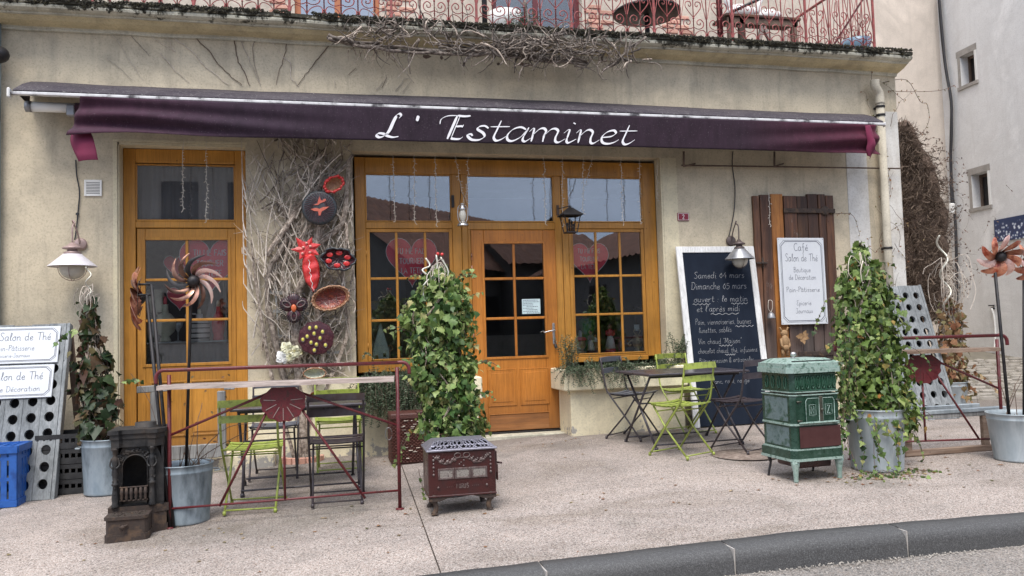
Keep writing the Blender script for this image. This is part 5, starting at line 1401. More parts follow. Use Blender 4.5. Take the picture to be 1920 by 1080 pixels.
# hurricane lamp
c = W(868, 424, -.25); t = thing('hurricane_lamp', 'small silver hurricane lamp hanging at the door transom', 'lamp', c)
mb = MB(); mb.lathe([(.058, 0), (.06, .008), (.045, .03), (.025, .045), (.022, .055)], c, 20); mb.build('oil_tank', M['silver'], t)
mb = MB(); mb.lathe([(.022, .055), (.036, .09), (.038, .12), (.026, .16)], c, 16, cap=False); mb.build('lamp_glass', M['bulb'], t)
mb = MB(); mb.lathe([(.027, .16), (.034, .165), (.034, .185), (.02, .20), (.02, .225), (.028, .23), (0, .24)], c, 16)
for s_ in (-1, 1): mb.tube(smooth_pts([c + Vector((s_ * .03, 0, .04)), c + Vector((s_ * .048, 0, .08)), c + Vector((s_ * .048, 0, .18)), c + Vector((s_ * .03, 0, .215))]), .005, 6)
mb.build('lamp_chimney', M['silver'], t)
mb = MB(); mb.tube(smooth_pts([c + Vector((-.045, 0, .17)), c + Vector((-.02, 0, .3)), c + Vector((0, .1, .37)), c + Vector((.02, 0, .3)), c + Vector((.045, 0, .17))]), .0025, 4); mb.box(c.x - .075, c.x - .045, -.02, .0, c.z + .23, c.z + .36, .003); mb.build('bail', M['iron_black'], t)
# black lantern
c = W(1070, 436, -.25); t = thing('lantern', 'black metal candle lantern with a peaked roof hanging by the entrance door', 'lantern', c)
mb = MB()
rt = .112; hb = .185
mb.add([c + Vector(q) for q in ((-rt, -rt, hb), (rt, -rt, hb), (rt, rt, hb), (-rt, rt, hb), (-.02, -.02, hb + .08), (.02, -.02, hb + .08), (.02, .02, hb + .08), (-.02, .02, hb + .08), (-rt, -rt, hb - .008), (rt, -rt, hb - .008), (rt, rt, hb - .008), (-rt, rt, hb - .008))],
 [(0, 1, 5, 4), (1, 2, 6, 5), (2, 3, 7, 6), (3, 0, 4, 7), (4, 5, 6, 7), (8, 9, 1, 0), (9, 10, 2, 1), (10, 11, 3, 2), (11, 8, 0, 3)])
mb.ball(c + Vector((0, 0, hb + .09)), .014, 8, 6); mb.build('lantern_roof', M['iron_black'], t)
mb = MB()
for sx_ in (-1, 1):
    for sy_ in (-1, 1): mb.bar(c + Vector((sx_ * .055, sy_ * .055, .0)), c + Vector((sx_ * .088, sy_ * .088, hb)), .009, .009)
for z, r in ((.0, .055), (.178, .086)):
    for k in range(4):
        a = [(-r, -r), (r, -r), (r, r), (-r, r)]; p0, p1 = a[k], a[(k + 1) % 4]
        mb.bar(c + Vector((*p0, z)), c + Vector((*p1, z)), .012, .012)
mb.box(c.x - .055, c.x + .055, c.y - .055, c.y + .055, c.z - .006, c.z + .004)
mb.build('lantern_frame', M['iron_black'], t)
mb = MB()
for k, (dx, h_) in enumerate(((-.035, .09), (-.012, .13), (.012, .11), (.035, .08))):
    mb.tube([c + Vector((dx, -.01, .0)), c + Vector((dx, -.01, h_))], .009, 6); mb.ball(c + Vector((dx, -.01, h_)), .014, 6, 5); mb.tube([c + Vector((dx - .014, -.01, h_ * .6)), c + Vector((dx + .014, -.01, h_ * .7))], .004, 4)
mb.build('candle_holder', M['iron_black'], t)
mb = MB(); mb.tube(smooth_pts([c + Vector((0, 0, hb + .09)), c + Vector((-.01, .02, hb + .14)), c + Vector((.02, .1, hb + .2)), c + Vector((.09, .16, hb + .3))]), .003, 4)
q = c + Vector((-.055, 0, .0)); mb.tube(smooth_pts([Vector((q.x, -.01, c.z + .30)), Vector((q.x - .01, -.1, c.z + .28)), c + Vector((0, 0, hb + .1))]), .006, 6); mb.box(q.x - .02, q.x + .01, -.012, .0, c.z + .22, c.z + .33, .003)
mb.build('hook', M['vine_dark'], t)

# ------------------------------------------------------------------ wall things
a, b = W(158, 337, -.16), W(191, 368, -.16)
t = thing('vent_grille', 'small square white wall vent with dark slots', 'vent', ((a.x + b.x) / 2, -.155, b.z))
mb = MB(); rect_frame(mb, a.x, b.x, b.z, a.z, a.x + .016, b.x - .016, b.z + .016, a.z - .016, -.166, -.15, .002); mb.build('vent_frame', M['white'], t)
mb = MB(); mb.box(a.x + .01, b.x - .01, -.155, -.151, b.z + .01, a.z - .01); mb.build('vent_back', M['iron_black'], t)
for k in range(9):
    mb = MB(); z = lerp(b.z + .02, a.z - .02, k / 8); mb.box(a.x + .015, b.x - .015, -.164, -.155, z - .0038, z + .0038); mb.build('vent_slat', M['white'], t)
a, b = W(1270, 399, -.16), W(1292, 414, -.16)
t = thing('house_number_plate', 'small maroon enamel house number plate reading 2', 'number plate', ((a.x + b.x) / 2, -.155, b.z))
mb = MB(); mb.box(a.x, b.x, -.166, -.15, b.z, a.z, .004); mb.build('plate', M['plate'], t)
mb = MB(); rect_frame(mb, a.x + .006, b.x - .006, b.z + .006, a.z - .006, a.x + .010, b.x - .010, b.z + .010, a.z - .010, -.1675, -.166, 0)
mb.build('plate_border', M['white'], t)
mb = MB(); write(mb, '2', ((a.x + b.x) / 2, -.168, b.z + .02), X, Z, .048, 1.3); mb.build('lettering', M['white'], t)

def sign(label, TL, TR, BL, BR, Yt, Yb, lines, name='enamel_sign', m='sign_white', border=True, loc=None):
    A, B, Cc, D = W(*TL, Yt), W(*TR, Yt), W(*BL, Yb), W(*BR, Yb)
    t = thing(name, label, 'sign', (Cc + D) / 2)
    U = ((B - A) + (D - Cc)) / 2; V = ((A - Cc) + (B - D)) / 2; wdt, hgt = U.length, V.length
    U.normalize(); V.normalize(); Nn = U.cross(V).normalized()
    O = (A + B + Cc + D) / 4
    mb = MB(Matrix(((U.x, V.x, Nn.x, O.x), (U.y, V.y, Nn.y, O.y), (U.z, V.z, Nn.z, O.z), (0, 0, 0, 1))))
    mb.box(-wdt / 2, wdt / 2, -hgt / 2, hgt / 2, -.008, 0, .003)
    mb.build('sign_plate', M[m], t)
    def P(u, v, n_=.0012): return O + U * u + V * v + Nn * n_
    if border:
        mb = MB()
        for ins_, cc_, w_ in ((.028, .05, .0035), (.042, .05, .006)):
            x_, y_ = wdt / 2 - ins_, hgt / 2 - ins_; k = cc_
            L_ = [(-x_ + k, -y_), (x_ - k, -y_), (x_, -y_ + k), (x_, y_ - k), (x_ - k, y_), (-x_ + k, y_), (-x_, y_ - k), (-x_, -y_ + k)]
            for i in range(8): ribbon(mb, [L_[i], L_[(i + 1) % 8]], lambda dx, dy, s_: w_, lambda u, v: P(u, v))
        for sx_ in (-1, 1):
            for sy_ in (-1, 1):
                mb.add([P(sx_ * (wdt / 2 - .016) + .005 * math.cos(a_), sy_ * (hgt / 2 - .016) + .005 * math.sin(a_)) for a_ in [k * 1.05 for k in range(6)]], [tuple(range(6))])
        mb.build('border_line', M['ink'], t)
    mb = MB()
    for (txt, v, size, width) in lines:
        write(mb, txt, P(0 if not isinstance(width, tuple) else width[1], v), U, V, size, .56, width=width if not isinstance(width, tuple) else width[0])
    mb.build('lettering', M['ink'], t)
    return t, P, U, V, wdt, hgt
# ------------------------------------------------------------------ shutter, signs, blackboard
random.seed(66)
t = thing('plank_shutter', 'weathered brown plank shutter hung flat on the wall with an iron strap hinge', 'shutter', (5.25, -.2, .65))
edges_t = [1412, 1424, 1445, 1468, 1493, 1514, 1533, 1547, 1563]
zt = W(1480, 365, -.2).z; zb = W(1500, 674, -.24).z
exs = [W(px, 365, -.2).x for px in edges_t]
for i, (a, b) in enumerate(zip(exs, exs[1:])):
    mb = MB(); n = 14; top = zt + random.uniform(-.02, .012); th = random.uniform(.028, .045)
    P0 = []
    tap = random.uniform(-.006, .006)
    for j in range(n + 1):
        z = lerp(zb + random.uniform(-.01, .01) * (j == 0), top, j / n); q = .003 * noise.noise(Vector((i * 5, z * 3, 1)))
        xa, xb_ = a + .004 + q + tap * j / n, b - .004 + .003 * noise.noise(Vector((i * 5 + 3, z * 3, 1)))
        y = -.16 - th + .004 * noise.noise(Vector((i, z * 2, 4)))
        P0.append([Vector((xa, -.158, z)), Vector((xa, y + .004, z)), Vector((xa + .004, y, z)), Vector(((xa + xb_) / 2, y - .001, z)), Vector((xb_ - .004, y, z)), Vector((xb_, y + .004, z)), Vector((xb_, -.158, z))])
    mb.grid(P0, False); mb.add(P0[-1], [tuple(range(7))]); mb.add(P0[0], [tuple(reversed(range(7)))])
    mb.build('plank', M['honey_plank'] if i == 2 else M['brown_wood'], t)
for z, xa, xb_ in ((W(1515, 395, -.22).z, W(1470, 395, -.22).x, W(1566, 390, -.22).x), (W(1500, 664, -.24).z, W(1500, 664, -.24).x, W(1566, 664, -.24).x)):
    mb = MB(); mb.box(xa, xb_, -.222, -.205, z - .026, z + .026, .004)
    mb.lathe([(.055, 0), (.055, .012), (.03, .02), (0, .021)], (xb_ - .13, -.205, z), 14, axis=Matrix.Rotation(math.pi / 2, 3, 'X'))
    for k in range(4): mb.ball((lerp(xa, xb_, (k + .5) / 4), -.222, z), .007, 6, 4)
    mb.build('strap_hinge', M['cast_rust'], t)
mb = MB(); c = W(1432, 493, -.22); mb.box(c.x - .09, c.x + .05, -.225, -.205, c.z - .01, c.z + .01, .003); mb.ball((c.x - .01, -.225, c.z), .022, 8, 6, (1, .5, 1)); mb.tube([(c.x - .01, -.22, c.z - .06), (c.x - .01, -.22, c.z + .06)], .008, 6); mb.build('latch', M['cast_rust'], t)
sg, P, U, V, wd_, hg_ = sign('tall white enamel sign for the tea room on the brown shutter', (1457, 446), (1544, 446), (1466, 609), (1553, 607), -.235, -.25,
  [('Café', .345, .085, None), ('Salon de Thé', .225, .085, .42), ('Boutique', .10, .058, .22), ('de Décoration', .015, .058, .35), ('Pain-Pâtisserie', -.125, .058, .43), ('Epicerie', -.275, .054, .19), ('Journaux', -.365, .054, .22)])
def hang_bell():
    c = W(1446, 597, -.27); t = thing('metal_bell', 'small grey metal bell hanging by a wire from the shutter', 'bell', c)
    mb = MB(); mb.lathe([(.044, 0), (.046, .008), (.040, .02), (.036, .045), (.022, .062), (.008, .07), (0, .072)], c, 18, cap=True); mb.build('bell_body', M['lamp_grey'], t)
    mb = MB(); mb.tube(smooth_pts([c + Vector((0, 0, .07)), c + Vector((-.03, 0, .11)), c + Vector((-.025, 0, .19)), c + Vector((0, .02, .205)), c + Vector((.022, 0, .19)), c + Vector((.02, 0, .11)), c + Vector((0, 0, .07))]), .0035, 5); mb.build('wire', M['wire_white'], t)
hang_bell()
M['straw'] = mat("carved pale wood", (0.26, 0.15, 0.07), (0.34, 0.21, 0.10), 20, .7, 0, .5, c3=(0.16, 0.08, 0.035))
c = W(1471, 640, -.26); t = thing('carved_figure', 'carved honey wood animal figure fixed under the white sign', 'carving', (c.x, -.22, W(1471, 670, -.26).z))
mb = MB(); mb.ball(c + Vector((0, 0, .09)), .05, 10, 8, (1, .5, .8)); mb.ball(c + Vector((0, -.01, .0)), .058, 10, 8, (.85, .6, 1.3)); mb.ball(c + Vector((0, -.02, -.07)), .042, 10, 8, (1, .8, .9))
for s_ in (-1, 1):
    mb.tube([c + Vector((s_ * .03, 0, .11)), c + Vector((s_ * .05, 0, .155)), c + Vector((s_ * .065, 0, .15))], [.014, .010, .004], 6)
    mb.tube([c + Vector((s_ * .04, 0, .03)), c + Vector((s_ * .05, -.02, -.05)), c + Vector((s_ * .03, -.03, -.07))], [.018, .015, .012], 6)
    mb.tube([c + Vector((s_ * .025, 0, -.08)), c + Vector((s_ * .028, 0, -.17))], [.022, .018], 8)
mb.build('body', M['straw'], t)
c = W(1505, 632, -.25); mb = MB(); random.seed(3)
for k in range(11):
    a = k * .6; r = .04 + .022 * (k % 3); e = c + Vector((math.cos(a) * r * 1.2, -.02, math.sin(a) * r))
    mb.grid([[c + Vector((0, -.01, 0)) + Vector((-math.sin(a), 0, math.cos(a))) * .015 * s_ for s_ in (-1, 0, 1)], [c.lerp(e, .6) + Vector((-math.sin(a), -.01 * (s_ == 0), math.cos(a))) * .024 * (s_ if s_ else .01) for s_ in (-1, 0, 1)], [e + Vector((0, 0, .001 * s_)) for s_ in (-1, 0, 1)]])
tag(mb.build('leaf_carving', M['straw'], None, loc=c), 'pale carved leaf rosette on the shutter beside the carved figure', 'carving')

# blackboard leaning on the wall
TL, TR, BL, BR = W(1268, 463, -.2), W(1418, 462, -.2), W(1300, 800, -.5), W(1440, 792, -.5)
BL.z = gz(BL.x, -.5) + .002; BR.z = gz(BR.x, -.5) + .002
xl, xr_ = (TL.x + BL.x) / 2, (TR.x + BR.x) / 2 + .02
bb = thing('menu_blackboard', 'tall blackboard menu in a chipped white frame leaning on the wall', 'blackboard', ((xl + xr_) / 2, -.48, gz(4.2, -.5)))
O = Vector(((xl + xr_) / 2, -.48, gz(4.2, -.5) + .003)); Vv = Vector((0, .27, TL.z - O.z)); H_ = Vv.length; Vv.normalize(); Nn = X.cross(Vv).normalized(); hw = (xr_ - xl) / 2
BT = Matrix(((1, Vv.x, Nn.x, O.x), (0, Vv.y, Nn.y, O.y), (0, Vv.z, Nn.z, O.z), (0, 0, 0, 1)))
for (a, b, c_, d) in ((-hw, -hw + .07, 0, H_), (hw - .07, hw, 0, H_), (-hw + .0703, hw - .0703, H_ - .07, H_ - .0003)):
    mb = MB(BT); mb.box(a, b, c_, d, -.012, .016, .004); mb.build('frame_bar', M['white_wood'], bb)
m, n, l, p = nt("chalk smeared blackboard")
v = coords(n, l, 'World', (1, 1, .35))
cn = ramp(n, l, noise_n(n, l, v, 3.5, 6, .65, .6), [(0.35, (0.008, 0.012, 0.022)), (0.62, (0.013, 0.019, 0.032)), (0.85, (0.045, 0.052, 0.066))])
l.new(cn, p.inputs['Base Color']); p.inputs['Roughness'].default_value = .8; p.inputs['Specular IOR Level'].default_value = .15; M['board'] = m
mb = MB(BT); mb.box(-hw + .06, hw - .06, .01, H_ - .06, -.010, .006); mb.build('board', M['board'], bb)
mb = MB(); ww = 2 * hw - .16
def PB(u, v, n_=.0075): return O + X * u + Vv * v + Nn * n_
def lv(py): # height on the board of a photo row
    t_ = (py - 463) / (797 - 463); return H_ * (1 - t_)
rows = [('Samedi 04 mars', 520, .085, .66, 2), ('Dimanche 05 mars', 541, .095, .72, -1), ('ouvert : le matin', 565, .085, .70, 0), ("et l'après midi", 583, .08, .56, -8), ('Pain, viennoiseries, bugnes', 607, .075, .72, 0), ('lunettes, sablés', 622, .07, .42, -20),
        ('Vin chaud "Maison"', 643, .07, .56, -12), ('chocolat chaud, thé, infusions', 660, .065, .76, 3), ('Bières pression & artisanales', 678, .065, .70, -2), ('Chocolat à emporter', 698, .06, .5, 0), ('blanc, rosé, rouge', 716, .06, .5, 0)]
for txt, py, sz, w_, dx in rows:
    write(mb, txt, PB(dx * .006 * .9, lv(py + 4) + .0), X, Vv, sz * .84, .36, jit=.35, width=w_ * .93, shear=.14)
for (py, x0_, x1_) in ((571, -.34, -.13), (571, .12, .32), (590, -.14, .2), (614, .14, .36), (649, -.08, .08), (666, -.02, .1)):
    pts = [(lerp(x0_, x1_, i / 30), lv(py + 2) + .007 * math.sin(i * .9)) for i in range(31)]
    ribbon(mb, pts, lambda dx, dy, s_: .0042, lambda u, v: PB(u, v))
mb.build('chalk_writing', M['chalk'], bb)

# ------------------------------------------------------------------ hearts inside the panes
def heart(px, py, wpx, Y, label, sz, lines, rot=0.0, tone='red_matt'):
    c = W(px, py, Y); w_ = wpx * .0058
    t = thing('heart_sign', label, 'heart decoration', c)
    out = []
    for i in range(48):
        a = 2 * math.pi * i / 48
        hx = 16 * math.sin(a) ** 3; hz = 13 * math.cos(a) - 5 * math.cos(2 * a) - 2 * math.cos(3 * a) - math.cos(4 * a)
        out.append((hx / 32 * w_, (hz + 2) / 32 * w_ * 1.08))
    mb = MB(); mb.ext(out, c, X, Z, Y_, .008); mb.build('heart_board', M[tone], t, fix=True)
    mb = MB()
    for i in range(48): ribbon(mb, [out[i], out[(i + 1) % 48]], lambda dx, dy, s_: .006, lambda u, v: c + X * u + Z * v - Y_ * .002)
    for txt, v, s_ in lines: write(mb, txt, c + Vector((0, -.002, v)), X, Z, s_, 1.5, CAPS)
    mb.build('lettering', M['letter_white'], t)
    mb = MB(); mb.tube([c + Vector((0, .004, w_ * .22)), c + Vector((0, .004, w_ * .52))], .003, 4); mb.build('hanging_cord', M['iron_black'], t)
    return t
LN = [('TU ME FAIS', .085, .058), ('TOURNER', -.02, .058), ('LA TETE', -.12, .058)]
heart(772, 491, 92, .085, 'red heart reading tu me fais tourner la tete in the pane beside the central ivy', 1, LN)
heart(394, 499, 98, .07, 'red heart reading tu me fais tourner la tete inside the side door', 1, [(a, b + .02, c_) for a, b, c_ in LN])
heart(1105, 492, 78, .085, 'red heart reading tu me fais tourner la tete in the pane by the black lantern', 1, [(a, b * .85 + .03, c_ * .85) for a, b, c_ in LN])
heart(330, 500, 40, .35, 'small plain red heart hanging inside the side door, upper one', 1, [])
heart(337, 560, 42, .35, 'small plain red heart hanging inside the side door, lower one', 1, [])

# ------------------------------------------------------------------ things on the display shelves
def vase(px, zsh, Y, prof, m, label, name='vase', cat='vase', n=20, extra=None, sc=1):
    x = W(px, 640, Y).x; c = Vector((x, Y, zsh + .001)); t = thing(name, label, cat, c)
    mb = MB(); mb.lathe([(r * sc, z * sc) for r, z in prof], c, n); mb.build('body', M[m], t)
    if extra: extra(t, c)
    return t
def handle(m, r, z0, z1, s_=-1):
    def f(t, c):
        mb = MB(); mb.tube(smooth_pts([c + Vector((s_ * .03, 0, z1)), c + Vector((s_ * r, 0, z1)), c + Vector((s_ * r, 0, (z0 + z1) / 2)), c + Vector((s_ * .05, 0, z0))]), .007, 6); mb.build('handle', M[m], t)
    return f
def stopper(m, z, h, then=None):
    def f(t, c):
        mb = MB(); mb.lathe([(.018, z), (.02, z + h * .5), (.012, z + h), (0, z + h)], c, 10); mb.build('stopper', M[m], t)
        if then: then(t, c)
    return f
vase(310, shz, .22, [(.05, 0), (.055, .02), (.035, .05), (.085, .10), (.105, .16), (.095, .22), (.06, .27), (.03, .29), (.028, .36), (.034, .37)], 'jar_stone', 'sage stoneware bottle with a looped handle on the side door shelf', 'stoneware_bottle', 'bottle', extra=stopper('jar_red', .37, .08, handle('jar_stone', .085, .24, .36)))
vase(374, shz, .24, [(.085, 0), (.09, .02), (.095, .06), (.10, .12), (.098, .17), (.07, .21), (.035, .23), (.03, .27)], 'white', 'white jug banded in black zigzags on the side door shelf', 'patterned_jug', 'jug', extra=stopper('jar_stone', .27, .05, handle('white', .12, .18, .27)))
def bands(t, c):
    for z in (.02, .07, .12, .165):
        mb = MB(); mb.lathe([(.0975, z), (.1025, z + .006), (.0985, z + .014)], c, 20, cap=False); mb.build('painted_band', M['iron_black'], t)
vase(410, shz, .22, [(.05, 0), (.055, .015), (.048, .05), (.06, .10), (.066, .17), (.05, .24), (.022, .29), (.022, .34)], 'jar_red', 'ruby ribbed bottle with green stopper on the side door shelf', 'ruby_bottle', 'bottle', extra=stopper('jar_stone', .34, .06))
bands(bpy.data.objects['patterned_jug'], bpy.data.objects['patterned_jug'].location.copy())
vase(334, shz, .25, [(.035, 0), (.035, .004), (.004, .01), (.004, .09), (.04, .15), (.05, .19), (.048, .19), (.0, .1)], 'zinc_bright', 'small cocktail glass between the bottle and the jug', 'cocktail_glass', 'glass')
vase(286, shz, .26, [(.05, 0), (.07, .05), (.08, .12), (.05, .2), (.03, .24)], 'zinc', 'blue grey round vase at the end of the side door shelf', 'round_vase', 'vase')
vase(397, shz, .3, [(.03, 0), (.04, .02), (.05, .1), (.05, .25), (.03, .34), (.02, .4), (0, .42)], 'curtain', 'dark blue figurine behind the ruby bottle', 'dark_figurine', 'figurine')
c = W(290, 585, .3); mb = MB(); mb.lathe([(.13, 0), (.13, .004), (.08, .22), (.078, .22)], c, 24, cap=False)
t = thing('table_lamp', 'pale lamp shade dimly seen inside the side door', 'lamp', c - Vector((0, 0, .3))); mb.build('lamp_shade', M['jar_stone'], t)
mb = MB(); mb.lathe([(.06, -.27), (.03, -.25), (.012, -.2), (.012, .1)], c, 12); mb.build('lamp_stand', M['curtain'], t)
zs1, zs3 = .801, .783
# little white church, window beside the vine
x = W(714, 660, .15).x; c = Vector((x, .15, zs1)); t = thing('toy_house', 'pale mint pointed wooden house ornament on the window shelf', 'ornament', c)
mb = MB(); mb.ext([(-.085, 0), (.085, 0), (.082, .10), (.01, .36), (0, .38), (-.01, .36), (-.082, .10)], c + Vector((0, -.03, 0)), X, Z, Y_, .05); mb.build('house_body', mat("mint paint", (0.50, 0.62, 0.55), (0.56, 0.68, 0.60), 5, .6), t, fix=True)
mb = MB(); mb.box(c.x - .06, c.x - .03, c.y - .032, c.y - .029, c.z + .0, c.z + .05); mb.box(c.x + .02, c.x + .05, c.y - .032, c.y - .029, c.z + .03, c.z + .07); mb.build('window_opening', M['iron_black'], t)
x = W(731, 660, .14).x; c = Vector((x, .14, zs1 + .12)); mb = MB(); mb.tube([c + Vector((math.cos(a) * .03, 0, math.sin(a) * .03)) for a in [k * .5236 for k in range(12)]], .008, 6, closed=True); mb.tube([c + Vector((0, 0, -.03)), c + Vector((0, 0, -.12))], .006, 6)
tag(mb.build('ring_ornament', M['ceramic_rim'], None, loc=(x, .14, zs1)), 'small round brass ornament beside the pointed house', 'ornament')
x = W(780, 660, .15).x; c = Vector((x, .15, zs1)); t = thing('white_figurine', 'white figurine half hidden behind the central ivy', 'figurine', c); mb = MB(); mb.lathe([(.05, 0), (.045, .06), (.03, .13), (.035, .16), (.015, .2)], c, 14); mb.ball(c + Vector((0, 0, .225)), .03, 10, 8); mb.build('body', M['white'], t)
# figurines, window by the lantern
def figurine(px, h, skirt, top, label, Y=.15, w_=.05):
    x = W(px, 640, Y).x; c = Vector((x, Y, zs3)); t = thing('figurine', label, 'figurine', c); k = h / .32
    mb = MB(); mb.lathe([(w_ * 1.25, 0), (w_ * 1.3, .02 * k), (w_ * 1.1, .05 * k)], c, 16); mb.build('base', M['jar_red'] if top == 'jar_red' else M['ceramic_dark'], t)
    mb = MB(); mb.lathe([(w_ * 1.15, .05 * k), (w_, .10 * k), (w_ * .62, .185 * k), (w_ * .55, .19 * k)], c, 16); mb.build('skirt', M[skirt], t)
    mb = MB(); mb.lathe([(w_ * .58, .185 * k), (w_ * .75, .215 * k), (w_ * .78, .24 * k), (w_ * .3, .262 * k)], c, 16)
    for s_ in (-1, 1): mb.tube([c + Vector((s_ * w_ * .75, 0, .24 * k)), c + Vector((s_ * w_ * .95, -.01, .2 * k)), c + Vector((s_ * w_ * .25, -.04, .19 * k))], [.012 * k, .011 * k, .009 * k], 6)
    mb.build('torso', M[top], t)
    mb = MB(); mb.ball(c + Vector((0, 0, .285 * k)), .026 * k, 12, 8, (.9, .9, 1.1)); mb.tube([c + Vector((0, 0, .25 * k)), c + Vector((0, 0, .27 * k))], .011 * k, 8); mb.ball(c + Vector((0, -.025 * k, .283 * k)), .005 * k, 5, 4); mb.build('head', M['ceramic_rim'], t)
    mb = MB(); mb.ball(c + Vector((0, .006, .297 * k)), .027 * k, 10, 6, (1, 1, .8)); mb.build('hair', M['ceramic_dark'], t)
figurine(1144, .33, 'white', 'jar_red', 'figurine of a woman in red bodice and white skirt on the window shelf')
figurine(1108, .26, 'white', 'curtain', 'small dark and white figurine beside the green bottle', w_=.035)
figurine(1116, .22, 'ceramic_rim', 'white', 'smallest pale figurine next to the dark and white one', Y=.24, w_=.03)
figurine(1165, .2, 'curtain', 'ceramic_rim', 'dull figurine between the red figurine and the brass head', Y=.26, w_=.035)
vase(1101, zs3, .24, [(.03, 0), (.05, .03), (.06, .1), (.05, .18), (.09, .30), (.10, .36), (.07, .39), (.0, .38)], 'jar_green', 'large deep green glass goblet behind the figurines', 'green_goblet', 'goblet')
x = W(1088, 640, .13).x; c = Vector((x, .13, zs3)); t = thing('head_jug', 'character head jug with red cap facing the street by the window edge', 'jug', c)
mb = MB(); mb.lathe([(.05, 0), (.05, .02), (.035, .04)], c, 16); mb.ball(c + Vector((0, 0, .11)), .065, 14, 10, (.9, 1, 1.15)); mb.ball(c + Vector((.02, -.065, .105)), .016, 8, 6); mb.ball(c + Vector((0, -.055, .07)), .02, 8, 6, (1.3, .6, .5)); mb.build('face', M['ceramic_rim'], t)
mb = MB(); mb.lathe([(.066, .15), (.072, .155), (.068, .175), (.05, .19)], c, 16); mb.build('cap', M['jar_red'], t)
mb = MB(); mb.lathe([(.03, .19), (.02, .2), (.022, .23), (.012, .26), (0, .265)], c, 12); mb.build('stopper', M['zinc_bright'], t)
x = W(1195, 640, .15).x; c = Vector((x, .15, zs3)); t = thing('brass_head', 'pale brass horned head ornament at the end of the window shelf', 'ornament', c)
mb = MB(); mb.lathe([(.05, 0), (.045, .02), (.03, .04), (.055, .09), (.06, .14), (.04, .19), (0, .21)], c, 18); mb.ball(c + Vector((0, -.05, .11)), .025, 8, 6)
for s_ in (-1, 1): mb.tube(smooth_pts([c + Vector((s_ * .05, 0, .14)), c + Vector((s_ * .09, 0, .12)), c + Vector((s_ * .11, 0, .10)), c + Vector((s_ * .10, -.01, .075)), c + Vector((s_ * .08, -.01, .09))]), .010, 6); mb.tube(smooth_pts([c + Vector((s_ * .02, 0, .2)), c + Vector((s_ * .04, 0, .24)), c + Vector((s_ * .01, 0, .25))]), .006, 5)
mb.build('body', mat("dull brass", (0.45, 0.38, 0.22), (0.33, 0.27, 0.15), 20, .4, .5, .3), t)
mb = MB(); mb.box(c.x - .03, c.x + .03, c.y + .0, c.y + .006, c.z + .24, c.z + .31); tag(mb.build('price_card', M['paper'], None, loc=c + Vector((0, 0, .24))), 'small pale price card standing above the brass head', 'card')
t = thing('spiky_houseplant', 'dark spiky houseplant behind the last window panes', 'plant', (W(1192, 600, .45).x, .45, .8)); mb = MB(); random.seed(9)
for k in range(34):
    a = random.uniform(0, 6.28); e = random.uniform(.1, 1.2); c = t.location + Vector((0, 0, .45)); L = random.uniform(.12, .26)
    pts = [c + Vector((math.cos(a) * L * s_ * math.cos(e), math.sin(a) * L * s_ * math.cos(e) * .5, L * s_ * math.sin(e) - .12 * s_ * s_)) for s_ in (0, .35, .7, 1)]
    mb.tube(pts, [.006, .007, .005, .001], 4)
mb.build('leaves', M['ivy_dark'], t); mb = MB(); mb.tube([t.location, t.location + Vector((0, 0, .46))], .012, 6); mb.build('stem', M['vine_dark'], t)

# ------------------------------------------------------------------ ceramics hung on the vine
CY = -.33
def cer(px, py): return W(px, py, CY)
# red flower-shaped rim bowl
def ruffle_ring(c, rx_, rz_, rot, n, amp, tube_r, m_rim, m_in, label, name, depth=.05, lobes=9):
    t = thing(name, label, 'ceramic', c); P, I = [], []
    Mx = Matrix.Rotation(rot, 3, 'Y')
    for i in range(n):
        a = 2 * math.pi * i / n; k = 1 + amp * math.sin(a * lobes + 1) + amp * .5 * math.sin(a * lobes * 2.3)
        P.append(c + Mx @ Vector((math.cos(a) * rx_ * k, -.02 + .012 * math.sin(a * lobes * 1.7), math.sin(a) * rz_ * k)))
    rows = []
    for (s_, d) in ((1, 0), (.92, .012), (.8, .03), (.55, .045), (.15, .05)):
        rows.append([c + Vector((0, d, 0)) + (q - c) * s_ for q in P])
    rows[0] = P
    mb = MB()
    for a, b in zip(rows, rows[1:]):
        mb.add(a + b, [(i, (i + 1) % n, (i + 1) % n + n, i + n) for i in range(n)], True)
    mb.add(rows[-1], [tuple(range(n))]); mb.build('bowl', M[m_in], t)
    mb = MB(); mb.tube(P, [tube_r * random.uniform(.7, 1.3) for _ in P], 6, closed=True); mb.build('rim', M[m_rim], t)
    return t, P, Mx
random.seed(71)
ruffle_ring(cer(626, 346), .098, .068, R(-32), 44, .05, .014, 'red', 'ceramic_rim', 'ruffled open red ceramic flower, topmost on the vine', 'ceramic_flower')
t, P, Mx = ruffle_ring(cer(634, 486), .158, .105, R(8), 44, .06, .011, 'ceramic_teal', 'ceramic_dark', 'dark scalloped ceramic dish with red inner patches and teal rim knots', 'ceramic_dish', lobes=6)
for k in range(6):
    a = k * 1.047 + .5; c = cer(634, 486) + Mx @ Vector((math.cos(a) * .10, -.0, math.sin(a) * .062)); mb = MB(); mb.ball(c, .034, 8, 6, (1, .12, .7)); mb.build('red_patch', M['red'], t)
t, P, Mx = ruffle_ring(cer(620, 559), .178, .112, R(-14), 60, .03, .009, 'ceramic_rim', 'ceramic_brown', 'large leaf-shaped ceramic bowl in blood brown with a sandy rim', 'ceramic_bowl', lobes=21)
mb = MB()
for i in range(60):
    a = 2 * math.pi * i / 60; q = cer(620, 559) + Mx @ Vector((math.cos(a) * .15, -.012, math.sin(a) * .092)); mb.tube([q, q + Mx @ Vector((math.cos(a) * .03, -.008, math.sin(a) * .022))], .004, 4)
mb.build('ribs', M['ceramic_rim'], t)
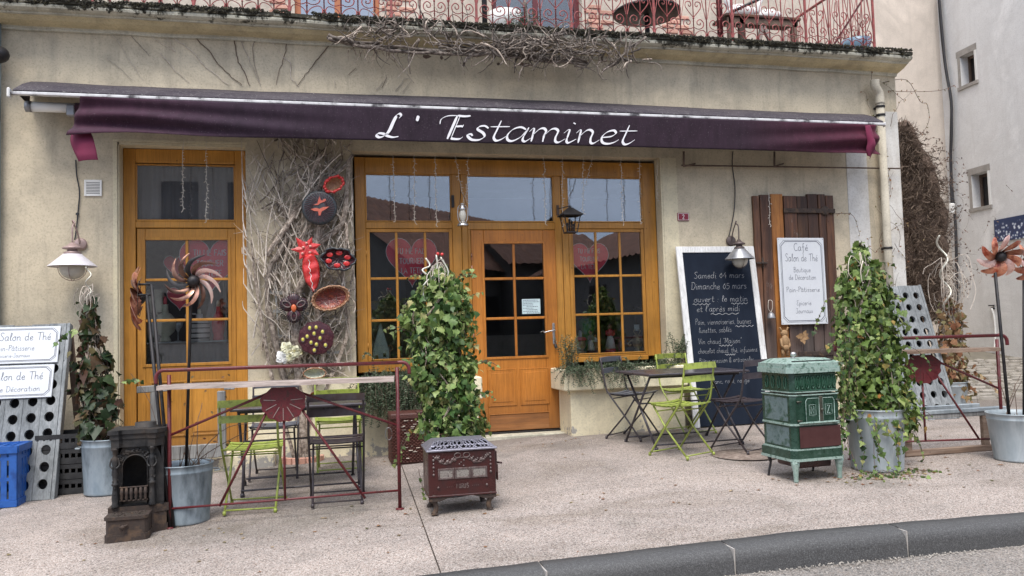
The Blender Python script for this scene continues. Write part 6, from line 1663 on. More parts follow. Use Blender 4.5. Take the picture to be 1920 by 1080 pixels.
# round dark disc with red birds
c = cer(599, 390); t = thing('ceramic_disc', 'round dark carved ceramic plaque with two red birds', 'ceramic', c)
mb = MB(); rY = Matrix.Rotation(math.pi / 2, 3, 'X'); mb.lathe([(.165, -.01), (.17, .01), (.16, .028), (.14, .034), (0, .036)], c, 36, axis=rY); mb.build('plaque', M['ceramic_teal'], t)
mb = MB()
for i in range(36):
    a = i * .1745; pts = [c + Vector((math.cos(a + .3 * s_) * lerp(.06, .145, s_), -.037, math.sin(a + .3 * s_) * lerp(.06, .145, s_))) for s_ in (0, .33, .66, 1)]; mb.tube(pts, .0035, 4)
mb.build('carved_line', M['ceramic_dark'], t)
def flat(mb, pts, O_, k, y, th=.006): mb.ext([(a * k, b * k) for a, b in pts], O_ + Vector((0, y, 0)), X, Z, -Y_, th)
bird1 = [(-.9, -.5), (-.3, -.25), (-.15, .3), (.05, .85), (.2, .3), (.45, .15), (.6, .4), (.9, .45), (1.0, .25), (.75, .0), (.4, -.1), (.1, -.25), (-.2, -.5)]
bird2 = [(-1, .2), (-.4, .35), (0, .25), (.4, .45), (1.1, .5), (.6, .15), (.25, -.05), (.1, -.5), (-.1, -.55), (-.15, -.05), (-.6, .0)]
mb = MB(); flat(mb, bird1, c + Vector((.0, 0, .055)), .065, -.036); flat(mb, bird2, c + Vector((.0, 0, -.035)), .085, -.036); mb.build('red_bird', mat("coral glaze", (0.50, 0.10, 0.07), (0.58, 0.16, 0.10), 12, .35), t, fix=True)
# red maple-leaf and the ruffled red stem under it
c = cer(575, 468); t = thing('ceramic_leaf', 'bright red maple leaf shaped ceramic', 'ceramic', c)
leaf = []
for i, (a, r) in enumerate(((90, .55), (66, 1.0), (50, .62), (20, 1.05), (0, .6), (-25, .95), (-50, .55), (-80, .8), (-100, .5), (-125, .9), (-155, .55), (180, 1.1), (160, .6), (130, 1.15), (108, .6))):
    leaf.append((math.cos(R(a)) * r, math.sin(R(a)) * r))
mb = MB(); n = len(leaf); k = .135
vs = [c + Vector((0, -.022, 0))] + [c + Vector((a * k, -.012 - .012 * (i % 2), b * k)) for i, (a, b) in enumerate(leaf)] + [c + Vector((a * k, -.002, b * k)) for a, b in leaf]
mb.add(vs, [(0, 1 + i, 1 + (i + 1) % n) for i in range(n)] + [(1 + i, 1 + n + i, 1 + n + (i + 1) % n, 1 + (i + 1) % n) for i in range(n)]); mb.build('leaf_body', M['red'], t, fix=True)
mb = MB()
for dx, dz in ((-.03, .02), (.035, .03), (.03, -.03), (-.04, -.04), (0, .06)): mb.ball(c + Vector((dx, -.028, dz)), .016, 6, 4, (1, .4, .8))
mb.build('pale_spot', mat("salmon glaze", (0.55, 0.20, 0.17), (0.6, 0.3, 0.25), 20, .3), t)
t = thing('ceramic_pod', 'long ruffled red ceramic pod with white edge line', 'ceramic', cer(583, 515)); rows = []
for i in range(19):
    s_ = i / 18; q = W(lerp(580, 588, s_), lerp(478, 546, s_), CY); w_ = .078 * (math.sin(math.pi * min(1, s_ * .92 + .12)) ** .6)
    rows.append([q + Vector((w_ * u, -.035 * (1 - u * u) - .008 * math.sin(s_ * 20 + u * 2), .008 * math.sin(s_ * 14 + u * 5))) for u in (-1, -.75, -.45, -.15, .15, .45, .75, 1)])
mb = MB(); mb.grid(rows); o = mb.build('pod', M['red'], t); md = o.modifiers.new('t', 'SOLIDIFY'); md.thickness = .006
mb = MB(); mb.tube([rows[i][3] + Vector((.008 * math.sin(i * 1.9), -.006, 0)) for i in range(3, 19)], .0035, 4); mb.build('edge_line', M['white'], t)
# dark three-lobed mask flower
c = cer(551, 578); t = thing('ceramic_mask_flower', 'dark ribbed ceramic flower with three eye loops and an orange centre', 'ceramic', c)
for a in (150, 30, 270, 90):
    d = Vector((math.cos(R(a)), 0, math.sin(R(a)))); mb = MB(); q = c + d * .075; mb.ball(q, .068, 14, 10, (1, .35, 1)); mb.build('petal', M['ceramic_dark'], t)
    if a == 90: continue
    mb = MB(); e = c + d * .078 + Vector((0, -.026, 0)); s2 = Vector((-d.z, 0, d.x)); mb.tube([e + d * (math.cos(w_) * .042) + s2 * (math.sin(w_) * .026) for w_ in [k * .5236 for k in range(12)]], .007, 6, closed=True); mb.build('eye_loop', M['emboss'], t)
mb = MB()
for i in range(40):
    a = i * .157; mb.tube([c + Vector((math.cos(a) * r, -.022 + (r - .1) * .12, math.sin(a) * r)) for r in (.085, .11, .14)], .0035, 4)
mb.build('ribs', M['emboss'] if False else M['ceramic_teal'], t)
mb = MB(); mb.ball(c + Vector((0, -.035, .0)), .028, 10, 8, (.9, .5, 1.3)); mb.build('centre', mat("orange glaze", (0.55, 0.10, 0.03), (0.6, 0.15, 0.05), 20, .3), t)
# spotted plate
c = cer(593, 634); t = thing('spotted_ceramic_plate', 'dark plum ceramic plate with yellow spots', 'ceramic', c); mb = MB(); n = 36
rows = []
for (r, y) in ((.168, -.0), (.163, -.014), (.11, -.022), (.05, -.026), (.0, -.027)):
    rows.append([c + Vector((math.cos(2 * math.pi * i / n) * r * (1 + .03 * math.sin(i * 1.75)), y, math.sin(2 * math.pi * i / n) * r * .97 * (1 + .03 * math.sin(i * 1.75)))) for i in range(n)])
for a, b in zip(rows, rows[1:]): mb.add(a + b, [(i, (i + 1) % n, (i + 1) % n + n, i + n) for i in range(n)], True)
mb.build('plate', M['ceramic_dark'], t)
for (dx, dz) in ((-.06, .10), (.06, .06), (-.02, .045), (-.085, .02), (.035, .0), (-.05, -.04), (.0, -.06), (.085, -.07), (-.02, -.115), (-.125, -.01), (.0, -.115 + .22)):
    q = c + Vector((dx, -.03, dz)); mb = MB(); mb.ball(q, .015, 8, 6, (1, .4, 1.2)); mb.build('yellow_spot', M['yellow'], t)
    mb = MB(); mb.tube([q + Vector((math.cos(w_) * .019, .0, math.sin(w_) * .022)) for w_ in [k * .7854 for k in range(8)]], .003, 4, closed=True); mb.build('spot_ring', M['emboss'], t)
# cream flower cluster
c = cer(539, 662); t = thing('cream_ceramic_flower', 'pale yellow crinkled ceramic flower low on the vine', 'ceramic', c); random.seed(8)
for (cx_, cz_, r_, mm) in ((-.0, .04, .075, 'cream_glaze'), (.07, .01, .07, 'cream_glaze'), (-.045, -.04, .07, 'white'), (.015, -.04, .055, 'cream_glaze')):
    mb = MB()
    for k in range(15):
        a = k * 2.4; r = r_ * (.5 + .5 * k / 15); e = c + Vector((cx_ + math.cos(a) * r, -.03 + .02 * k / 15 - .01, cz_ + math.sin(a) * r)); q = c + Vector((cx_, -.035, cz_)); s2 = Vector((-math.sin(a), 0, math.cos(a))) * r * .5
        mb.add([q, q.lerp(e, .6) + s2 + Vector((0, -.012, 0)), e + s2 * .4, e + Vector((0, .004, 0)) + (e - q) * .12, e - s2 * .4, q.lerp(e, .6) - s2 + Vector((0, .0, 0))], [(0, 1, 2, 3), (0, 3, 4, 5)], False)
    mb.build('petals', M[mm], t)
c = W(590, 700, CY); ruffle_ring(c, .105, .05, 0, 40, .02, .007, 'ceramic_rim', 'jar_stone', 'brown rimmed ceramic dish half hidden behind the drinks shelf rail', 'ceramic_dish', lobes=15)
c = W(598, 741, CY); ruffle_ring(c, .08, .04, 0, 40, .02, .007, 'ceramic_brown', 'yellow', 'small yellow and brown ceramic dish below the plank', 'ceramic_dish', lobes=15)

# ------------------------------------------------------------------ masonry planters
def planter(label, x0, x1, z0, z1, y0, lx0, lx1, zb):
    t = thing('masonry_planter', label, 'planter', ((x0 + x1) / 2, y0, gz((x0 + x1) / 2, y0)))
    mb = MB(); rect = (x0, x1, y0, -.12)
    mb.box(x0, x1, y0, y0 + .06, z0, z1, .012); mb.box(x0, x0 + .06, y0 + .0603, -.0, z0, z1 - .001, .01); mb.box(x1 - .06, x1, y0 + .0603, -.0, z0, z1 - .001, .01); mb.box(x0 + .02, x1 - .02, y0 + .03, -.01, z0 + .005, z0 + .06)
    mb.build('planter_box', M['cream'], t)
    mb = MB(); mb.box(x0 + .0602, x1 - .0602, y0 + .0602, -.05, z0 + .06, z1 - .03); mb.build('soil', M['soil'], t)
    mb = MB(); mb.box(lx0, lx1, y0 + .07, -.0, zb, z0 + .004, .012); mb.build('planter_base', M['cream'], t)
    return t
pl1 = planter('cream masonry planter with rosemary under the window beside the entrance door', 2.375, 3.735, .435, .655, -.50, 2.46, 3.72, -.35)
pl2 = planter('cream masonry planter under the window behind the central ivy', .31, 1.53, .40, .62, -.50, .33, 1.50, -.35)
def sprigs(parent, n, reg, droop, m='rosemary', L=(.1, .3), need=(.016, .030), up=.5, sparse=.014):
    mb = MB(); sm_ = MB()
    for i in range(n):
        a = Vector(reg()); out = Vector((random.gauss(0, .5), -abs(random.gauss(.4, .4)), up * random.uniform(.3, 1.2)))
        ln = random.uniform(*L); p_ = a.copy(); d = out.normalized(); pts = [p_.copy()]
        for s_ in range(int(ln / .02)):
            d = (d + Vector((random.gauss(0, .08), random.gauss(0, .06), -droop * random.uniform(.3, 1)))).normalized()
            p_ = p_ + d * .02; pts.append(p_.copy())
            for k in range(int(.02 / sparse * 2) + 1):
                an = random.uniform(0, 6.28); w_ = d.orthogonal().normalized(); w2 = d.cross(w_)
                nd = (w_ * math.cos(an) + w2 * math.sin(an) + d * .5).normalized(); nl = random.uniform(*need); sd2 = nd.cross(Vector((random.gauss(0, 1), random.gauss(0, 1), random.gauss(0, 1)))).normalized() * .0038
                mb.add([p_ - sd2, p_ + sd2, p_ + nd * nl + sd2 * .6, p_ + nd * nl - sd2 * .6], [(0, 1, 2, 3)])
        sm_.tube(pts, .0018, 3)
    tag(mb.build('needles', M[m], parent), kind='stuff'); sm_.build('stems', M['vine_dark'], parent)
random.seed(77)
rs = thing('rosemary_plant', 'trailing rosemary filling the planter beside the entrance door', 'plant', (3.0, -.35, .64))
sprigs(rs, 230, lambda: (random.uniform(2.42, 3.72), random.uniform(-.49, -.25), .64), .16, L=(.06, .17), up=.5)
sprigs(rs, 85, lambda: (2.42 + 1.3 * random.choice((.03, .1, .35, .42, .5, .2)) + random.gauss(0, .05), -.50, .65), .30, L=(.12, .32), up=.3)
sprigs(rs, 22, lambda: (random.gauss(2.50, .035), random.uniform(-.4, -.2), .66), -.02, L=(.24, .36), up=3)
sprigs(rs, 22, lambda: (random.gauss(3.72, .05), random.uniform(-.4, -.2), .66), -.02, L=(.2, .36), up=3)
rs2 = thing('rosemary_plant', 'dense rosemary hanging down over the planter behind the red iron shelf', 'plant', (.7, -.45, .62))
sprigs(rs2, 330, lambda: (random.uniform(.40, .98), -.50, .61), .28, L=(.2, .52), up=.35, sparse=.012)
sprigs(rs2, 60, lambda: (random.uniform(.35, 1.3), random.uniform(-.48, -.2), .61), .1, L=(.08, .2), up=.8)

# ------------------------------------------------------------------ rainwater pipes
dp = thing('downpipe', 'cream painted rainwater pipe with elbow at the corner of the cafe', 'downpipe', (W(1655, 540, -.26).x, -.22, 0))
mb = MB(); q = [W(1640, 150, -.28), W(1641, 162, -.27), W(1648, 176, -.25), W(1650, 195, -.25)]
mb.tube(smooth_pts(q, 5), .052, 14)
pj = W(1650, 195, -.25); mb.tube([pj, Vector((pj.x, -.25, .25))], .045, 14); mb.build('pipe', M['old_pipe'], dp)
for z in (W(1650, 200, -.25).z, W(1650, 216, -.25).z, 1.9, .9):
    mb = MB(); mb.tube([(pj.x, -.25, z - .012), (pj.x, -.25, z + .012)], .053, 14); mb.box(pj.x - .015, pj.x + .015, -.21, -.14, z - .012, z + .012); mb.build('pipe_clip', M['iron_black'], dp)
mb = MB(); mb.tube([(6.47, -.20, 0.0), (6.47, -.20, 3.3)], .017, 8); tag(mb.build('conduit', M['old_pipe'], None, loc=(6.47, -.2, 0)), 'thin vertical conduit beside the cream rainwater pipe', 'conduit')
mb = MB(); xx = W(0, 500, -.2).x - .045; mb.tube([(xx, -.21, -.3), (xx, -.21, 4.2)], .05, 12); tag(mb.build('downpipe', M['zinc'], None, loc=(xx, -.21, -.3)), 'blue grey zinc rainwater pipe at the far end of the facade', 'downpipe')
c = W(2, 98, -.35); t = thing('lamp_bracket', 'black wall lantern bracket cut off at the far end of the facade', 'bracket', c)
mb = MB(); mb.ball(c + Vector((-.04, 0, -.02)), .10, 12, 8, (1.1, 1, .8)); mb.ball(c + Vector((-.07, 0, .16)), .055, 10, 8, (1, 1, 1.6)); mb.tube([c + Vector((-.08, 0, .0)), c + Vector((-.09, .1, .2)), Vector((c.x - .09, -.16, c.z + .2))], .02, 8); mb.build('lantern_body', M['iron_black'], t)
# bare rambler beside the downpipe
t = thing('bare_rambler', 'thin bare rambler stems climbing the corner strip by the rainwater pipe', 'climber', (6.6, -.2, 0)); random.seed(13)
mb = MB(); lf = MB()
for k in range(26):
    a = W(random.uniform(1636, 1698), random.uniform(150, 600), -.2); pts = wander(a, (random.gauss(0, .4), 0, random.choice((-1, 1))), random.uniform(.2, .7), .05, .3, -.165); twig(mb, pts, .003)
    for q in pts[::2]:
        if random.random() < .6: d = Vector((random.gauss(0, 1), -.3, random.gauss(0, 1))).normalized() * .018; e = Vector((-d.z, 0, d.x)) * .5; lf.add([q, q + d + e, q + d * 2, q + d - e], [(0, 1, 2, 3)])
for pp in ([(1655, 155), (1700, 150), (1725, 190), (1738, 195), (1742, 225), (1730, 250)], [(1560, 402), (1580, 400), (1600, 405), (1612, 440)], [(1665, 170), (1700, 172), (1760, 170), (1790, 160)]):
    pts = smooth_pts([W(a, b, -.2 if a < 1700 else .0) for a, b in pp], 4); twig(mb, pts, .004, .003)
    for q in pts: 
        d = Vector((random.gauss(0, 1), -.3, random.gauss(0, 1))).normalized() * .016; e = Vector((-d.z, 0, d.x)) * .5; lf.add([q, q + d + e, q + d * 2, q + d - e], [(0, 1, 2, 3)])
mb.build('stems', M['vine_dark'], t); lf.build('leaves', M['dry_leaf'], t)
# brown mass of dead climber in the lane
t = thing('dead_climber', 'thick brown mass of dead climber clinging to the wall in the lane', 'climber', (7.6, 1.2, gz(7, 1))); random.seed(14)
DY = 1.15
mb = MB(); m2 = MB(); core = MB()
def prof_r(py):   # right edge of the mass by photo row
    pts_ = [(232, 1694), (262, 1712), (300, 1738), (345, 1758), (400, 1770), (460, 1772), (540, 1768), (600, 1764)]
    for (y0_, x0_), (y1_, x1_) in zip(pts_, pts_[1:]):
        if y0_ <= py <= y1_: return lerp(x0_, x1_, (py - y0_) / (y1_ - y0_))
    return 1690
rows = []
for i in range(28):
    py = lerp(238, 600, i / 27); a = W(1680, py, DY + .25); b = W(prof_r(py) - 14, py, DY + .25)
    rows.append([a.lerp(b, j / 10) + Vector((0, .12 * noise.noise(Vector((i * .4, j * .6, 2))) - .06 * math.sin(j / 10 * math.pi), .05 * noise.noise(Vector((i, j, 7))))) for j in range(11)])
core.grid(rows); o = core.build('dense_core', M['vine_dark'], t); md = o.modifiers.new('t', 'SOLIDIFY'); md.thickness = .15
for i in range(6000):
    py = random.uniform(236, 600); xr2 = prof_r(py) + random.gauss(0, 7) - 2
    px = lerp(1684, xr2, random.random() ** .8)
    q = W(px, py, DY + random.uniform(-.12, .25)); L = random.uniform(.06, .22)
    pts = wander(q, (random.gauss(0, 1), random.gauss(-.2, .3), random.gauss(-.2, .8)), L, .04, .3)
    if len(pts) < 2: continue
    twig(mb, pts, random.uniform(.003, .007), None, 3)
for i in range(240):
    py = random.uniform(240, 560); q = W(prof_r(py) + random.expovariate(1 / 16.), py, DY + random.uniform(-.1, .2))
    pts = wander(q, (1, 0, random.gauss(.1, .5)), random.uniform(.05, .3), .04, .3); 
    if len(pts) > 1: twig(m2, pts, .0022, None, 3)
    for w_ in pts:
        if random.random() < .35:
            d = Vector((random.gauss(0, 1), -.3, random.gauss(0, 1))).normalized() * .02; e = Vector((-d.z, 0, d.x)) * .6; m2.add([w_, w_ + d + e, w_ + d * 2, w_ + d - e], [(0, 1, 2, 3)])
tag(mb.build('dead_twigs', M['thatch'], t), kind='stuff'); tag(m2.build('outer_twigs', M['vine_dark'], t), kind='stuff')
# ------------------------------------------------------------------ folding bistro chairs
def chair_meshes(m):
    D = {}
    W2 = .195
    for s_ in (-1, 1):
        mb = MB(); x = s_ * W2
        # long leg: front foot -> rear of seat -> back top (front is +y)
        mb.tube(smooth_pts([(x, .20, .01), (x, .03, .235), (x, -.135, .44), (x, -.175, .52), (x, -.225, .80)], 4), .0085, 6)
        mb.tube([(x, .20, .0), (x, .195, .028)], .0125, 8)
        D['back_leg%d' % s_] = mb
        mb = MB(); x = s_ * (W2 - .022); mb.tube([(x, -.20, .01), (x, .02, .24), (x, .155, .43)], .0085, 6); mb.tube([(x, -.20, .0), (x, -.195, .028)], .0125, 8); D['leg%d' % s_] = mb
    for i, (y, z, w_) in enumerate(((.19, .032, W2), (-.19, .032, W2 - .022), (.125, .385, W2 - .02), (-.1, .40, W2))): D['stretcher%d' % i] = MB().tube([(-w_, y, z), (w_, y, z)], .006, 5)
    for s_ in (-1, 1): D['rail%d' % s_] = MB().tube(smooth_pts([(s_ * (W2 - .012), -.15, .445), (s_ * (W2 - .012), .0, .432), (s_ * (W2 - .012), .17, .442)]), .008, 6)
    return D
chair_me = {}
def slat_mesh(m, name, L, w_, curve, t=.007):
    mb = MB(); P = []; n = 8
    for i in range(n + 1):
        u = i / n * 2 - 1; c_ = -curve * (1 - u * u)
        P.append([Vector((u * L / 2, c_ * (name != 'slat'), c_ * (name == 'slat'))) + Vector(o_) for o_ in (((0, -w_ / 2, 0), (0, -w_ / 2, t), (0, w_ / 2, t), (0, w_ / 2, 0), (0, -w_ / 2, 0)) if name == 'slat' else ((0, 0, -w_ / 2), (0, -t, -w_ / 2), (0, -t, w_ / 2), (0, 0, w_ / 2), (0, 0, -w_ / 2)))])
    mb.grid(P, False); return mb.mesh(name, m)
def make_chair(key, mm, mleg=None):
    m = M[mm]; ml = M[mleg or mm]
    t = thing('bistro_chair', 'x', 'chair')
    for k, b in chair_meshes(m).items():
        nm = {'b': 'back_leg', 'l': 'leg', 's': 'stretcher', 'r': 'seat_rail'}[k[0]]
        b.build(nm, ml, t)
    sl = slat_mesh(m, 'slat', .40, .040, .012)
    for i in range(7):
        y = lerp(-.15, .175, i / 6); z = .448 - .016 * math.sin(math.pi * i / 6) + (.004 if i == 6 else 0)
        inst('slat', sl, t, (0, y, z), (R(lerp(-7, 9, i / 6)), 0, 0))
    bs = slat_mesh(m, 'back_slat', .41, .052, .022)
    for z, y in ((.775, -.228), (.665, -.205)): inst('back_slat', bs, t, (0, y, z), (R(-11), 0, 0))
    return t
CG = 'folding bistro chairs'
protos = {'green': make_chair('g', 'chair_green'), 'dark': make_chair('d', 'chair_dark'), 'slate': make_chair('s', 'chair_slate', 'chair_dark')}
used = {}
def place_chair(kind, x, y, face, label):
    p = protos[kind]
    if kind in used: o = copy_tree(p)
    else: o = p; used[kind] = 1
    o.location = (x, y, gz(x, y)); o.rotation_euler = (0, 0, face); o['label'] = label; o['group'] = CG
    return o
def facing(dx, dy): return math.atan2(-dx, dy)    # +Y of the chair turned to (dx, dy)
# ------------------------------------------------------------------ folding tables
def make_table(label, cx, cy, rot, L, D, h):
    t = thing('folding_table', label, 'table', (cx, cy, gz(cx, cy)), 'folding metal tables')
    mb = MB(); mb.box(-L / 2, L / 2, -D / 2, D / 2, h - .022, h, .006);
    def part(mb, name, m='table_dark'):
        o = bpy.data.objects.new(name, mb.mesh(name, M[m])); COL.objects.link(o); o.parent = t; return o
    part(mb, 'tabletop')
    for s_ in (-1, 1):
        x = s_ * (L / 2 - .07)
        for k in (-1, 1):
            b = MB(); xo = x + k * .012; b.tube([(xo, -k * D * .40, .012), (xo, k * D * .36, h - .03)], .0115, 6); b.tube([(xo, -k * D * .40, .0), (xo, -k * D * .395, .03)], .017, 8); part(b, 'leg')
    for y, z in ((-D * .39, .05), (D * .39, .05), (-.0, h * .5 + .05)): part(MB().tube([(-L / 2 + .07, y, z), (L / 2 - .07, y, z)], .008, 6), 'stretcher')
    for s_ in (-1, 1): part(MB().box(-L / 2 + .05, L / 2 - .05, s_ * D * .36 - .008, s_ * D * .36 + .008, h - .045, h - .022), 'apron')
    t.rotation_euler = (0, 0, rot); return t
make_table('dark folding table among the chairs in front of the menu blackboard', 3.28, -1.28, R(2), 1.0, .78, .685)
make_table('dark folding table behind the red iron drinks shelf', -.19, -1.52, R(1), 1.02, .68, .68)
place_chair('slate', 2.98, -.78, facing(.62, -.78), 'slate grey bistro chair with brown seat beside the rosemary planter')
place_chair('green', 3.01, -1.84, facing(-.42, .9), 'lime green bistro chair with its back to the street at the blackboard table')
place_chair('green', 3.60, -.72, facing(.25, -.96), 'lime green bistro chair between the table and the menu blackboard')
place_chair('dark', 3.60, -1.82, facing(-.35, .93), 'plum black bistro chair standing over the round dark manhole cover')
place_chair('green', -.50, -2.12, facing(.08, 1), 'lime green bistro chair closest behind the drinks shelf, seen from the back')
place_chair('dark', .09, -2.16, facing(.02, 1), 'plum black bistro chair behind the drinks shelf, seen from the back')
place_chair('slate', -.42, -.95, facing(-.02, -1), 'slate bistro chair facing the street before the old vine trunk')
place_chair('green', .13, -.92, facing(.04, -1), 'lime green bistro chair facing the street beside the old vine trunk')

# ------------------------------------------------------------------ red iron drinks shelves
def scallop(c, r, y, n=8):
    out = [(-r * .35, r * .62), (r * .35, r * .62)]
    pts = []
    for i in range(n):
        a0 = R(20) - R(220) * i / n; 
        for k in range(4):
            a = a0 - R(220) / n * k / 4; rr = r * (.90 + .10 * math.sin(math.pi * (k + .5) / 4))
            pts.append((math.cos(a) * rr, math.sin(a) * rr))
    return [(-r * .4, r * .55)] [:0] + [(r * .5, r * .62)] + pts + [(-r * .5, r * .62)]
def shelf_stand(label, A, B, zt, zp, curl, dd, plank_m, mid=True, hz=.13, tube=.013):
    """A left foot, B right foot (ground points)"""
    t = thing('iron_drinks_shelf', label, 'shelf stand', (A + B) / 2, 'red iron drinks shelves')
    U = (B - A); U.z = 0; L = U.length; U.normalize(); Nn = Vector((-U.y, U.x, 0))
    def at(u, z, n_=0): return Vector((A.x, A.y, 0)) + U * u + Nn * n_ + Z * z
    m = M['iron_red']
    for u, g_ in ((0, A.z), (L, B.z)):
        b = MB(); b.tube([at(u, g_), at(u, zt - .03)], tube, 8); b.lathe([(.03, 0), (.03, .006), (.015, .012)], at(u, g_), 10); b.build('post', m, t)
    b = MB(); b.tube(smooth_pts([at(-curl, zt - .09), at(-curl * .95, zt - .03), at(-curl * .6, zt), at(0, zt + .002)], 4) + [at(L, zt + .002)] + smooth_pts([at(L, zt + .002), at(L + curl * .6, zt), at(L + curl * .95, zt - .03), at(L + curl, zt - .08)], 4), tube, 8); b.build('top_rail', m, t)
    zb = A.z + hz; zb2 = B.z + hz
    b = MB(); b.tube([at(0, zb), at(L, zb2)], .008, 6); b.build('bottom_rail', m, t)
    cx_ = L / 2 * .985
    if mid: b = MB(); b.tube([at(cx_, zp - .2), at(cx_, (zb + zb2) / 2)], .009, 6); b.build('centre_post', m, t)
    for s_ in (-1, 1):
        b = MB(); e = 0 if s_ < 0 else L
        b.tube([at(cx_ + s_ * .08, zp - .14), at(e + (-s_) * (.21 * L if s_ < 0 else .155 * L), zb)], .009, 6); b.build('brace', m, t)
        b = MB(); b.tube([at(cx_ + s_ * .05, zp - .06), at(e, zp - .34)], .009, 6); b.build('brace', m, t)
    c = at(cx_, zp - .135, -.018); out = scallop(None, .155, 0)
    b = MB(); b.ext([(a, b_ * .95) for a, b_ in out], c, U, Z, -Nn, .005); b.build('scalloped_plate', m, t, fix=True)
    b = MB()
    for k in range(7):
        a = R(20) - R(220) * (k + .5) / 7; b.bar(c - Nn * .006 + (U * math.cos(a) + Z * math.sin(a)) * .05, c - Nn * .007 + (U * math.cos(a) + Z * math.sin(a)) * .13, .004, .004)
    b.build('plate_rib', M['plank_wood'] if plank_m == 'plank_wood' else m, t)
    for k, (n0, n1) in enumerate(((-.11, -.002), (.002, .10))):
        b = MB(); P = []
        nn = 20
        for i in range(nn + 1):
            u = lerp(-.05 if k == 0 else 0, L - .02, i / nn)
            q = .003 * noise.noise(Vector((u * 3, k * 5, 0)))
            P.append([at(u, zp - .028 + q, n0), at(u, zp + q, n0 + .003), at(u, zp + q + .001, n1 - .003), at(u, zp - .028 + q, n1), at(u, zp - .028 + q, n0)])
        b.grid(P, False); b.add(P[0][:4], [(0, 1, 2, 3)]); b.add(P[-1][:4], [(3, 2, 1, 0)]); b.build('plank', M[plank_m], t)
    return t
random.seed(81)
A, B = G(321, 988), G(750, 955)
A.y -= .04
A.z = gz(A.x, A.y); B.z = gz(B.x, B.y)
zt = (W(320, 697, A.y).z + W(745, 678, B.y).z) / 2; zp = (W(320, 733, A.y).z + W(740, 706, B.y).z) / 2 + .02
shelf_stand('red iron drinks shelf with bleached planks and scalloped plate, between the two small stoves', A, B, zt, zp, .085, 0, 'plank_wood')
A2, B2 = G(1596, 862), G(1882, 852)
A2.z = gz(A2.x, A2.y); B2.z = gz(B2.x, B2.y)
zt2 = W(1740, 633, (A2.y + B2.y) / 2).z; zp2 = W(1740, 655, (A2.y + B2.y) / 2).z
M['plank_brown'] = wood("brown grey plank", (0.16, 0.10, 0.07), (0.26, 0.18, 0.13), (0.34, 0.26, 0.2), 'X', .8, 2.4, .4)
shelf_stand('red iron drinks shelf with a brown plank, beyond the light green ivy', A2, B2, zt2, zp2, .085, 0, 'plank_brown', tube=.014)

# low weathered timber trestle before the side door
t = thing('timber_barrier', 'low grey weathered timber frame standing before the side door', 'barrier', (W(350, 850, -.55).x, -.55, gz(-1.2, -.55)))
TYY = -.55
def tb(name, a, b, w_, th, m='grey_wood'):
    mb = MB(); mb.bar(W(*a, TYY), W(*b, TYY), th, w_, ch=.006); mb.build(name, M[m], t)
tb('rail', (257, 731), (316, 727), .06, .05); tb('rail', (420, 726), (440, 725), .05, .04)
tb('post', (290, 735), (292, 858), .07, .05); tb('post', (415, 733), (417, 856), .07, .05)
tb('bottom_rail', (296, 847), (411, 840), .085, .05); tb('bottom_rail', (296, 858), (411, 852), .05, .05)

# ------------------------------------------------------------------ galvanised buckets and ivies
def bucket_parts(t, c, rt, rb, h, m='zinc', handles=True, sx=1.0, rot=0, open_=False, seam=True):
    mb = MB(); ax = Matrix.Rotation(rot, 3, 'Z')
    prof = [(rb * .96, 0), (rb, .004), (rb * 1.012, .014), (rb * 1.0, .024), (lerp(rb, rt, .5), h * .5), (lerp(rb, rt, .86), h * .86), (lerp(rb, rt, .87) + .004, h * .875), (lerp(rb, rt, .88), h * .89), (rt, h - .008), (rt + .006, h - .004), (rt + .005, h + .003), (rt - .004, h), (rt - .01, h - .05), (lerp(rb, rt, .8), h * .8)]
    mb.lathe(prof, c, 36, sx, 1, ax); mb.build('bucket', M[m], t)
    mb = MB(); mb.lathe([(lerp(rb, rt, .8) - .004, h * .80), (0.02, h * .83), (0, h * .83)], c, 24, sx, 1, ax, cap=False); mb.build('soil', M['soil'], t)
    if handles:
        for s_ in (-1, 1):
            mb = MB(); e = ax @ Vector((s_ * rt * sx * .99, 0, 0)); tn = ax @ Vector((0, 1, 0)); dd = e.normalized()
            mb.tube(smooth_pts([c + e + tn * -.05 + Z * h * .84, c + e + dd * .035 + tn * -.045 + Z * (h * .84 + .0), c + e + dd * .045 + Z * (h * .84), c + e + dd * .035 + tn * .045 + Z * h * .84, c + e + tn * .05 + Z * h * .84]), .005, 6); mb.build('handle', M['zinc_bright'], t)
LEAF = []
def leaf_geo(kind=0, rnd=0):
    out = []
    lob = [(-100, .30), (-70, .62), (-38, .52), (-15, .86), (12, .60), (38, .66), (62, .62), (90, 1.12), (118, .62), (142, .66), (168, .60), (195, .86), (218, .52), (250, .62), (280, .30)]
    for a, r in lob: r *= 1 + random.uniform(-rnd, rnd); out.append((math.cos(R(a)) * r * .5, math.sin(R(a)) * r * .5 + .12))
    b = random.uniform(-.1, .5); tw = random.uniform(-.3, .3); vs = [(0, .1, .03)] + [(x, y, -b * (x * x + y * y) * 1.5 + .16 * abs(x) + tw * x * y) for x, y in out]; n = len(out)
    return vs, [(0, 1 + i, 1 + (i + 1) % n) for i in range(n)]
random.seed(90)
leaf_mesh = {}
def leaf_me(mk):
    if mk not in leaf_mesh:
        L_ = []
        for k in range(5):
            vs, fs = leaf_geo(0, .15); mb = MB(); mb.add(vs, fs, True); L_.append(mb.mesh('leaf', M[mk]))
        leaf_mesh[mk] = L_
    return leaf_mesh[mk]
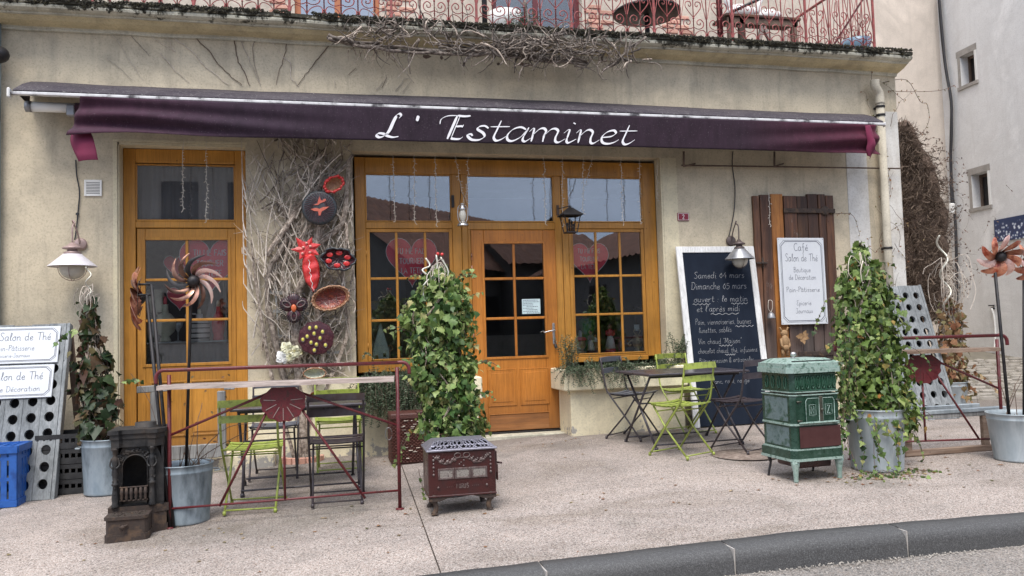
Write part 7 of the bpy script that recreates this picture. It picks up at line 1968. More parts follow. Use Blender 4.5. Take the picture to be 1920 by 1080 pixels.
def ivy(t, m, axis_pts, prof, n_obj, n_stuff, size, stems=18, top_wire=True, sparse=0.0, flat=.85, m2=None):
    """prof: list (z, cx, half-width) from low to high; y centre = t.location.y"""
    cy = axis_pts
    def at(z):
        for (z0, x0, r0), (z1, x1, r1) in zip(prof, prof[1:]):
            if z0 <= z <= z1: k = (z - z0) / (z1 - z0); return lerp(x0, x1, k), lerp(r0, r1, k)
        return prof[-1][1], prof[-1][2]
    z0, z1 = prof[0][0], prof[-1][0]
    tot = n_obj + n_stuff; mb = MB()
    # weight by radius
    zs = []
    while len(zs) < tot:
        z = random.uniform(z0, z1); _, r = at(z)
        if random.random() < .12 + r / max(p_[2] for p_ in prof): zs.append(z)
    objs = 0
    for i in range(tot):
        z = zs[i]; cx, r = at(z); a = random.uniform(0, 2 * math.pi)
        front = i < n_obj
        if front: a = random.uniform(math.pi * 1.05, math.pi * 1.95)
        clump = .84 + .42 * noise.noise(Vector((math.cos(a) * 2.2, math.sin(a) * 2.2, z * 5 + cx)))+ .1 * noise.noise(Vector((a * 4, z * 14, cx)))
        rr = r * clump * (random.uniform(.86, 1.16) if front else random.uniform(.45, 1.12)) + (random.random() < .09) * random.uniform(0, .08)
        q = Vector((cx + math.cos(a) * rr, cy + math.sin(a) * rr * flat, z + random.uniform(-.03, .03)))
        nrm = Vector((math.cos(a) + random.gauss(0, .75), math.sin(a) + random.gauss(0, .75), .4 + random.gauss(0, .65))).normalized()
        down = Vector((random.gauss(0, .75), random.gauss(0, .5), -1)); down = (down - nrm * down.dot(nrm)).normalized(); xx = down.cross(nrm).normalized()
        s_ = size * random.choice((.4, .55, .65, .75, .9, 1, 1.15, 1.4))
        Mx = Matrix(((xx.x, down.x, nrm.x), (xx.y, down.y, nrm.y), (xx.z, down.z, nrm.z)))
        if front:
            inst('leaf', random.choice(leaf_me(m)), t, q - t.location, Mx, s_)
        else:
            vs, fs = leaf_geo(0, .15); mb.add([q + (Mx @ Vector(v)) * s_ for v in vs], fs, True)
    tag(mb.build('foliage', M[m2 or m], t), kind='stuff')
    sm_ = MB()
    for k in range(stems):
        a = random.uniform(0, 6.28); pts = []
        for j in range(14):
            z = lerp(z0 - .05, z1, j / 13); cx, r = at(z); aa = a + .5 * math.sin(j * .8 + k); q = r * (.72 if k % 2 else .5) * (1 - .3 * (j > 11))
            pts.append(Vector((cx + math.cos(aa) * q, cy + math.sin(aa) * q * flat, z)))
        sm_.tube(smooth_pts(pts, 3), [.004 * random.uniform(.6, 1.4)] * (13 * 3 + 1), 4)
    sm_.build('stems', M['vine'], t)
def ring_stems(name, t, c, r, n, m='vine_pale', w_=.003):
    mb = MB()
    for k in range(n):
        a = random.uniform(0, 6.28); tilt = random.uniform(.2, 1.3); rr = r * random.uniform(.4, 1); o_ = Vector((random.gauss(0, r * .2), random.gauss(0, r * .2), random.gauss(0, r * .3)))
        pts = [c + o_ + Vector((math.cos(b_) * rr * math.cos(a), math.cos(b_) * rr * math.sin(a) * .6, math.sin(b_) * rr * (1.2 + .4 * math.sin(b_ * 2 + k)))) for b_ in [k2 * .35 + a for k2 in range(random.randint(6, 15))]]
        mb.tube(pts, w_, 4)
    mb.build(name, M[m], t)
def spiral_stake(t, base, h, r, turns, wth=.006, lean=0):
    mb = MB(); pts = [base + Vector((math.cos(a) * r + lean * k / 60, math.sin(a) * r, h * k / 60)) for k in range(61) for a in [k / 60 * turns * 6.283]]
    mb.tube(pts, wth, 6); mb.build('spiral_stake', M['spiral'], t)
def trailing(t, starts, m, size, L, name='trailing_shoots'):
    mb = MB(); lm = MB()
    for s_ in starts:
        p_ = Vector(s_[0]); d = Vector(s_[1]).normalized(); pts = [p_.copy()]; ln = L * random.uniform(.6, 1.2)
        for k in range(int(ln / .035)):
            d = (d + Vector((random.gauss(0, .15), random.gauss(0, .1), -.22 + random.gauss(0, .08)))).normalized(); p_ = p_ + d * .035
            g_ = gz(p_.x, p_.y) + .012
            if p_.z < g_: p_.z = g_; d.z = 0.02; d.y -= .05
            pts.append(p_.copy())
            if random.random() < .8:
                nr = Vector((random.gauss(0, .6), -1, random.gauss(.4, .5))).normalized(); dn = Vector((random.gauss(0, .6), 0, -1)); dn = (dn - nr * dn.dot(nr)).normalized(); xx = dn.cross(nr)
                sz = size * random.uniform(.4, .9); vs, fs = leaf_geo(0, .15); Mx = Matrix(((xx.x, dn.x, nr.x), (xx.y, dn.y, nr.y), (xx.z, dn.z, nr.z)))
                lm.add([p_ + (Mx @ Vector(v)) * sz for v in vs], fs, True)
        mb.tube(pts, .0022, 4)
    tag(mb.build(name, M['vine_dark'], t), kind='stuff'); tag(lm.build('trailing_leaves', M[m], t), kind='stuff')
def profile(rows, Y):
    out = []
    for py, xa, xb in sorted(rows, reverse=True):
        a, b = W(xa, py, Y), W(xb, py, Y); out.append((a.z, (a.x + b.x) / 2, (b.x - a.x) / 2))
    return out
# central ivy behind the brown stove
CYI = -2.28; c = Vector((W(850, 930, CYI).x, CYI, 0)); c.z = gz(c.x, c.y)
t = thing('potted_ivy', 'tall glossy green ivy cone behind the brown stove, before the entrance door', 'ivy', c)
bucket_parts(t, c, .17, .14, .34)
mb = MB(); mb.lathe([(.21, 0), (.215, .012), (.20, .02), (.15, .02)], c, 28); mb.build('saucer', M['zinc'], t)
ivy(t, 'ivy', CYI, profile([(500, 812, 838), (525, 785, 868), (560, 768, 880), (600, 752, 888), (640, 756, 893), (690, 766, 900), (740, 775, 905), (790, 778, 912), (818, 778, 905)], CYI), 298, 3400, .070, flat=.8)
ring_stems('bare_loops', t, W(825, 520, CYI - .1), .10, 7)
mb = MB()
for a, b in (((818, 478), (795, 560)), ((826, 482), (850, 560)), ((798, 484), (800, 515))):
    q0, q1 = W(*a, CYI - .05), W(*b, CYI - .1); mb.tube(smooth_pts([q0, q0.lerp(q1, .3) + Vector((.03, 0, -.02)), q0.lerp(q1, .7) + Vector((-.03, 0, 0)), q1]), .007, 6)
mb.build('wire_rod', M['spiral'], t)
mb = MB(); mb.ball(W(821, 476, CYI - .05), .013, 6, 5); mb.ball(W(829, 477, CYI - .05), .013, 6, 5); mb.build('red_tip', M['red'], t)
def shoots(t, rows, Y, m, n):
    st = []
    for k in range(n):
        py, xa, xb = random.choice(rows); s_ = random.choice((-1, 1)); st.append((W((xb if s_ > 0 else xa) - s_ * 8, py, Y - .05), (s_, -.2, random.uniform(0, .9))))
    trailing(t, st, m, .062, .17, 'side_shoots')
trailing(t, [((W(775, 800, CYI)), (-.4, -.3, -.3))] * 2 + [((W(785, 880, CYI - .15)), (.1, -.5, -1))], 'ivy_light', .07, .35)
shoots(t, [(520, 788, 866), (560, 768, 880), (620, 752, 888), (680, 762, 900), (740, 775, 905)], CYI, 'ivy', 16)
# light green ivy
CYR = -2.92; c = Vector((W(1650, 880, CYR).x - .02, CYR, 0)); c.z = gz(c.x, c.y)
t = thing('potted_ivy', 'light yellow green ivy cone in a tall zinc bucket beside the green stove', 'ivy', c)
bucket_parts(t, c, .215, .185, .46, 'zinc_bright', True)
ivy(t, 'ivy_light', CYR, profile([(455, 1604, 1618), (485, 1592, 1632), (510, 1582, 1652), (540, 1572, 1668), (600, 1570, 1680), (660, 1575, 1690), (720, 1578, 1700), (765, 1586, 1716), (790, 1590, 1722), (815, 1612, 1712)], CYR), 298, 3300, .068, flat=.8)
ring_stems('bare_loops', t, W(1612, 500, CYR - .1), .10, 7)
spiral_stake(t, W(1612, 560, CYR), .45, .03, 2.2)
trailing(t, [((W(random.uniform(1575, 1612), random.uniform(560, 790), CYR - .1)), (-.3, -.2, -.6)) for _ in range(22)], 'ivy', .08, .5)
trailing(t, [((W(random.uniform(1625, 1700), random.uniform(775, 800), CYR - .2)), (.1, -.4, -1)) for _ in range(7)], 'ivy_light', .08, .4)
trailing(t, [((c.x + random.uniform(-.25, .25), CYR - .2, c.z + .03)), (random.uniform(-1, 1), -.4, 0)] and [(((c.x + random.uniform(-.3, .2), CYR - .2, c.z + .03)), (random.uniform(-1, 1), -.3, 0)) for _ in range(9)], 'ivy_light', .06, .3)
trailing(t, [(W(1690, 650, CYR), (1, -.1, .3)), (W(1700, 800, CYR), (1, .3, -.2)), (W(1575, 560, CYR), (-1, -.2, .3)), (W(1700, 780, CYR), (1, .3, -.3))], 'ivy_light', .06, .5)
shoots(t, [(500, 1588, 1645), (560, 1572, 1672), (640, 1574, 1688), (700, 1576, 1698), (770, 1588, 1716)], CYR, 'ivy_light', 18)
# bronzed ivy by the side door
CYL = -.98; c = Vector((W(193, 922, CYL).x + .04, CYL, 0)); c.z = gz(c.x, c.y)
t = thing('potted_ivy', 'sparse bronzed ivy in a zinc bucket between the bottle rack and the side door', 'ivy', c)
bucket_parts(t, c, .20, .18, .45, 'zinc', True)
ivy(t, 'ivy_dark', CYL, profile([(560, 164, 176), (600, 152, 186), (640, 148, 196), (690, 144, 214), (740, 142, 226), (790, 146, 232), (830, 156, 226)], CYL), 170, 260, .115, stems=30)
trailing(t, [(W(150, 620, CYL), (-1, -.1, .2)), (W(225, 720, CYL), (.6, -.1, .6))], 'ivy', .1, .25)
spiral_stake(t, W(166, 640, CYL - .02), .62, .02, 4.5, .006); ring_stems('bare_loops', t, W(168, 560, CYL), .10, 12)
# dried plant in the lane corner
CYD = -.65; c = Vector((W(1780, 775, CYD).x, CYD, 0)); c.z = gz(c.x, c.y)
t = thing('potted_dry_climber', 'dried brown climber on a spiral stake in a pale zinc bucket at the lane corner', 'potted plant', c)
bucket_parts(t, c, .20, .17, .36, 'zinc_bright', False)
ivy(t, 'dry_leaf', CYD, profile([(560, 1768, 1790), (600, 1758, 1806), (650, 1752, 1808), (700, 1750, 1812), (745, 1748, 1818)], CYD), 110, 420, .09, stems=30, m2='dry_leaf')
spiral_stake(t, W(1780, 600, CYD - .05), .95, .045, 2.6, .011, -.05); ring_stems('bare_loops', t, W(1776, 540, CYD), .28, 22)
trailing(t, [(W(1800, 720, CYD), (1, -.2, .3)), (W(1805, 700, CYD), (1, -.3, .5)), (W(1800, 740, CYD), (1, -.5, 0))], 'dry_leaf', .1, .6)

# buckets with wind spinners
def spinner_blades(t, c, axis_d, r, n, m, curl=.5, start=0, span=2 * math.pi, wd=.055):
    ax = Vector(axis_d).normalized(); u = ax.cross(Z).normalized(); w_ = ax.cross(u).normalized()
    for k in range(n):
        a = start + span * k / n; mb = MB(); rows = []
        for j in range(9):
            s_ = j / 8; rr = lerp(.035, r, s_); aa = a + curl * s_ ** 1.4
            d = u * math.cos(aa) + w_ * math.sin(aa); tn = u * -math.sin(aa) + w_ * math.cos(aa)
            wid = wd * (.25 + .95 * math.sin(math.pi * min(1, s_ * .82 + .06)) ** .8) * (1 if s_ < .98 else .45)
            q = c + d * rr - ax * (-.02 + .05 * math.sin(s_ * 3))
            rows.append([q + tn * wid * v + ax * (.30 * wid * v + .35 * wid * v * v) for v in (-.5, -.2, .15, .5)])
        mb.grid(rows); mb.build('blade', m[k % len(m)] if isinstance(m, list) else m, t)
    mb = MB(); mb.tube([c + (u * math.cos(a) + w_ * math.sin(a)) * r * .55 - ax * -.01 for a in [k * .35 for k in range(18)]], .0025, 4, closed=True); mb.build('wire_ring', M['vine_dark'], t)
    mb = MB(); mb.ball(c - ax * -.01, .042, 14, 10); mb.build('hub', M['iron_black'], t)
c = W(348, 960, -2.33); c.y = -2.33; c.z = gz(c.x, c.y)
t = thing('zinc_tub', 'oval grey zinc tub holding bare twigs behind the black fire stove', 'tub', c)
bucket_parts(t, c, .17, .145, .40, 'zinc', True, 1.08, R(20))
mb = MB(); random.seed(6)
for k in range(14):
    a = c + Vector((random.uniform(-.12, .15), random.uniform(-.1, .1), .3)); pts = wander(a, (random.gauss(.35, .5), random.gauss(0, .3), 1), random.uniform(.15, .8), .06, .12); twig(mb, pts, .004, .002)
for e in ((440, 820), (415, 860), (430, 800)): twig(mb, smooth_pts([c + Vector((.1, 0, .34)), W(375, 860 if e[1] > 810 else 850, -2.3), W(*e, -2.2), W(500, 795, -2.2)]), .004, .002)
mb.build('bare_twigs', M['vine_dark'], t)
mb = MB(); 
for k in range(18):
    q = W(random.uniform(330, 440), random.uniform(690, 860), -2.3); d = Vector((random.gauss(0, 1), -.3, random.gauss(0, 1))).normalized() * .014; e = Vector((-d.z, 0, d.x)) * .6; mb.add([q, q + d + e, q + d * 2, q + d - e], [(0, 1, 2, 3)])
mb.build('dry_leaves', M['dry_leaf'], t)
hub = W(362, 527, -2.42); t = thing('wind_spinner', 'copper coloured wind spinner facing the street on a thin black pole', 'wind spinner', Vector((c.x, c.y, c.z + .3)))
mb = MB(); mb.tube([Vector((c.x - .005, c.y, c.z + .05)), Vector((hub.x - .02, hub.y + .05, hub.z - .03)), hub + Vector((0, .05, 0))], .011, 8); mb.build('pole', M['iron_black'], t)
spinner_blades(t, hub, (0.12, 1, .1), .195, 12, [M['rose'], M['copper'], M['copper'], M['copper'], M['copper'], M['iron_black'], M['copper'], M['copper'], M['iron_black'], M['copper'], M['rose'], M['rose']], curl=.95, wd=.032)  # rose and black blades put the lit and dark sides into colour
hub = W(258, 560, -2.35); t = thing('wind_spinner', 'gold and black wind spinner seen edge on, on two leaning black poles', 'wind spinner', Vector((W(300, 900, -2.4).x, -2.4, gz(-1, -2.4))))
gbase = gz(-1.05, -2.4)
for (a, b) in (((284, 533), (308, 800)), ((275, 553), (300, 800))):
    mb = MB(); p0, p1 = W(*a, -2.4), W(*b, -2.45); d = (p1 - p0).normalized(); p2 = p0 + d * ((p0.z - gbase - .0) / -d.z); mb.tube([p0, p2], .0115, 8); mb.tube([p0, p0 + Vector((-.09, .0, 0))], .008, 6); mb.build('pole', M['iron_black'], t)
spinner_blades(t, hub + Vector((0, 0, .0)), (1, .12, 0), .225, 12, M['gold'], curl=.8, wd=.07)
mb = MB(); mb.tube([hub, hub + Vector((.09, -.0, .03))], .01, 6); mb.build('axle', M['iron_black'], t)
# right-hand bucket and spinners
CYB = -3.02; c = Vector((W(1912, 870, CYB).x, CYB, 0)); c.z = gz(c.x, c.y)
t = thing('zinc_tub', 'pale zinc bucket cut by the picture edge, holding the orange wind spinner', 'tub', c)
bucket_parts(t, c, .215, .175, .37, 'zinc_bright', False)
mb = MB()
for k in range(8): twig(mb, wander(c + Vector((random.uniform(-.15, .1), 0, .3)), (random.gauss(-.2, .4), 0, 1), random.uniform(.1, .5), .06, .1), .004, .002)
mb.build('bare_twigs', M['vine_dark'], t)
hub = W(1878, 482, -3.08); t = thing('wind_spinner', 'orange and pink flower wind spinner above the pale zinc bucket', 'wind spinner', Vector((c.x - .06, c.y, c.z + .3)))
mb = MB(); mb.tube([Vector((c.x - .06, c.y, c.z + .05)), W(1863, 482, -3.04), W(1863, 482, -3.04) + Vector((.06, 0, 0))], .0125, 8); mb.build('pole', M['iron_black'], t)
spinner_blades(t, hub, (0.3, 1, .5), .18, 10, [M['gold'], M['rose'], M['gold']], curl=.5, wd=.052)
hub = W(1930, 490, -3.0); t = thing('wind_spinner', 'second orange wind spinner just entering the picture edge', 'wind spinner', Vector((c.x + .1, c.y, c.z + .3)))
mb = MB(); mb.tube([Vector((c.x + .05, c.y, c.z + .05)), hub + Vector((0, .05, 0))], .0125, 8); mb.build('pole', M['iron_black'], t)
spinner_blades(t, hub, (-.2, 1, .2), .185, 11, [M['gold'], M['gold'], M['rose']], curl=.5, wd=.052)

# ------------------------------------------------------------------ riddling racks (boards of bottle holes)
def hole_plank(w_, n, pitch, r, th, z0):
    """plank standing along +Z, one column of bottle holes, front at y=0"""
    mb = MB(); H = n * pitch + 2 * z0; K = 16
    def ring(cz, rx_, rz_, y): return [Vector((math.cos(2 * math.pi * k / K) * rx_, y, cz + math.sin(2 * math.pi * k / K) * rz_)) for k in range(K)]
    def sq(za, zb):
        out = []
        for k in range(K):
            a = 2 * math.pi * k / K; ca, sa = math.cos(a), math.sin(a); m_ = max(abs(ca), abs(sa)); out.append(Vector((ca / m_ * w_ / 2, 0, (za + zb) / 2 + sa / m_ * (zb - za) / 2)))
        return out
    for i in range(n):
        za, zb = z0 + i * pitch, z0 + (i + 1) * pitch; o_ = sq(za, zb); cz = (za + zb) / 2
        a, b, c2 = ring(cz, r, r * 1.15, 0), ring(cz, r * .98, r * 1.12, .005), ring(cz + .004, r * .95, r * 1.08, .026)
        mb.add(o_ + a, [(k, (k + 1) % K, (k + 1) % K + K, k + K) for k in range(K)]); mb.add(a + b, [(k, (k + 1) % K, (k + 1) % K + K, k + K) for k in range(K)]); mb.add(b + c2, [(k, (k + 1) % K, (k + 1) % K + K, k + K) for k in range(K)])
    h = w_ / 2
    for za, zb in ((0, z0), (H - z0, H)): mb.add([(-h, 0, za), (h, 0, za), (h, 0, zb), (-h, 0, zb)], [(0, 1, 2, 3)])
    mb.add([(-h, 0, 0), (-h, 0, H), (-h, th, H), (-h, th, 0), (h, 0, 0), (h, 0, H), (h, th, H), (h, th, 0)], [(0, 1, 2, 3), (7, 6, 5, 4), (1, 5, 6, 2), (0, 3, 7, 4)])
    bk = [(-h, th, 0), (h, th, 0), (h, th, H), (-h, th, H)]
    return mb, H
def riddling(label, base, lean, w_, cols, rows, pitch, r, th=.05, z0=.05, yaw=0, crop=0):
    t = thing('riddling_rack', label, 'bottle rack', base, 'wooden bottle racks')
    mb, H = hole_plank(w_ - .003, rows, pitch, r, th, z0); me = mb.mesh('plank', M['rack_wood'])
    rot = Matrix.Rotation(yaw, 3, 'Z') @ Matrix.Rotation(-lean, 3, 'X')
    for i in range(cols):
        inst('plank', me, t, rot @ Vector(((i - cols / 2 + .5) * w_, random.uniform(-.002, .002), random.uniform(-.008, .008))), rot)
    def pt(mb_, name, m): 
        o = bpy.data.objects.new(name, mb_.mesh(name, M[m])); COL.objects.link(o); o.parent = t; o.rotation_euler = rot.to_euler(); return o
    hw_ = cols * w_ / 2
    b = MB(); b.box(-hw_ - .03, -hw_ - .002, -.004, th + .03, 0, H + .01, .004); pt(b, 'side_rail', 'rack_wood')
    b = MB(); b.box(hw_ + .002, hw_ + .03, -.004, th + .03, 0, H + .01, .004); pt(b, 'side_rail', 'rack_wood')
    b = MB(); b.box(-hw_, hw_, th + .0505, th + .06, 0.02, H - .02); pt(b, 'hole_shade_sheet', 'iron_black')  # black sheet added behind the holes to stand for the shade inside
    # rear leaf of the A-frame
    rot2 = Matrix.Rotation(yaw, 3, 'Z') @ Matrix.Rotation(lean, 3, 'X')
    top = rot @ Vector((0, th + .03, H - .03))
    foot = Vector((top.x, top.y, 0)) + (Matrix.Rotation(yaw, 3, 'Z') @ Vector((0, H * math.sin(lean) * .9 + .04, 0)))
    b = MB(); d = Matrix.Rotation(yaw, 3, 'Z') @ X
    for s_ in (-1, 1): b.bar(foot + d * s_ * hw_, top + d * s_ * hw_, .05, .05)
    for k in (.25, .6): b.bar(foot.lerp(top, k) - d * hw_, foot.lerp(top, k) + d * hw_, .03, .05)
    o = bpy.data.objects.new('rear_frame', b.mesh('rear_frame', M['vine_dark'])); COL.objects.link(o); o.parent = t
    return t, rot, H
random.seed(101)
q = G(113, 935)
bx = q.x - 3 * .136 - .075; by = q.y; base = Vector((bx, by, gz(bx, by) + .005))
lean = R(17)
t1, rot1, H1 = riddling('grey blue riddling rack of bottle holes carrying two white signs', base, lean, .136, 6, 10, .1385, .0375, z0=.055)
def rack_pt(u, v, n_=0): return base + rot1 @ Vector((u, n_, v))
def rack_sign(label, z_top, z_bot, lines, x0, x1, yo=-.016):
    # plate screwed to the rack face
    t = thing('enamel_sign', label, 'sign', rack_pt((x0 + x1) / 2, z_bot, yo))
    U, V, Nn = rot1 @ X, rot1 @ Z, rot1 @ -Y_
    O = rack_pt((x0 + x1) / 2, (z_top + z_bot) / 2, yo); wd, hg = x1 - x0, z_top - z_bot
    mb = MB(Matrix(((U.x, V.x, Nn.x, O.x), (U.y, V.y, Nn.y, O.y), (U.z, V.z, Nn.z, O.z), (0, 0, 0, 1)))); mb.box(-wd / 2, wd / 2, -hg / 2, hg / 2, -.01, 0, .003); mb.build('sign_plate', M['sign_white'], t)
    def P(u, v, n_=.0012): return O + U * u + V * v + Nn * n_
    mb = MB()
    for ins_, w_ in ((.018, .003), (.027, .0045)):
        x_, y_ = wd / 2 - ins_, hg / 2 - ins_; k = .035; L_ = [(-x_ + k, -y_), (x_ - k, -y_), (x_, -y_ + k), (x_, y_ - k), (x_ - k, y_), (-x_ + k, y_), (-x_, y_ - k), (-x_, -y_ + k)]
        for i in range(8): ribbon(mb, [L_[i], L_[(i + 1) % 8]], lambda dx, dy, s_: w_, lambda u, v: P(u, v))
    mb.build('border_line', M['ink'], t); mb = MB()
    for txt, v, sz, w_, dx in lines: write(mb, txt, P(dx, v), U, V, sz, .56, width=w_)
    mb.build('lettering', M['ink'], t)
xr = 3 * .136 - .04
rack_sign('upper white enamel sign on the bottle rack, listing bread and pastries', H1 - .02, H1 - .345, [('Café-Salon de Thé', .04, .07, .57, .03), ('Pain-Pâtisserie', -.05, .05, .31, .04), ('Epicerie-Journaux', -.108, .034, .25, .04)], xr - .76, xr)
rack_sign('lower white enamel sign on the bottle rack, naming the decoration shop', H1 - .36, H1 - .645, [('Café-Salon de Thé', .015, .07, .57, .02), ('Boutique de Décoration', -.085, .048, .56, .01)], xr - .76 - .02, xr - .02)
q = W(1700, 765, -1.0); base2 = Vector((W(1742, 765, -.95).x, -.95, 0)); base2.z = gz(base2.x, base2.y) + .005
riddling('smaller silvery riddling rack leaning in the lane corner behind the light green ivy', base2, R(20), .128, 5, 10, .145, .036, z0=.05, yaw=R(-6))

# black crates stacked beside the rack
bxx = G(140, 915)
for k in range(4):
    z = gz(bxx.x, -.75) + k * .125; t = thing('black_crate', ('bottom', 'second from bottom', 'third from bottom', 'topmost')[k] + ' black crate stacked behind the bottle rack', 'crate', (bxx.x, -.72, z), 'black crates stacked behind the bottle rack')
    x0, x1, y0, y1 = bxx.x - .22, bxx.x + .16, -.92, -.55
    mb = MB(); mb.box(x0, x1, y0, y0 + .012, z, z + .05); mb.box(x0, x1, y0, y0 + .012, z + .085, z + .12); mb.box(x0, x1, y1, y1 + .012, z, z + .12)
    for xx in (x0, x1 - .012): mb.box(xx, xx + .012, y0 + .0125, y1 - .0005, z, z + .05); mb.box(xx, xx + .012, y0 + .0125, y1 - .0005, z + .085, z + .12)
    for xx in [lerp(x0 + .02, x1 - .02, j / 7) for j in range(8)]: mb.box(xx - .008, xx + .008, y0 + .001, y0 + .011, z + .0501, z + .0849)
    mb.build('crate_body', M['black_plastic'], t); mb = MB(); mb.box(x0 + .013, x1 - .013, y0 + .013, y1 - .001, z + .001, z + .012); mb.build('crate_floor', M['black_plastic'], t)
# blue crate
q = G(60, 946); cx1 = q.x; cy0 = q.y; g0 = gz(cx1, cy0)
hgt = W(60, 826, cy0).z - g0 - .03
t = thing('blue_crate', 'blue slotted plastic crate standing before the bottle rack', 'crate', (cx1 - .28, cy0 + .15, g0))
cx1 -= .1; x0, x1, y0, y1 = cx1 - .58, cx1, cy0 - .04, cy0 + .28
def slot_side(O, U, Nn, L, name):
    mb = MB(); nc = max(2, round(L / .075)); zs = [0, .06, .20, .225, .36, .385, hgt - .05 if hgt > .47 else .44, hgt]
    zs = [z * hgt / zs[-1] for z in zs]
    def bx(u0, u1, v0, v1, n0=0, n1=.014):
        vs = [O + U * u + Z * v + Nn * n_ for u in (u0, u1) for v in (v0, v1) for n_ in (n0, n1)]
        mb.add(vs, [(0, 1, 3, 2), (4, 6, 7, 5), (0, 4, 5, 1), (2, 3, 7, 6), (0, 2, 6, 4), (1, 5, 7, 3)])
    for k in (0, 2, 4, 6): bx(0, L, zs[k], zs[k + 1], 0, .016)
    for k in (1, 3, 5):
        for i in range(nc + 1): u = lerp(.02, L - .02, i / nc); bx(u - .021, u + .021, zs[k], zs[k + 1], .001, .013)
    bx(-.008, L + .008, -.0, .05, -.012, .0); bx(-.012, L + .012, hgt - .055, hgt - .001, -.016, -.0)
    bx(-.004, .05, .051, hgt - .056, -.004, -.0); bx(L - .05, L + .004, .051, hgt - .056, -.004, -.0)
    mb.build(name, M['blue_plastic'], t, fix=True)
slot_side(Vector((x0, y0, g0)), X, Y_, x1 - x0, 'crate_side'); slot_side(Vector((x1, y0 + .02, g0)), Y_, -X, y1 - y0 - .02, 'crate_side'); slot_side(Vector((x0, y1, g0)), X, -Y_, x1 - x0, 'crate_side'); slot_side(Vector((x0, y0 + .02, g0)), Y_, X, y1 - y0 - .02, 'crate_side')
mb = MB()
for i in range(9): xx = lerp(x0 + .03, x1 - .03, i / 8); mb.box(xx - .012, xx + .012, y0 + .01, y1 - .01, g0 + hgt - .03, g0 + hgt - .012)
for i in range(5): yy = lerp(y0 + .03, y1 - .03, i / 4); mb.box(x0 + .01, x1 - .01, yy - .01, yy + .01, g0 + hgt - .032, g0 + hgt - .014)
mb.build('crate_lid', M['blue_plastic'], t)
mb = MB(); mb.box(x0 + .02, x1 - .02, y0 + .02, y1 - .02, g0 + .01, g0 + .03); mb.build('crate_floor', M['blue_plastic'], t)

# dark wicker case
q = G(752, 868); g0 = gz(.8, -1.0); x0 = W(735, 860, -.95).x; x1 = x0 + .52; y0, y1 = -1.02, -.68; h = W(760, 775, -1.0).z - g0
t = thing('wicker_case', 'dark brown wicker case with a flat lid standing behind the central ivy', 'case', ((x0 + x1) / 2, -.85, g0)); random.seed(17)
mb = MB(); nr = 26
for r_ in range(nr):
    z = g0 + .02 + (h - .06) * r_ / nr; P = []
    for i in range(33):
        u = i / 32; x = lerp(x0, x1, u); P.append(Vector((x, y0 - .004 + (.006 if (i + r_) % 2 else -.004), z + random.uniform(-.002, .002))))
    mb.tube(P, .0088, 4)
    P = [Vector((x0 - .004 + (.006 if (i + r_) % 2 else -.004), lerp(y0, y1, i / 16), z)) for i in range(17)]; mb.tube(P, .0088, 4)
tag(mb.build('wicker_weave', M['wicker'], t), kind='stuff')
mb = MB(); mb.box(x0 + .006, x1, y0 + .006, y1, g0, g0 + h - .04); mb.build('case_body', M['wicker'], t)
mb = MB(); mb.box(x0 - .015, x1 + .01, y0 - .018, y1 + .01, g0 + h - .05, g0 + h, .008); mb.build('case_lid', M['wicker'], t)
mb = MB()
for k in range(46):
    xx = random.uniform(x0 + .08, x1 - .05); zz = random.choice((random.uniform(g0 + h * .6, g0 + h - .06), random.uniform(g0 + .05, g0 + h - .06))); l_ = random.uniform(.01, .05); mb.box(xx, xx + l_, y0 - .017, y0 - .013, zz, zz + random.uniform(.003, .007))
mb.build('snapped_cane', M['vine_pale'], t)
mb = MB(); mb.box(x0 + .22, x0 + .30, y0 - .02, y0 + .1, g0 + h, g0 + h + .012, .003); mb.build('lid_strap', M['wicker'], t)
mb = MB(); c = Vector((x0 - .03, y0, g0 + h * .62)); mb.tube([c + Vector((math.cos(a) * .03, 0, math.sin(a) * .055)) for a in [k * .5236 for k in range(12)]], .003, 5, closed=True); mb.build('side_ring', M['lamp_grey'], t)
# ------------------------------------------------------------------ brown enamel stove
def local_T(base, yaw): return Matrix.Translation(base) @ Matrix.Rotation(yaw, 4, 'Z')
def lpart(T, t):
    """builder of parts in the stove's own frame"""
    def f(mb, name, m, **k):
        off = rootloc(t); mb.v = [tuple(T @ Vector(v)) for v in mb.v]
        return mb.build(name, M[m] if isinstance(m, str) else m, t, **k)
    return f
A, B = G(812, 970), G(925, 957)
yaw = math.atan2(B.y - A.y, B.x - A.x); base = (A + B) / 2; base.z = gz(base.x, base.y)
w_ = .50; d_ = .34; pxm = FPX / (base - CC).dot(fx)
hb = .36 if False else (W(850, 845, base.y).z - base.z + .04)
t = thing('enamel_stove', 'brown enamelled cast iron stove with pierced steel lid and garland relief', 'stove', base)
T = local_T(base, yaw); LP = lpart(T, t)
Wd, Dp = 128 / pxm, .33
z0, z1 = .125, W(850, 846, base.y).z - base.z
zt = z1 + .07
hw = Wd / 2
mb = MB(); mb.box(-hw, hw, .0, Dp, z0, z1, .006); mb.box(-hw - .004, hw + .004, -.004, Dp + .004, z0 - .006, z0 + .006, .003); LP(mb, 'stove_body', 'maroon')
# lid: frame, sloped pierced front, top
mb = MB(); mb.box(-hw - .012, hw + .012, -.012, Dp + .012, z1, z1 + .014, .004)
tx = hw - .055; ty0, ty1 = .10, Dp - .06; zl = z1 + .060
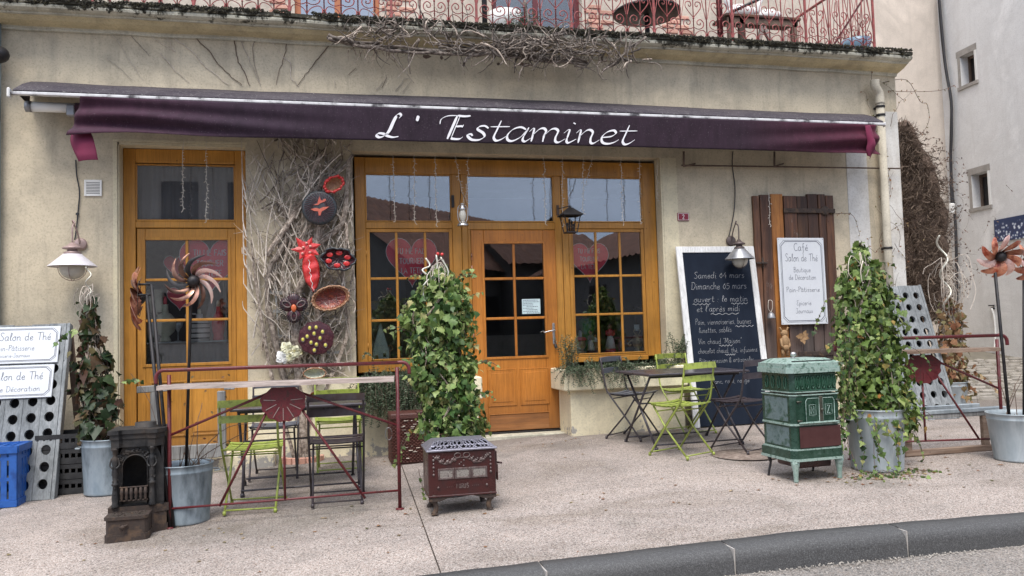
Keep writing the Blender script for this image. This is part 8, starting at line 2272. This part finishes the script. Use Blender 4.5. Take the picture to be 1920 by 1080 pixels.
# sloped frame bars
def slope_quad(a0, a1, b0, b1, th=.006):
    mb.add([a0, a1, b1, b0], [(0, 1, 2, 3)])
o_ = [(-hw - .004, -.004), (hw + .004, -.004), (hw + .004, Dp + .004), (-hw - .004, Dp + .004)]; i_ = [(-tx, ty0), (tx, ty0), (tx, ty1), (-tx, ty1)]
for k in (1, 2, 3):
    a, b = o_[k], o_[(k + 1) % 4]; c, d = i_[k], i_[(k + 1) % 4]; mb.add([(*a, z1 + .014), (*b, z1 + .014), (*d, zl), (*c, zl)], [(0, 1, 2, 3)])
mb.add([(*q, zl) for q in i_], [(0, 1, 2, 3)])
for (ua, ub) in ((0, .10), (.90, 1)):
    l = lambda u, s_: Vector((lerp(lerp(o_[0][0], o_[1][0], u), lerp(i_[0][0], i_[1][0], u), s_), lerp(o_[0][1], i_[0][1], s_), lerp(z1 + .014, zl, s_)))
    mb.add([l(0, ua), l(1, ua), l(1, ub), l(0, ub)], [(0, 1, 2, 3)])
for (ua, ub) in ((0, .04), (.96, 1)): mb.add([l(ua, 0), l(ub, 0), l(ub, 1), l(ua, 1)], [(0, 1, 2, 3)])
LP(mb, 'stove_lid', 'steel_lid')
mb = MB(); random.seed(20)
nf = 9
for k in range(nf):
    u0 = lerp(.05, .95, k / (nf - 1)); f_ = 1 if k % 2 else -1
    for pp in ([(u0, .05), (u0 + .03 * f_, .3), (u0 - .02 * f_, .6), (u0 + .02 * f_, .95)], [(u0, .3), (u0 + .05, .55), (u0 + .035, .85), (u0 + .06, .97)], [(u0, .4), (u0 - .05, .35), (u0 - .055, .7), (u0 - .02, .8)], [(u0 - .05, .08), (u0 - .03, .3), (u0 - .065, .45)]):
        pts = smooth_pts([l(min(max(a, .02), .98), b) + Vector((0, -.002, .001)) for a, b in pp], 3)
        mb.tube(pts, [.0065 * (1 - .5 * i / len(pts)) for i in range(len(pts))], 5)
LP(mb, 'pierced_scrollwork', 'steel_lid')
mb = MB(); mb.box(-hw + .02, hw - .02, .03, Dp - .03, z1 + .0142, z1 + .02); LP(mb, 'lid_inside', 'iron_black')
mb = MB(); zc = lerp(z0, z1, .80)
for s_ in (-1, 1):
    mb.tube([(s_ * .03 + math.cos(a) * .022, -.004, zc + .03 + math.sin(a) * .016) for a in [k * .6 for k in range(11)]], .0035, 5, closed=True)
    for k in range(9):
        u = k / 8; x = s_ * lerp(.05, hw - .05, u); z = zc - .03 * math.sin(u * math.pi) + .02 * u + (.012 if k % 2 else 0); mb.ball((x, -.002, z), random.uniform(.007, .013), 6, 4, (1.1, .6, .9))
        mb.ball((x + .008, -.002, z + .011), .006, 5, 4)
    for k in range(6): mb.ball((s_ * (hw - .035), -.002, zc + .03 - k * .024), .009 if k % 2 else .006, 6, 4)
mb.tube(smooth_pts([(-hw + .05, -.002, zc + .02), (-hw * .5, -.003, zc - .025), (-.03, -.003, zc + .01), (.03, -.003, zc + .01), (hw * .5, -.003, zc - .025), (hw - .05, -.002, zc + .02)]), .003, 4)
for k in range(4): mb.ball((random.gauss(0, .015), -.002, zc - .005 - k * .012), .006, 5, 4)
LP(mb, 'garland_relief', 'emboss')
zm0, zm1 = lerp(z0, z1, .38), lerp(z0, z1, .62)
for k in range(3):
    xc = lerp(-hw * .48, hw * .50, k / 2); ww = hw * .185 * 1.0
    mb = MB(); mb.box(xc - ww, xc + ww, -.003, .001, zm0 + .010, zm1 - .010); LP(mb, 'mica_window', 'mica')
    mb = MB(); rect_frame(mb, xc - ww - .012, xc + ww + .012, zm0 - .001, zm1 + .001, xc - ww, xc + ww, zm0 + .011, zm1 - .011, -.007, -.0005, .001)
    for j in range(14):
        for xx in (xc - ww - .006, xc + ww + .006): mb.ball((xx, -.008, lerp(zm0 + .004, zm1 - .004, j / 13)), .0028, 4, 3)
    LP(mb, 'beaded_frame', 'emboss')
mb = MB(); 
write(mb, 'MIRUS', (0.0, -.0065, lerp(z0, z1, .16)), X, Z, .030, 1.5, CAPS)
for s_ in (-1, 1):
    for k in range(4): mb.ball((s_ * (.065 + .013 * k), -.005, lerp(z0, z1, .16) + .012), .0025, 4, 3)
for s_ in (-1, 1): mb.tube([(s_ * hw * .72, -.008, lerp(z0, z1, .2)), (s_ * hw * .72, .0, lerp(z0, z1, .2))], .008, 8)
LP(mb, 'raised_lettering', 'emboss')
mb = MB(); mb.box(hw + .001, hw + .022, .06, .26, lerp(z0, z1, .42), lerp(z0, z1, .92), .005); mb.box(hw + .022, hw + .034, .09, .23, lerp(z0, z1, .22), lerp(z0, z1, .60), .004); mb.tube([(hw + .03, .1, lerp(z0, z1, .63)), (hw + .06, .08, lerp(z0, z1, .62))], .007, 6); LP(mb, 'stove_door', 'maroon')
def cabriole(mb, x, y, h, r, sx_, sy_=0):
    pts = smooth_pts([(x, y, h + .01), (x + sx_ * .004, y + sy_ * .004, h * .8), (x - sx_ * .010, y, h * .45), (x - sx_ * .006, y, h * .2), (x + sx_ * .004, y, .006)], 4); n = len(pts)
    mb.tube(pts, [r * (1.6 if i < 3 else 1.25 if i < n * .35 else .8 if i < n * .8 else 1.0) for i in range(n)], 8); mb.box(x - .024, x + .024, y - .02, y + .02, 0, .012, .004)
for sx_ in (-1, 1):
    for yy in (.03, Dp - .04):
        mb = MB(); cabriole(mb, sx_ * (hw - .04), yy, z0, .021, sx_)
        if yy < .1: mb.add([(sx_ * (hw - .0), .004, z0 - .002), (sx_ * (hw - .0), .004, z0 - .03), (sx_ * (hw - .07), .004, z0 - .035), (sx_ * (hw - .17), .004, z0 - .002), (sx_ * (hw - .0), .02, z0 - .002), (sx_ * (hw - .0), .02, z0 - .03), (sx_ * (hw - .07), .02, z0 - .035), (sx_ * (hw - .17), .02, z0 - .002)], [(0, 1, 2, 3), (7, 6, 5, 4), (0, 4, 5, 1), (1, 5, 6, 2), (2, 6, 7, 3)])
        LP(mb, 'leg', 'cast_rust')

# ------------------------------------------------------------------ green enamel stove
A = G(1494, 906); C0 = G(1459, 893)
B = G(1596, 893)
base = A.copy(); base.z = gz(base.x, base.y)
yaw = R(3)
t = thing('green_stove', 'green enamelled heating stove with little double doors and pale feet', 'stove', base)
T = local_T(base, yaw); LP = lpart(T, t)
pxm = FPX / (base - CC).dot(fx)
Wd = 113 / pxm; Dp = .36
zk = lambda py: (W(1494, py, base.y).z - base.z)
# local frame: x 0..Wd, y 0..Dp, canted front corners
def body(mb, x0, x1, y0, y1, z0, z1, c=.0, ch=0):
    out = [(x0 + c, y0), (x1 - c, y0), (x1, y0 + c), (x1, y1), (x0, y1), (x0, y0 + c)] if c else [(x0, y0), (x1, y0), (x1, y1), (x0, y1)]
    n = len(out); mb.add([(a, b, z0) for a, b in out] + [(a, b, z1) for a, b in out], [tuple(reversed(range(n))), tuple(range(n, 2 * n))] + [(i, (i + 1) % n, (i + 1) % n + n, i + n) for i in range(n)])
zs = {k: zk(v) for k, v in dict(leg=868, base1=858, base0=866, plinth=843, mid=799, mid2=795, belt=743, belt2=735, frieze=705, lid0=700, lid1=690, lid2=682, top=677).items()}
x0, x1 = -.02, Wd - .02
mb = MB()
body(mb, x0 + .012, x1 - .012, 0, Dp, zs['plinth'], zs['mid'], .03); body(mb, x0 + .008, x1 - .008, -.003, Dp, zs['mid2'], zs['belt'], .03)
body(mb, x0 + .014, x1 - .014, .002, Dp, zs['belt2'], zs['lid0'], .03)
LP(mb, 'stove_body', 'green_enamel')
mb = MB(); body(mb, x0 - .008, x1 + .008, -.014, Dp + .01, zs['base1'] - .012, zs['plinth'] - .01, .035); LP(mb, 'base_plinth', 'green_enamel')
mb = MB()
body(mb, x0 - .014, x1 + .014, -.02, Dp + .014, zs['base0'], zs['base1'] - .0121, .04); body(mb, x0 - .004, x1 + .004, -.010, Dp, zs['plinth'] - .0099, zs['plinth'] - .0002, .035)
body(mb, x0 - .0, x1 + .0, -.010, Dp, zs['mid'] + .0003, zs['mid2'] - .0003, .035); body(mb, x0 - .0, x1 + .0, -.010, Dp, zs['belt'] + .001, zs['belt'] + .009, .035); body(mb, x0 + .002, x1 - .002, -.008, Dp, zs['belt2'] - .008, zs['belt2'] - .0003, .035)
LP(mb, 'pale_moulding', 'green_pale')
mb = MB()
body(mb, x0 - .018, x1 + .018, -.026, Dp + .012, zs['lid0'] + .0003, zs['lid1'], .04); body(mb, x0 - .010, x1 + .010, -.018, Dp + .008, zs['lid1'] + .0002, zs['lid2'], .04)
n0 = [(x0, -.008), (x1, -.008), (x1, Dp), (x0, Dp)]; n1 = [(x0 + .06, .08), (x1 - .06, .08), (x1 - .06, Dp - .05), (x0 + .06, Dp - .05)]
mb.add([(*q, zs['lid2'] + .0003) for q in n0] + [(*q, zs['top'] + .012) for q in n1], [(0, 1, 5, 4), (1, 2, 6, 5), (2, 3, 7, 6), (3, 0, 4, 7), (4, 5, 6, 7)])
LP(mb, 'stove_lid', 'green_pale')
mb = MB()
for k in range(30):
    u = (k + .5) / 30; mb.box(lerp(x0 + .04, x1 - .04, u) - .0035, lerp(x0 + .04, x1 - .04, u) + .0035, .020, .028, zs['lid2'] + .004, zs['top'] + .0)
LP(mb, 'vent_slot', 'iron_black')
mb = MB(); cc_ = ((x0 + x1) / 2 - .06, .16, zs['top'] + .012); mb.lathe([(.018, 0), (.012, .008), (.012, .016), (.022, .022), (.024, .034), (.014, .046), (0, .048)], cc_, 14); LP(mb, 'lid_knob', 'silver')
# frieze of pierced ovals on the front and side
mb = MB(); nb = MB()
nn = 8; zf0, zf1 = zs['belt2'] + .010, zs['lid0'] - .016; zc = (zf0 + zf1) / 2; hz = (zf1 - zf0) / 2
for k in range(nn):
    xc = lerp(x0 + .055, x1 - .055, k / (nn - 1)); 
    mb.tube([(xc + math.cos(a) * .012, -.003, zc + math.sin(a) * hz * .85) for a in [j * .6283 for j in range(10)]], .0032, 5, closed=True); mb.tube([(xc - .0, -.003, zc - hz * .4), (xc, -.003, zc + hz * .4)], .003, 4)
    if k < nn - 1: mb.tube([(xc + (x1 - x0 - .11) / (nn - 1) / 2, -.001, zc - hz), (xc + (x1 - x0 - .11) / (nn - 1) / 2, -.001, zc + hz)], .0028, 4)
for k in range(4):
    yc = .075 + k * .075; mb.tube([(x0 + .011, yc + math.cos(a) * .016, zc + math.sin(a) * hz * .85) for a in [j * .6283 for j in range(10)]], .0032, 5, closed=True)
mb.tube([(x0 + .04, -.001, zf0 - .003), (x1 - .04, -.001, zf0 - .003)], .003, 4); mb.tube([(x0 + .04, -.001, zf1 + .003), (x1 - .04, -.001, zf1 + .003)], .003, 4)
LP(mb, 'frieze_relief', mat("mid green relief", (0.025, 0.085, 0.05), (0.05, 0.13, 0.085), 30, .3))
# double doors
zd0, zd1 = zs['mid2'] + .010, zk(747) ; zd1 = zs['belt'] - .02
xm = lerp(x0, x1, .56)
for s_ in (-1, 1):
    a, b = (xm - .125, xm - .012) if s_ < 0 else (xm + .018, xm + .118)
    mb = MB(); out = [(a, zd0), (b, zd0), (b, zd1), (a + .015, zd1), (a, zd1 - .02)] if s_ < 0 else [(a, zd0), (b, zd0), (b, zd1 - .02), (b - .015, zd1), (a, zd1)]
    mb.ext(out, (0, -.004, 0), X, Z, -Y_, .008); LP(mb, 'stove_door', 'green_enamel', fix=True)
    mb = MB(); mb.tube([(u * .98 + (a + b) / 2 * .02, -.0125, v) for u, v in out], .0032, 5, closed=True)
    mb.tube([(u, -.0125, v) for u, v in [((a + b) / 2 - .028, lerp(zd0, zd1, .28)), ((a + b) / 2 + .028, lerp(zd0, zd1, .28)), ((a + b) / 2 + .028, lerp(zd0, zd1, .72)), ((a + b) / 2 - .028, lerp(zd0, zd1, .72))]], .0022, 4, closed=True)
    ltr = 'N' if s_ < 0 else 'Z'; write(mb, ltr, ((a + b) / 2, -.0135, lerp(zd0, zd1, .34)), X, Z, (zd1 - zd0) * .32, 1.3, CAPS)
    LP(mb, 'door_relief', 'green_pale')
mb = MB(); mb.box(xm - .012, xm + .018, -.018, -.004, zd0 - .005, zd1 + .012, .003); mb.ball((xm + .003, -.024, (zd0 + zd1) / 2), .012, 8, 6)
for xx in (x0 + .06, x1 - .04):
    for zz in (zd0 + .01, zd1 - .02): mb.tube([(xx - .015, -.01, zz), (xx + .02, -.01, zz)], .007, 6)
LP(mb, 'latch_bar', mat("dark bronze green latch", (0.05, 0.06, 0.045), (0.09, 0.08, 0.06), 20, .4, .4), )
mb = MB(); mb.box(x0 + .06, x1 - .025, -.010, -.001, zs['plinth'] + .006, zs['mid'] - .01, .003); LP(mb, 'ash_door', 'maroon_dark')
mb = MB(); mb.box(x0 + .055, x1 - .05, -.03, -.008, zs['mid2'] - .001, zs['mid2'] + .009, .003); LP(mb, 'hearth_shelf', 'green_pale')
mb = MB(); mb.box(x0 + .0072, x0 + .0076, .05, Dp - .03, zs['mid2'] + .015, zs['belt'] - .015); mb.box(x0 + .0112, x0 + .0116, .05, Dp - .03, zs['plinth'] + .015, zs['mid'] - .015); LP(mb, 'side_panel', 'green_side')
mb = MB(); mb.box(x0 + .09, x1 - .06, .06, Dp - .03, zs['leg'] - .055, zs['base0'] - .0005, .01); LP(mb, 'ash_pan', 'maroon')
hl_ = zs['leg'] + .006
mb = MB(); mb.lathe([(.016, 0), (.018, .01), (.016, .022), (.017, .026), (.020, hl_ * .5), (.030, hl_ * .85), (.034, hl_)], (x0 + .03, .02, 0), 14); LP(mb, 'leg', 'green_pale')
mb = MB(); mb.lathe([(.016, 0), (.018, .01), (.016, .022), (.017, .026), (.020, hl_ * .5), (.030, hl_ * .85), (.034, hl_)], (x1 - .03, .02, 0), 14); LP(mb, 'leg', 'green_pale')
for xx in (x0 + .01, x1 - .03):
    mb = MB(); mb.tube(smooth_pts([(xx, Dp - .05, hl_), (xx + .012, Dp - .05, hl_ * .7), (xx - .004, Dp - .05, hl_ * .3), (xx - .012, Dp - .05, .004)]), [.013] * 4 + [.009] * 9, 7); LP(mb, 'leg', 'iron_black')

# ------------------------------------------------------------------ black cast iron fire stove
A, B = G(196, 1020), G(272, 1021); Cc = G(318, 1006)
base = A.copy(); base.z = gz(base.x, base.y); yaw = R(2)
t = thing('fire_stove', 'sooty black cast iron fire stove with arched mouth, grate and rusty base', 'stove', base)
T = local_T(base, yaw); LP = lpart(T, t); pxm = FPX / (base - CC).dot(fx)
k_ = 1 / pxm; zk = lambda py: (W(230, py, base.y).z - base.z)
Wf = 72 * k_; Wb = 100 * k_; Dp = .34
# stepped rusty base: front tray then wider body
ztray = zk(967) 
mb = MB(); ft = .15
body(mb, -.004, Wf + .014, -.004, ft, 0, zk(1003), .02); body(mb, .004, Wf + .006, .004, ft, zk(1003) + .0002, zk(975), .016)
body(mb, .0 - .006, Wf + .012, -.006, ft, zk(975) + .0002, zk(969), .02)
LP(mb, 'ash_tray', 'cast_rust')
mb = MB(); 
out = lambda e: [(0 - e, ft + .001), (Wf + .01, ft + .001), (Wf + .045 + e, ft + .03), (Wb + e, ft + .05), (Wb + e, ft + Dp * .62), (0 - e, ft + Dp * .62)]
def prism(mb, o_, za, zb_): n = len(o_); mb.add([(a, b, za) for a, b in o_] + [(a, b, zb_) for a, b in o_], [tuple(reversed(range(n))), tuple(range(n, 2 * n))] + [(i, (i + 1) % n, (i + 1) % n + n, i + n) for i in range(n)])
prism(mb, out(.006), 0, zk(1000)); prism(mb, out(-.002), zk(1000) + .0002, zk(975)); prism(mb, out(.012), zk(975) + .0002, zk(960)); LP(mb, 'base_plinth', 'cast_rust')
mb = MB(); mb.tube([(Wf * .46, -.012, zk(987)), (Wf * .46, -.03, zk(987))], .007, 8); mb.ball((Wf * .46, -.034, zk(987)), .013, 8, 6, (1, .7, 1)); mb.tube([(Wf * .36, -.008, zk(989)), (Wf * .56, -.008, zk(985))], .007, 6); LP(mb, 'tray_knob', 'cast_rust')
mb = MB(); mb.box(.02, Wf - .01, .02, ft - .002, zk(970) + .001, zk(970) + .004); LP(mb, 'ash_bed', 'soil')
mb = MB(); random.seed(4)
for i in range(60): lump(mb, (random.uniform(.03, Wf - .02), random.uniform(.03, ft - .01), zk(970) + .006), random.uniform(.003, .009))
LP(mb, 'ash_grit', 'cast_rust')['kind'] = 'stuff'
yb = ft + .035; zb0 = zk(960); zb1 = zk(845)
bx0, bx1 = .03, Wb - .015
# body shell: sides, back, top; front plate with arched mouth
mb = MB()
mb.box(bx0, bx0 + .015, yb + .002, yb + .20, zb0, zb1); mb.box(bx1 - .015, bx1, yb + .002, yb + .20, zb0, zb1); mb.box(bx0 + .0152, bx1 - .0152, yb + .185, yb + .2, zb0, zb1); mb.box(bx0 + .0152, bx1 - .0152, yb + .003, yb + .18, zb0, zb0 + .01)
LP(mb, 'firebox', 'cast_black')
ax0, ax1 = bx0 + .040, bx0 + .040 + 46 * k_; az0 = zb0 + .012; azs = zk(885); r_ = (ax1 - ax0) / 2; axc = (ax0 + ax1) / 2
arch = [(ax0, az0), (ax0, azs)] + [(axc - math.cos(a) * r_, azs + math.sin(a) * r_ * 1.05) for a in [math.pi * k / 14 for k in range(1, 14)]] + [(ax1, azs), (ax1, az0)]
mb = MB(); ytop = zb1
pts_o = []
for (a, b) in arch:
    if b <= azs: pts_o.append((bx0 if a < axc else bx1, b))
    else:
        th = math.atan2(b - azs, a - axc); m_ = th / math.pi; pts_o.append((lerp(bx1, bx0, m_), zb1 if .12 < m_ < .88 else lerp(azs, zb1, min(m_, 1 - m_) / .12)))
n = len(arch)
for yy in (yb - .006,):
    mb.add([(a, yy, b) for a, b in arch] + [(a, yy, b) for a, b in pts_o], [(i, i + 1, i + 1 + n, i + n) for i in range(n - 1)])
mb.add([(a, yb - .006, b) for a, b in arch] + [(a, yb + .03, b) for a, b in arch], [(i, i + n, i + 1 + n, i + 1) for i in range(n - 1)])
mb.box(bx0, bx1, yb - .004, yb + .002, zb0 - .002, zb0 + .011); LP(mb, 'front_plate', 'cast_black')
mb = MB(); mb.tube([(a, yb - .009, b) for a, b in arch], .005, 6)
for i in range(46):
    a = random.uniform(.25, 2.9); rr = random.uniform(1.15, 1.5); x = axc + math.cos(a) * r_ * rr; z = azs + math.sin(a) * r_ * 1.1 * rr
    if z > zb1 - .004 or x < bx0 or x > bx1: continue
    mb.ball((x, yb - .010, z), random.uniform(.006, .013), 6, 4, (1.2, .5, .8))
for i in range(7):
    x = axc + (i - 3) * .016; mb.tube(smooth_pts([(axc, yb - .01, azs + r_ * 1.2), (x, yb - .013, azs + r_ * 1.32), (x + (i - 3) * .012, yb - .008, azs + r_ * 1.25)]), .004, 4)
LP(mb, 'leaf_relief', 'cast_black')
def statue(x, y, nm='figure_column'):
    mb = MB(); H = zb1 - zb0
    prof = [(.022, 0), (.024, .01), (.018, .03), (.022, .06), (.017, .10 * 1), (.014, H * .36), (.022, H * .38), (.022, H * .40), (.014, H * .42), (.017, H * .52), (.020, H * .60), (.015, H * .68), (.021, H * .78), (.018, H * .84), (.010, H * .875), (.015, H * .90), (.014, H * .94), (.022, H * .96), (.024, H)]
    mb.lathe([(r, z) for r, z in prof], (x, y, zb0), 12)
    for s_ in (-1, 1): mb.tube(smooth_pts([(x + s_ * .018, y, zb0 + H * .83), (x + s_ * .028, y - .006, zb0 + H * .72), (x + s_ * .010, y - .02, zb0 + H * .66)]), .006, 5)
    for i in range(10): a = random.uniform(0, 6.28); mb.ball((x + math.cos(a) * .017, y + math.sin(a) * .017, zb0 + H * random.uniform(.08, .62)), .006, 5, 4)
    LP(mb, nm, 'cast_black')
statue(bx0 + .002, yb - .035); statue(ax1 + .030, yb - .030)
zg0, zg1 = zk(948), zk(922)
mb = MB(); gx0, gx1 = ax0 - .012, ax1 + .004; gy = yb - .035
for z in (zg0, zg1): mb.box(gx0, gx1, gy - .005, gy + .005, z - .004, z + .004, .002)
for z in (zg0, zg1):
    for xx in (gx0 + .004, gx1 - .004): mb.bar((xx, gy, z), (xx, yb - .006, z), .008, .008)
LP(mb, 'grate_rail', 'cast_rust')
for i in range(6):
    x = lerp(gx0 + .014, gx1 - .014, i / 5); mb = MB(); mb.lathe([(.011, 0), (.006, .008), (.011, .018), (.008, .034), (.013, .048), (.008, zg1 - zg0 - .006)], (x, gy, zg0 + .002), 8); LP(mb, 'grate_bar', 'cast_rust')
mb = MB(); c1 = lambda e: [(bx0 - .022 - e, yb - .055 - e), (bx0 + .03, yb - .06 - e), (bx0 + .045, yb - .03 - e), (ax1 - .01, yb - .03 - e), (ax1 + .01, yb - .058 - e), (ax1 + .055 + e, yb - .055 - e), (bx1 + .006 + e, yb + .0), (bx1 + .006 + e, yb + .21 + e), (bx0 - .015 - e, yb + .21 + e)]
prism(mb, c1(-.004), zb1 + .0005, zk(829)); prism(mb, c1(.003), zk(829) + .0003, zk(819)); prism(mb, c1(.014), zk(819) + .0003, zk(811)); LP(mb, 'top_cornice', 'cast_black')
mb = MB(); mb.lathe([(.062, 0), (.060, .008), (.054, .012), (.054, .034), (.048, .036), (.046, .01)], (lerp(bx0, bx1, .58), yb + .09, zk(811)), 24, 1.25, .9, cap=False); LP(mb, 'flue_collar', 'cast_black')

# ------------------------------------------------------------------ metal bench frame in the lane corner
q0 = G(1694, 862); q1 = G(1850, 856)
t = thing('metal_bench_frame', 'grey steel bench frame standing behind the far drinks shelf', 'bench', ((q0.x + q1.x) / 2, q0.y + .15, gz(4.9, -2.3)))
ybn = q1.y + .22
gz0 = gz(5, ybn); za = W(1780, 770, ybn).z
xa, xb = W(1690, 768, ybn).x, W(1882, 764, ybn).x
mb = MB(); mb.box(xa, xb, ybn - .03, ybn + .03, za - .02, za + .012, .004); mb.build('seat_rail', M['zinc_bright'], t)
mb = MB(); mb.box(xa, xb, ybn + .25, ybn + .30, za - .02, za + .012, .004); mb.build('seat_rail', M['zinc_bright'], t)
mb = MB(); mb.box(xa, xb, ybn - .02, ybn + .02, za - .055, za - .0205, .004); mb.build('seat_rail', M['grey_wood'], t)
for px in (1700, 1846):
    xx = W(px, 800, ybn).x; mb = MB(); mb.box(xx - .03, xx + .03, ybn - .02, ybn + .02, gz0, za - .056, .004); mb.build('leg', M['plank_brown'], t)
mb = MB(); mb.box(xa, xb, ybn - .026, ybn + .026, gz0 + .002, gz0 + .05, .004); mb.build('base_rail', M['plank_brown'], t)

# ------------------------------------------------------------------ things on the terrace above
FZ = 4.19
c = W(1213, 36, .75); t = thing('round_terrace_table', 'dark round tabletop seen from below on the terrace', 'table', (c.x, .75, FZ))
ht = W(1213, 25, .75).z
mb = MB(); mb.lathe([(.0, 0), (.40, .0), (.415, .01), (.415, .03), (.40, .04), (0, .04)], (c.x, .75, ht - .02), 40, cap=False); mb.build('tabletop', M['iron_black'], t)
mb = MB(); mb.tube([(c.x, .75, FZ + .02), (c.x, .75, ht - .02)], .03, 10); mb.build('pedestal', M['iron_black'], t)
mb = MB()
for k in range(3): a = k * 2.094 + .4; mb.tube([(c.x, .75, FZ + .12), (c.x + math.cos(a) * .3, .75 + math.sin(a) * .3, FZ + .02)], .02, 6)
mb.build('foot', M['ivy_dark'] if False else M['green_enamel'], t)
bx = W(1418, 60, .45)
t = thing('wooden_bench', 'dark wooden bench with cross braces on the terrace', 'bench', (bx.x, .45, FZ))
xa, xb = W(1346, 40, .45).x, W(1485, 50, .45).x; zt_ = W(1415, 40, .45).z
mb = MB(); mb.box(xa, xb, .25, .6, zt_ - .035, zt_, .006); mb.build('seat', M['brown_wood'], t)
mb = MB(); mb.box(xa + .03, xb - .03, .27, .30, zt_ - .12, zt_ - .0355, .004); mb.build('apron', M['vine_dark'], t)
for xx in (xa + .08, W(1378, 60, .45).x, xb - .08): mb = MB(); mb.box(xx - .035, xx + .035, .27, .33, FZ + .003, zt_ - .036, .004); mb.build('leg', M['vine_dark'], t)
mb = MB(); mb.bar(((xa + xb) / 2, .3, zt_ - .1), (xb - .25, .3, FZ + .02), .05, .04); mb.bar(((xa + xb) / 2, .3, zt_ - .1), (xa + .4, .3, FZ + .02), .05, .04); mb.build('brace', M['plank_wood'], t)
for (px, s_, lab) in ((1388, 1, 'white swan shaped planter on the terrace bench, the larger one'), (1440, .8, 'white swan shaped planter on the terrace bench, the smaller one')):
    c = W(px, 20, .45); c.z = zt_ + .1 * s_; t = thing('swan_planter', lab, 'planter', (c.x, .45, zt_), 'white swan planters on the terrace bench')
    mb = MB(); mb.ball(c, .16 * s_, 16, 10, (1.15, .7, .62)); mb.tube(smooth_pts([c + Vector((-.13 * s_, 0, .02)), c + Vector((-.17 * s_, 0, .14 * s_)), c + Vector((-.11 * s_, 0, .24 * s_)), c + Vector((-.17 * s_, 0, .28 * s_)), c + Vector((-.22 * s_, 0, .25 * s_))]), [.045 * s_] * 6 + [.03 * s_] * 10 + [.01], 8)
    mb.ball(c + Vector((.15 * s_, 0, .03)), .07 * s_, 8, 6, (1.4, .5, .7)); mb.build('swan_body', M['white'], t)
mb = MB(); a, b = W(1373, 22, .1), W(1420, 0, .1); mb.tube([a, b + (b - a) * .5], .018, 6); 
tag(mb.build('parasol_pole', M['iron_black'], None, loc=(a.x, .1, a.z)), 'black slanting pole propped across the terrace bench', 'pole')
mb = MB(); c = W(1351, 70, .0); mb.tube([(c.x, .0, FZ), (c.x, .0, 5.9)], .035, 10); tag(mb.build('terrace_post', M['iron_red'], None, loc=(c.x, 0, FZ)), 'dark red round post rising from the terrace by the bench', 'post')
c = W(1608, 92, -.02); t = thing('blue_flower_pot', 'pale blue pot with a dead reddish plant behind the terrace railing', 'potted plant', (c.x, -.0, FZ))
mb = MB(); mb.lathe([(.13, 0), (.16, .2), (.18, .26), (.165, .26), (.15, .2)], (c.x, 0, FZ), 20); mb.build('pot', mat("pale blue glaze", (0.25, 0.38, 0.50), (0.3, 0.44, 0.56), 5, .4), t)
mb = MB()
for k in range(60): twig(mb, wander((c.x + random.gauss(0, .04), 0, FZ + .24), (random.gauss(0, 1), random.gauss(0, .6), .6), random.uniform(.08, .2), .04, .3), .004, .002)
mb.build('dead_stems', M['iron_red'], t)
c = W(975, 55, .1); t = thing('terrace_shrub_pot', 'white pot with a wispy green shrub behind the terrace railing', 'potted plant', (c.x, .1, FZ))
mb = MB(); mb.lathe([(.12, 0), (.17, .2), (.19, .32), (.17, .32), (.15, .22)], (c.x - .12, .3, FZ + .12), 20); mb.build('pot', M['white'], t)
sprigs(t, 46, lambda: (c.x + random.gauss(0, .04), .05 + random.gauss(0, .04), FZ + .02), -.01, L=(.15, .42), up=2.5)
c = W(835, 36, .6); mb = MB(); mb.box(c.x - .25, c.x + .22, .55, .6, FZ + .01, FZ + .22, .004); tag(mb.build('grey_board', M['lamp_grey'], None, loc=(c.x, .57, FZ)), 'grey board leaning behind the terrace railing above the vine tangle', 'board')
c = W(909, 40, .3); mb = MB(); mb.tube([(c.x, .3, FZ), (c.x, .3, 5.6)], .03, 8); tag(mb.build('terrace_post', M['iron_black'], None, loc=(c.x, .3, FZ)), 'thin black post on the terrace beside the upstairs window', 'post')
c = W(1282, 72, .3); mb = MB(); mb.box(c.x - .12, c.x + .1, .3, .5, FZ + .005, FZ + .14, .02); tag(mb.build('green_box', M['green_enamel'], None, loc=(c.x, .4, FZ)), 'low dark green box on the terrace under the round table', 'box')
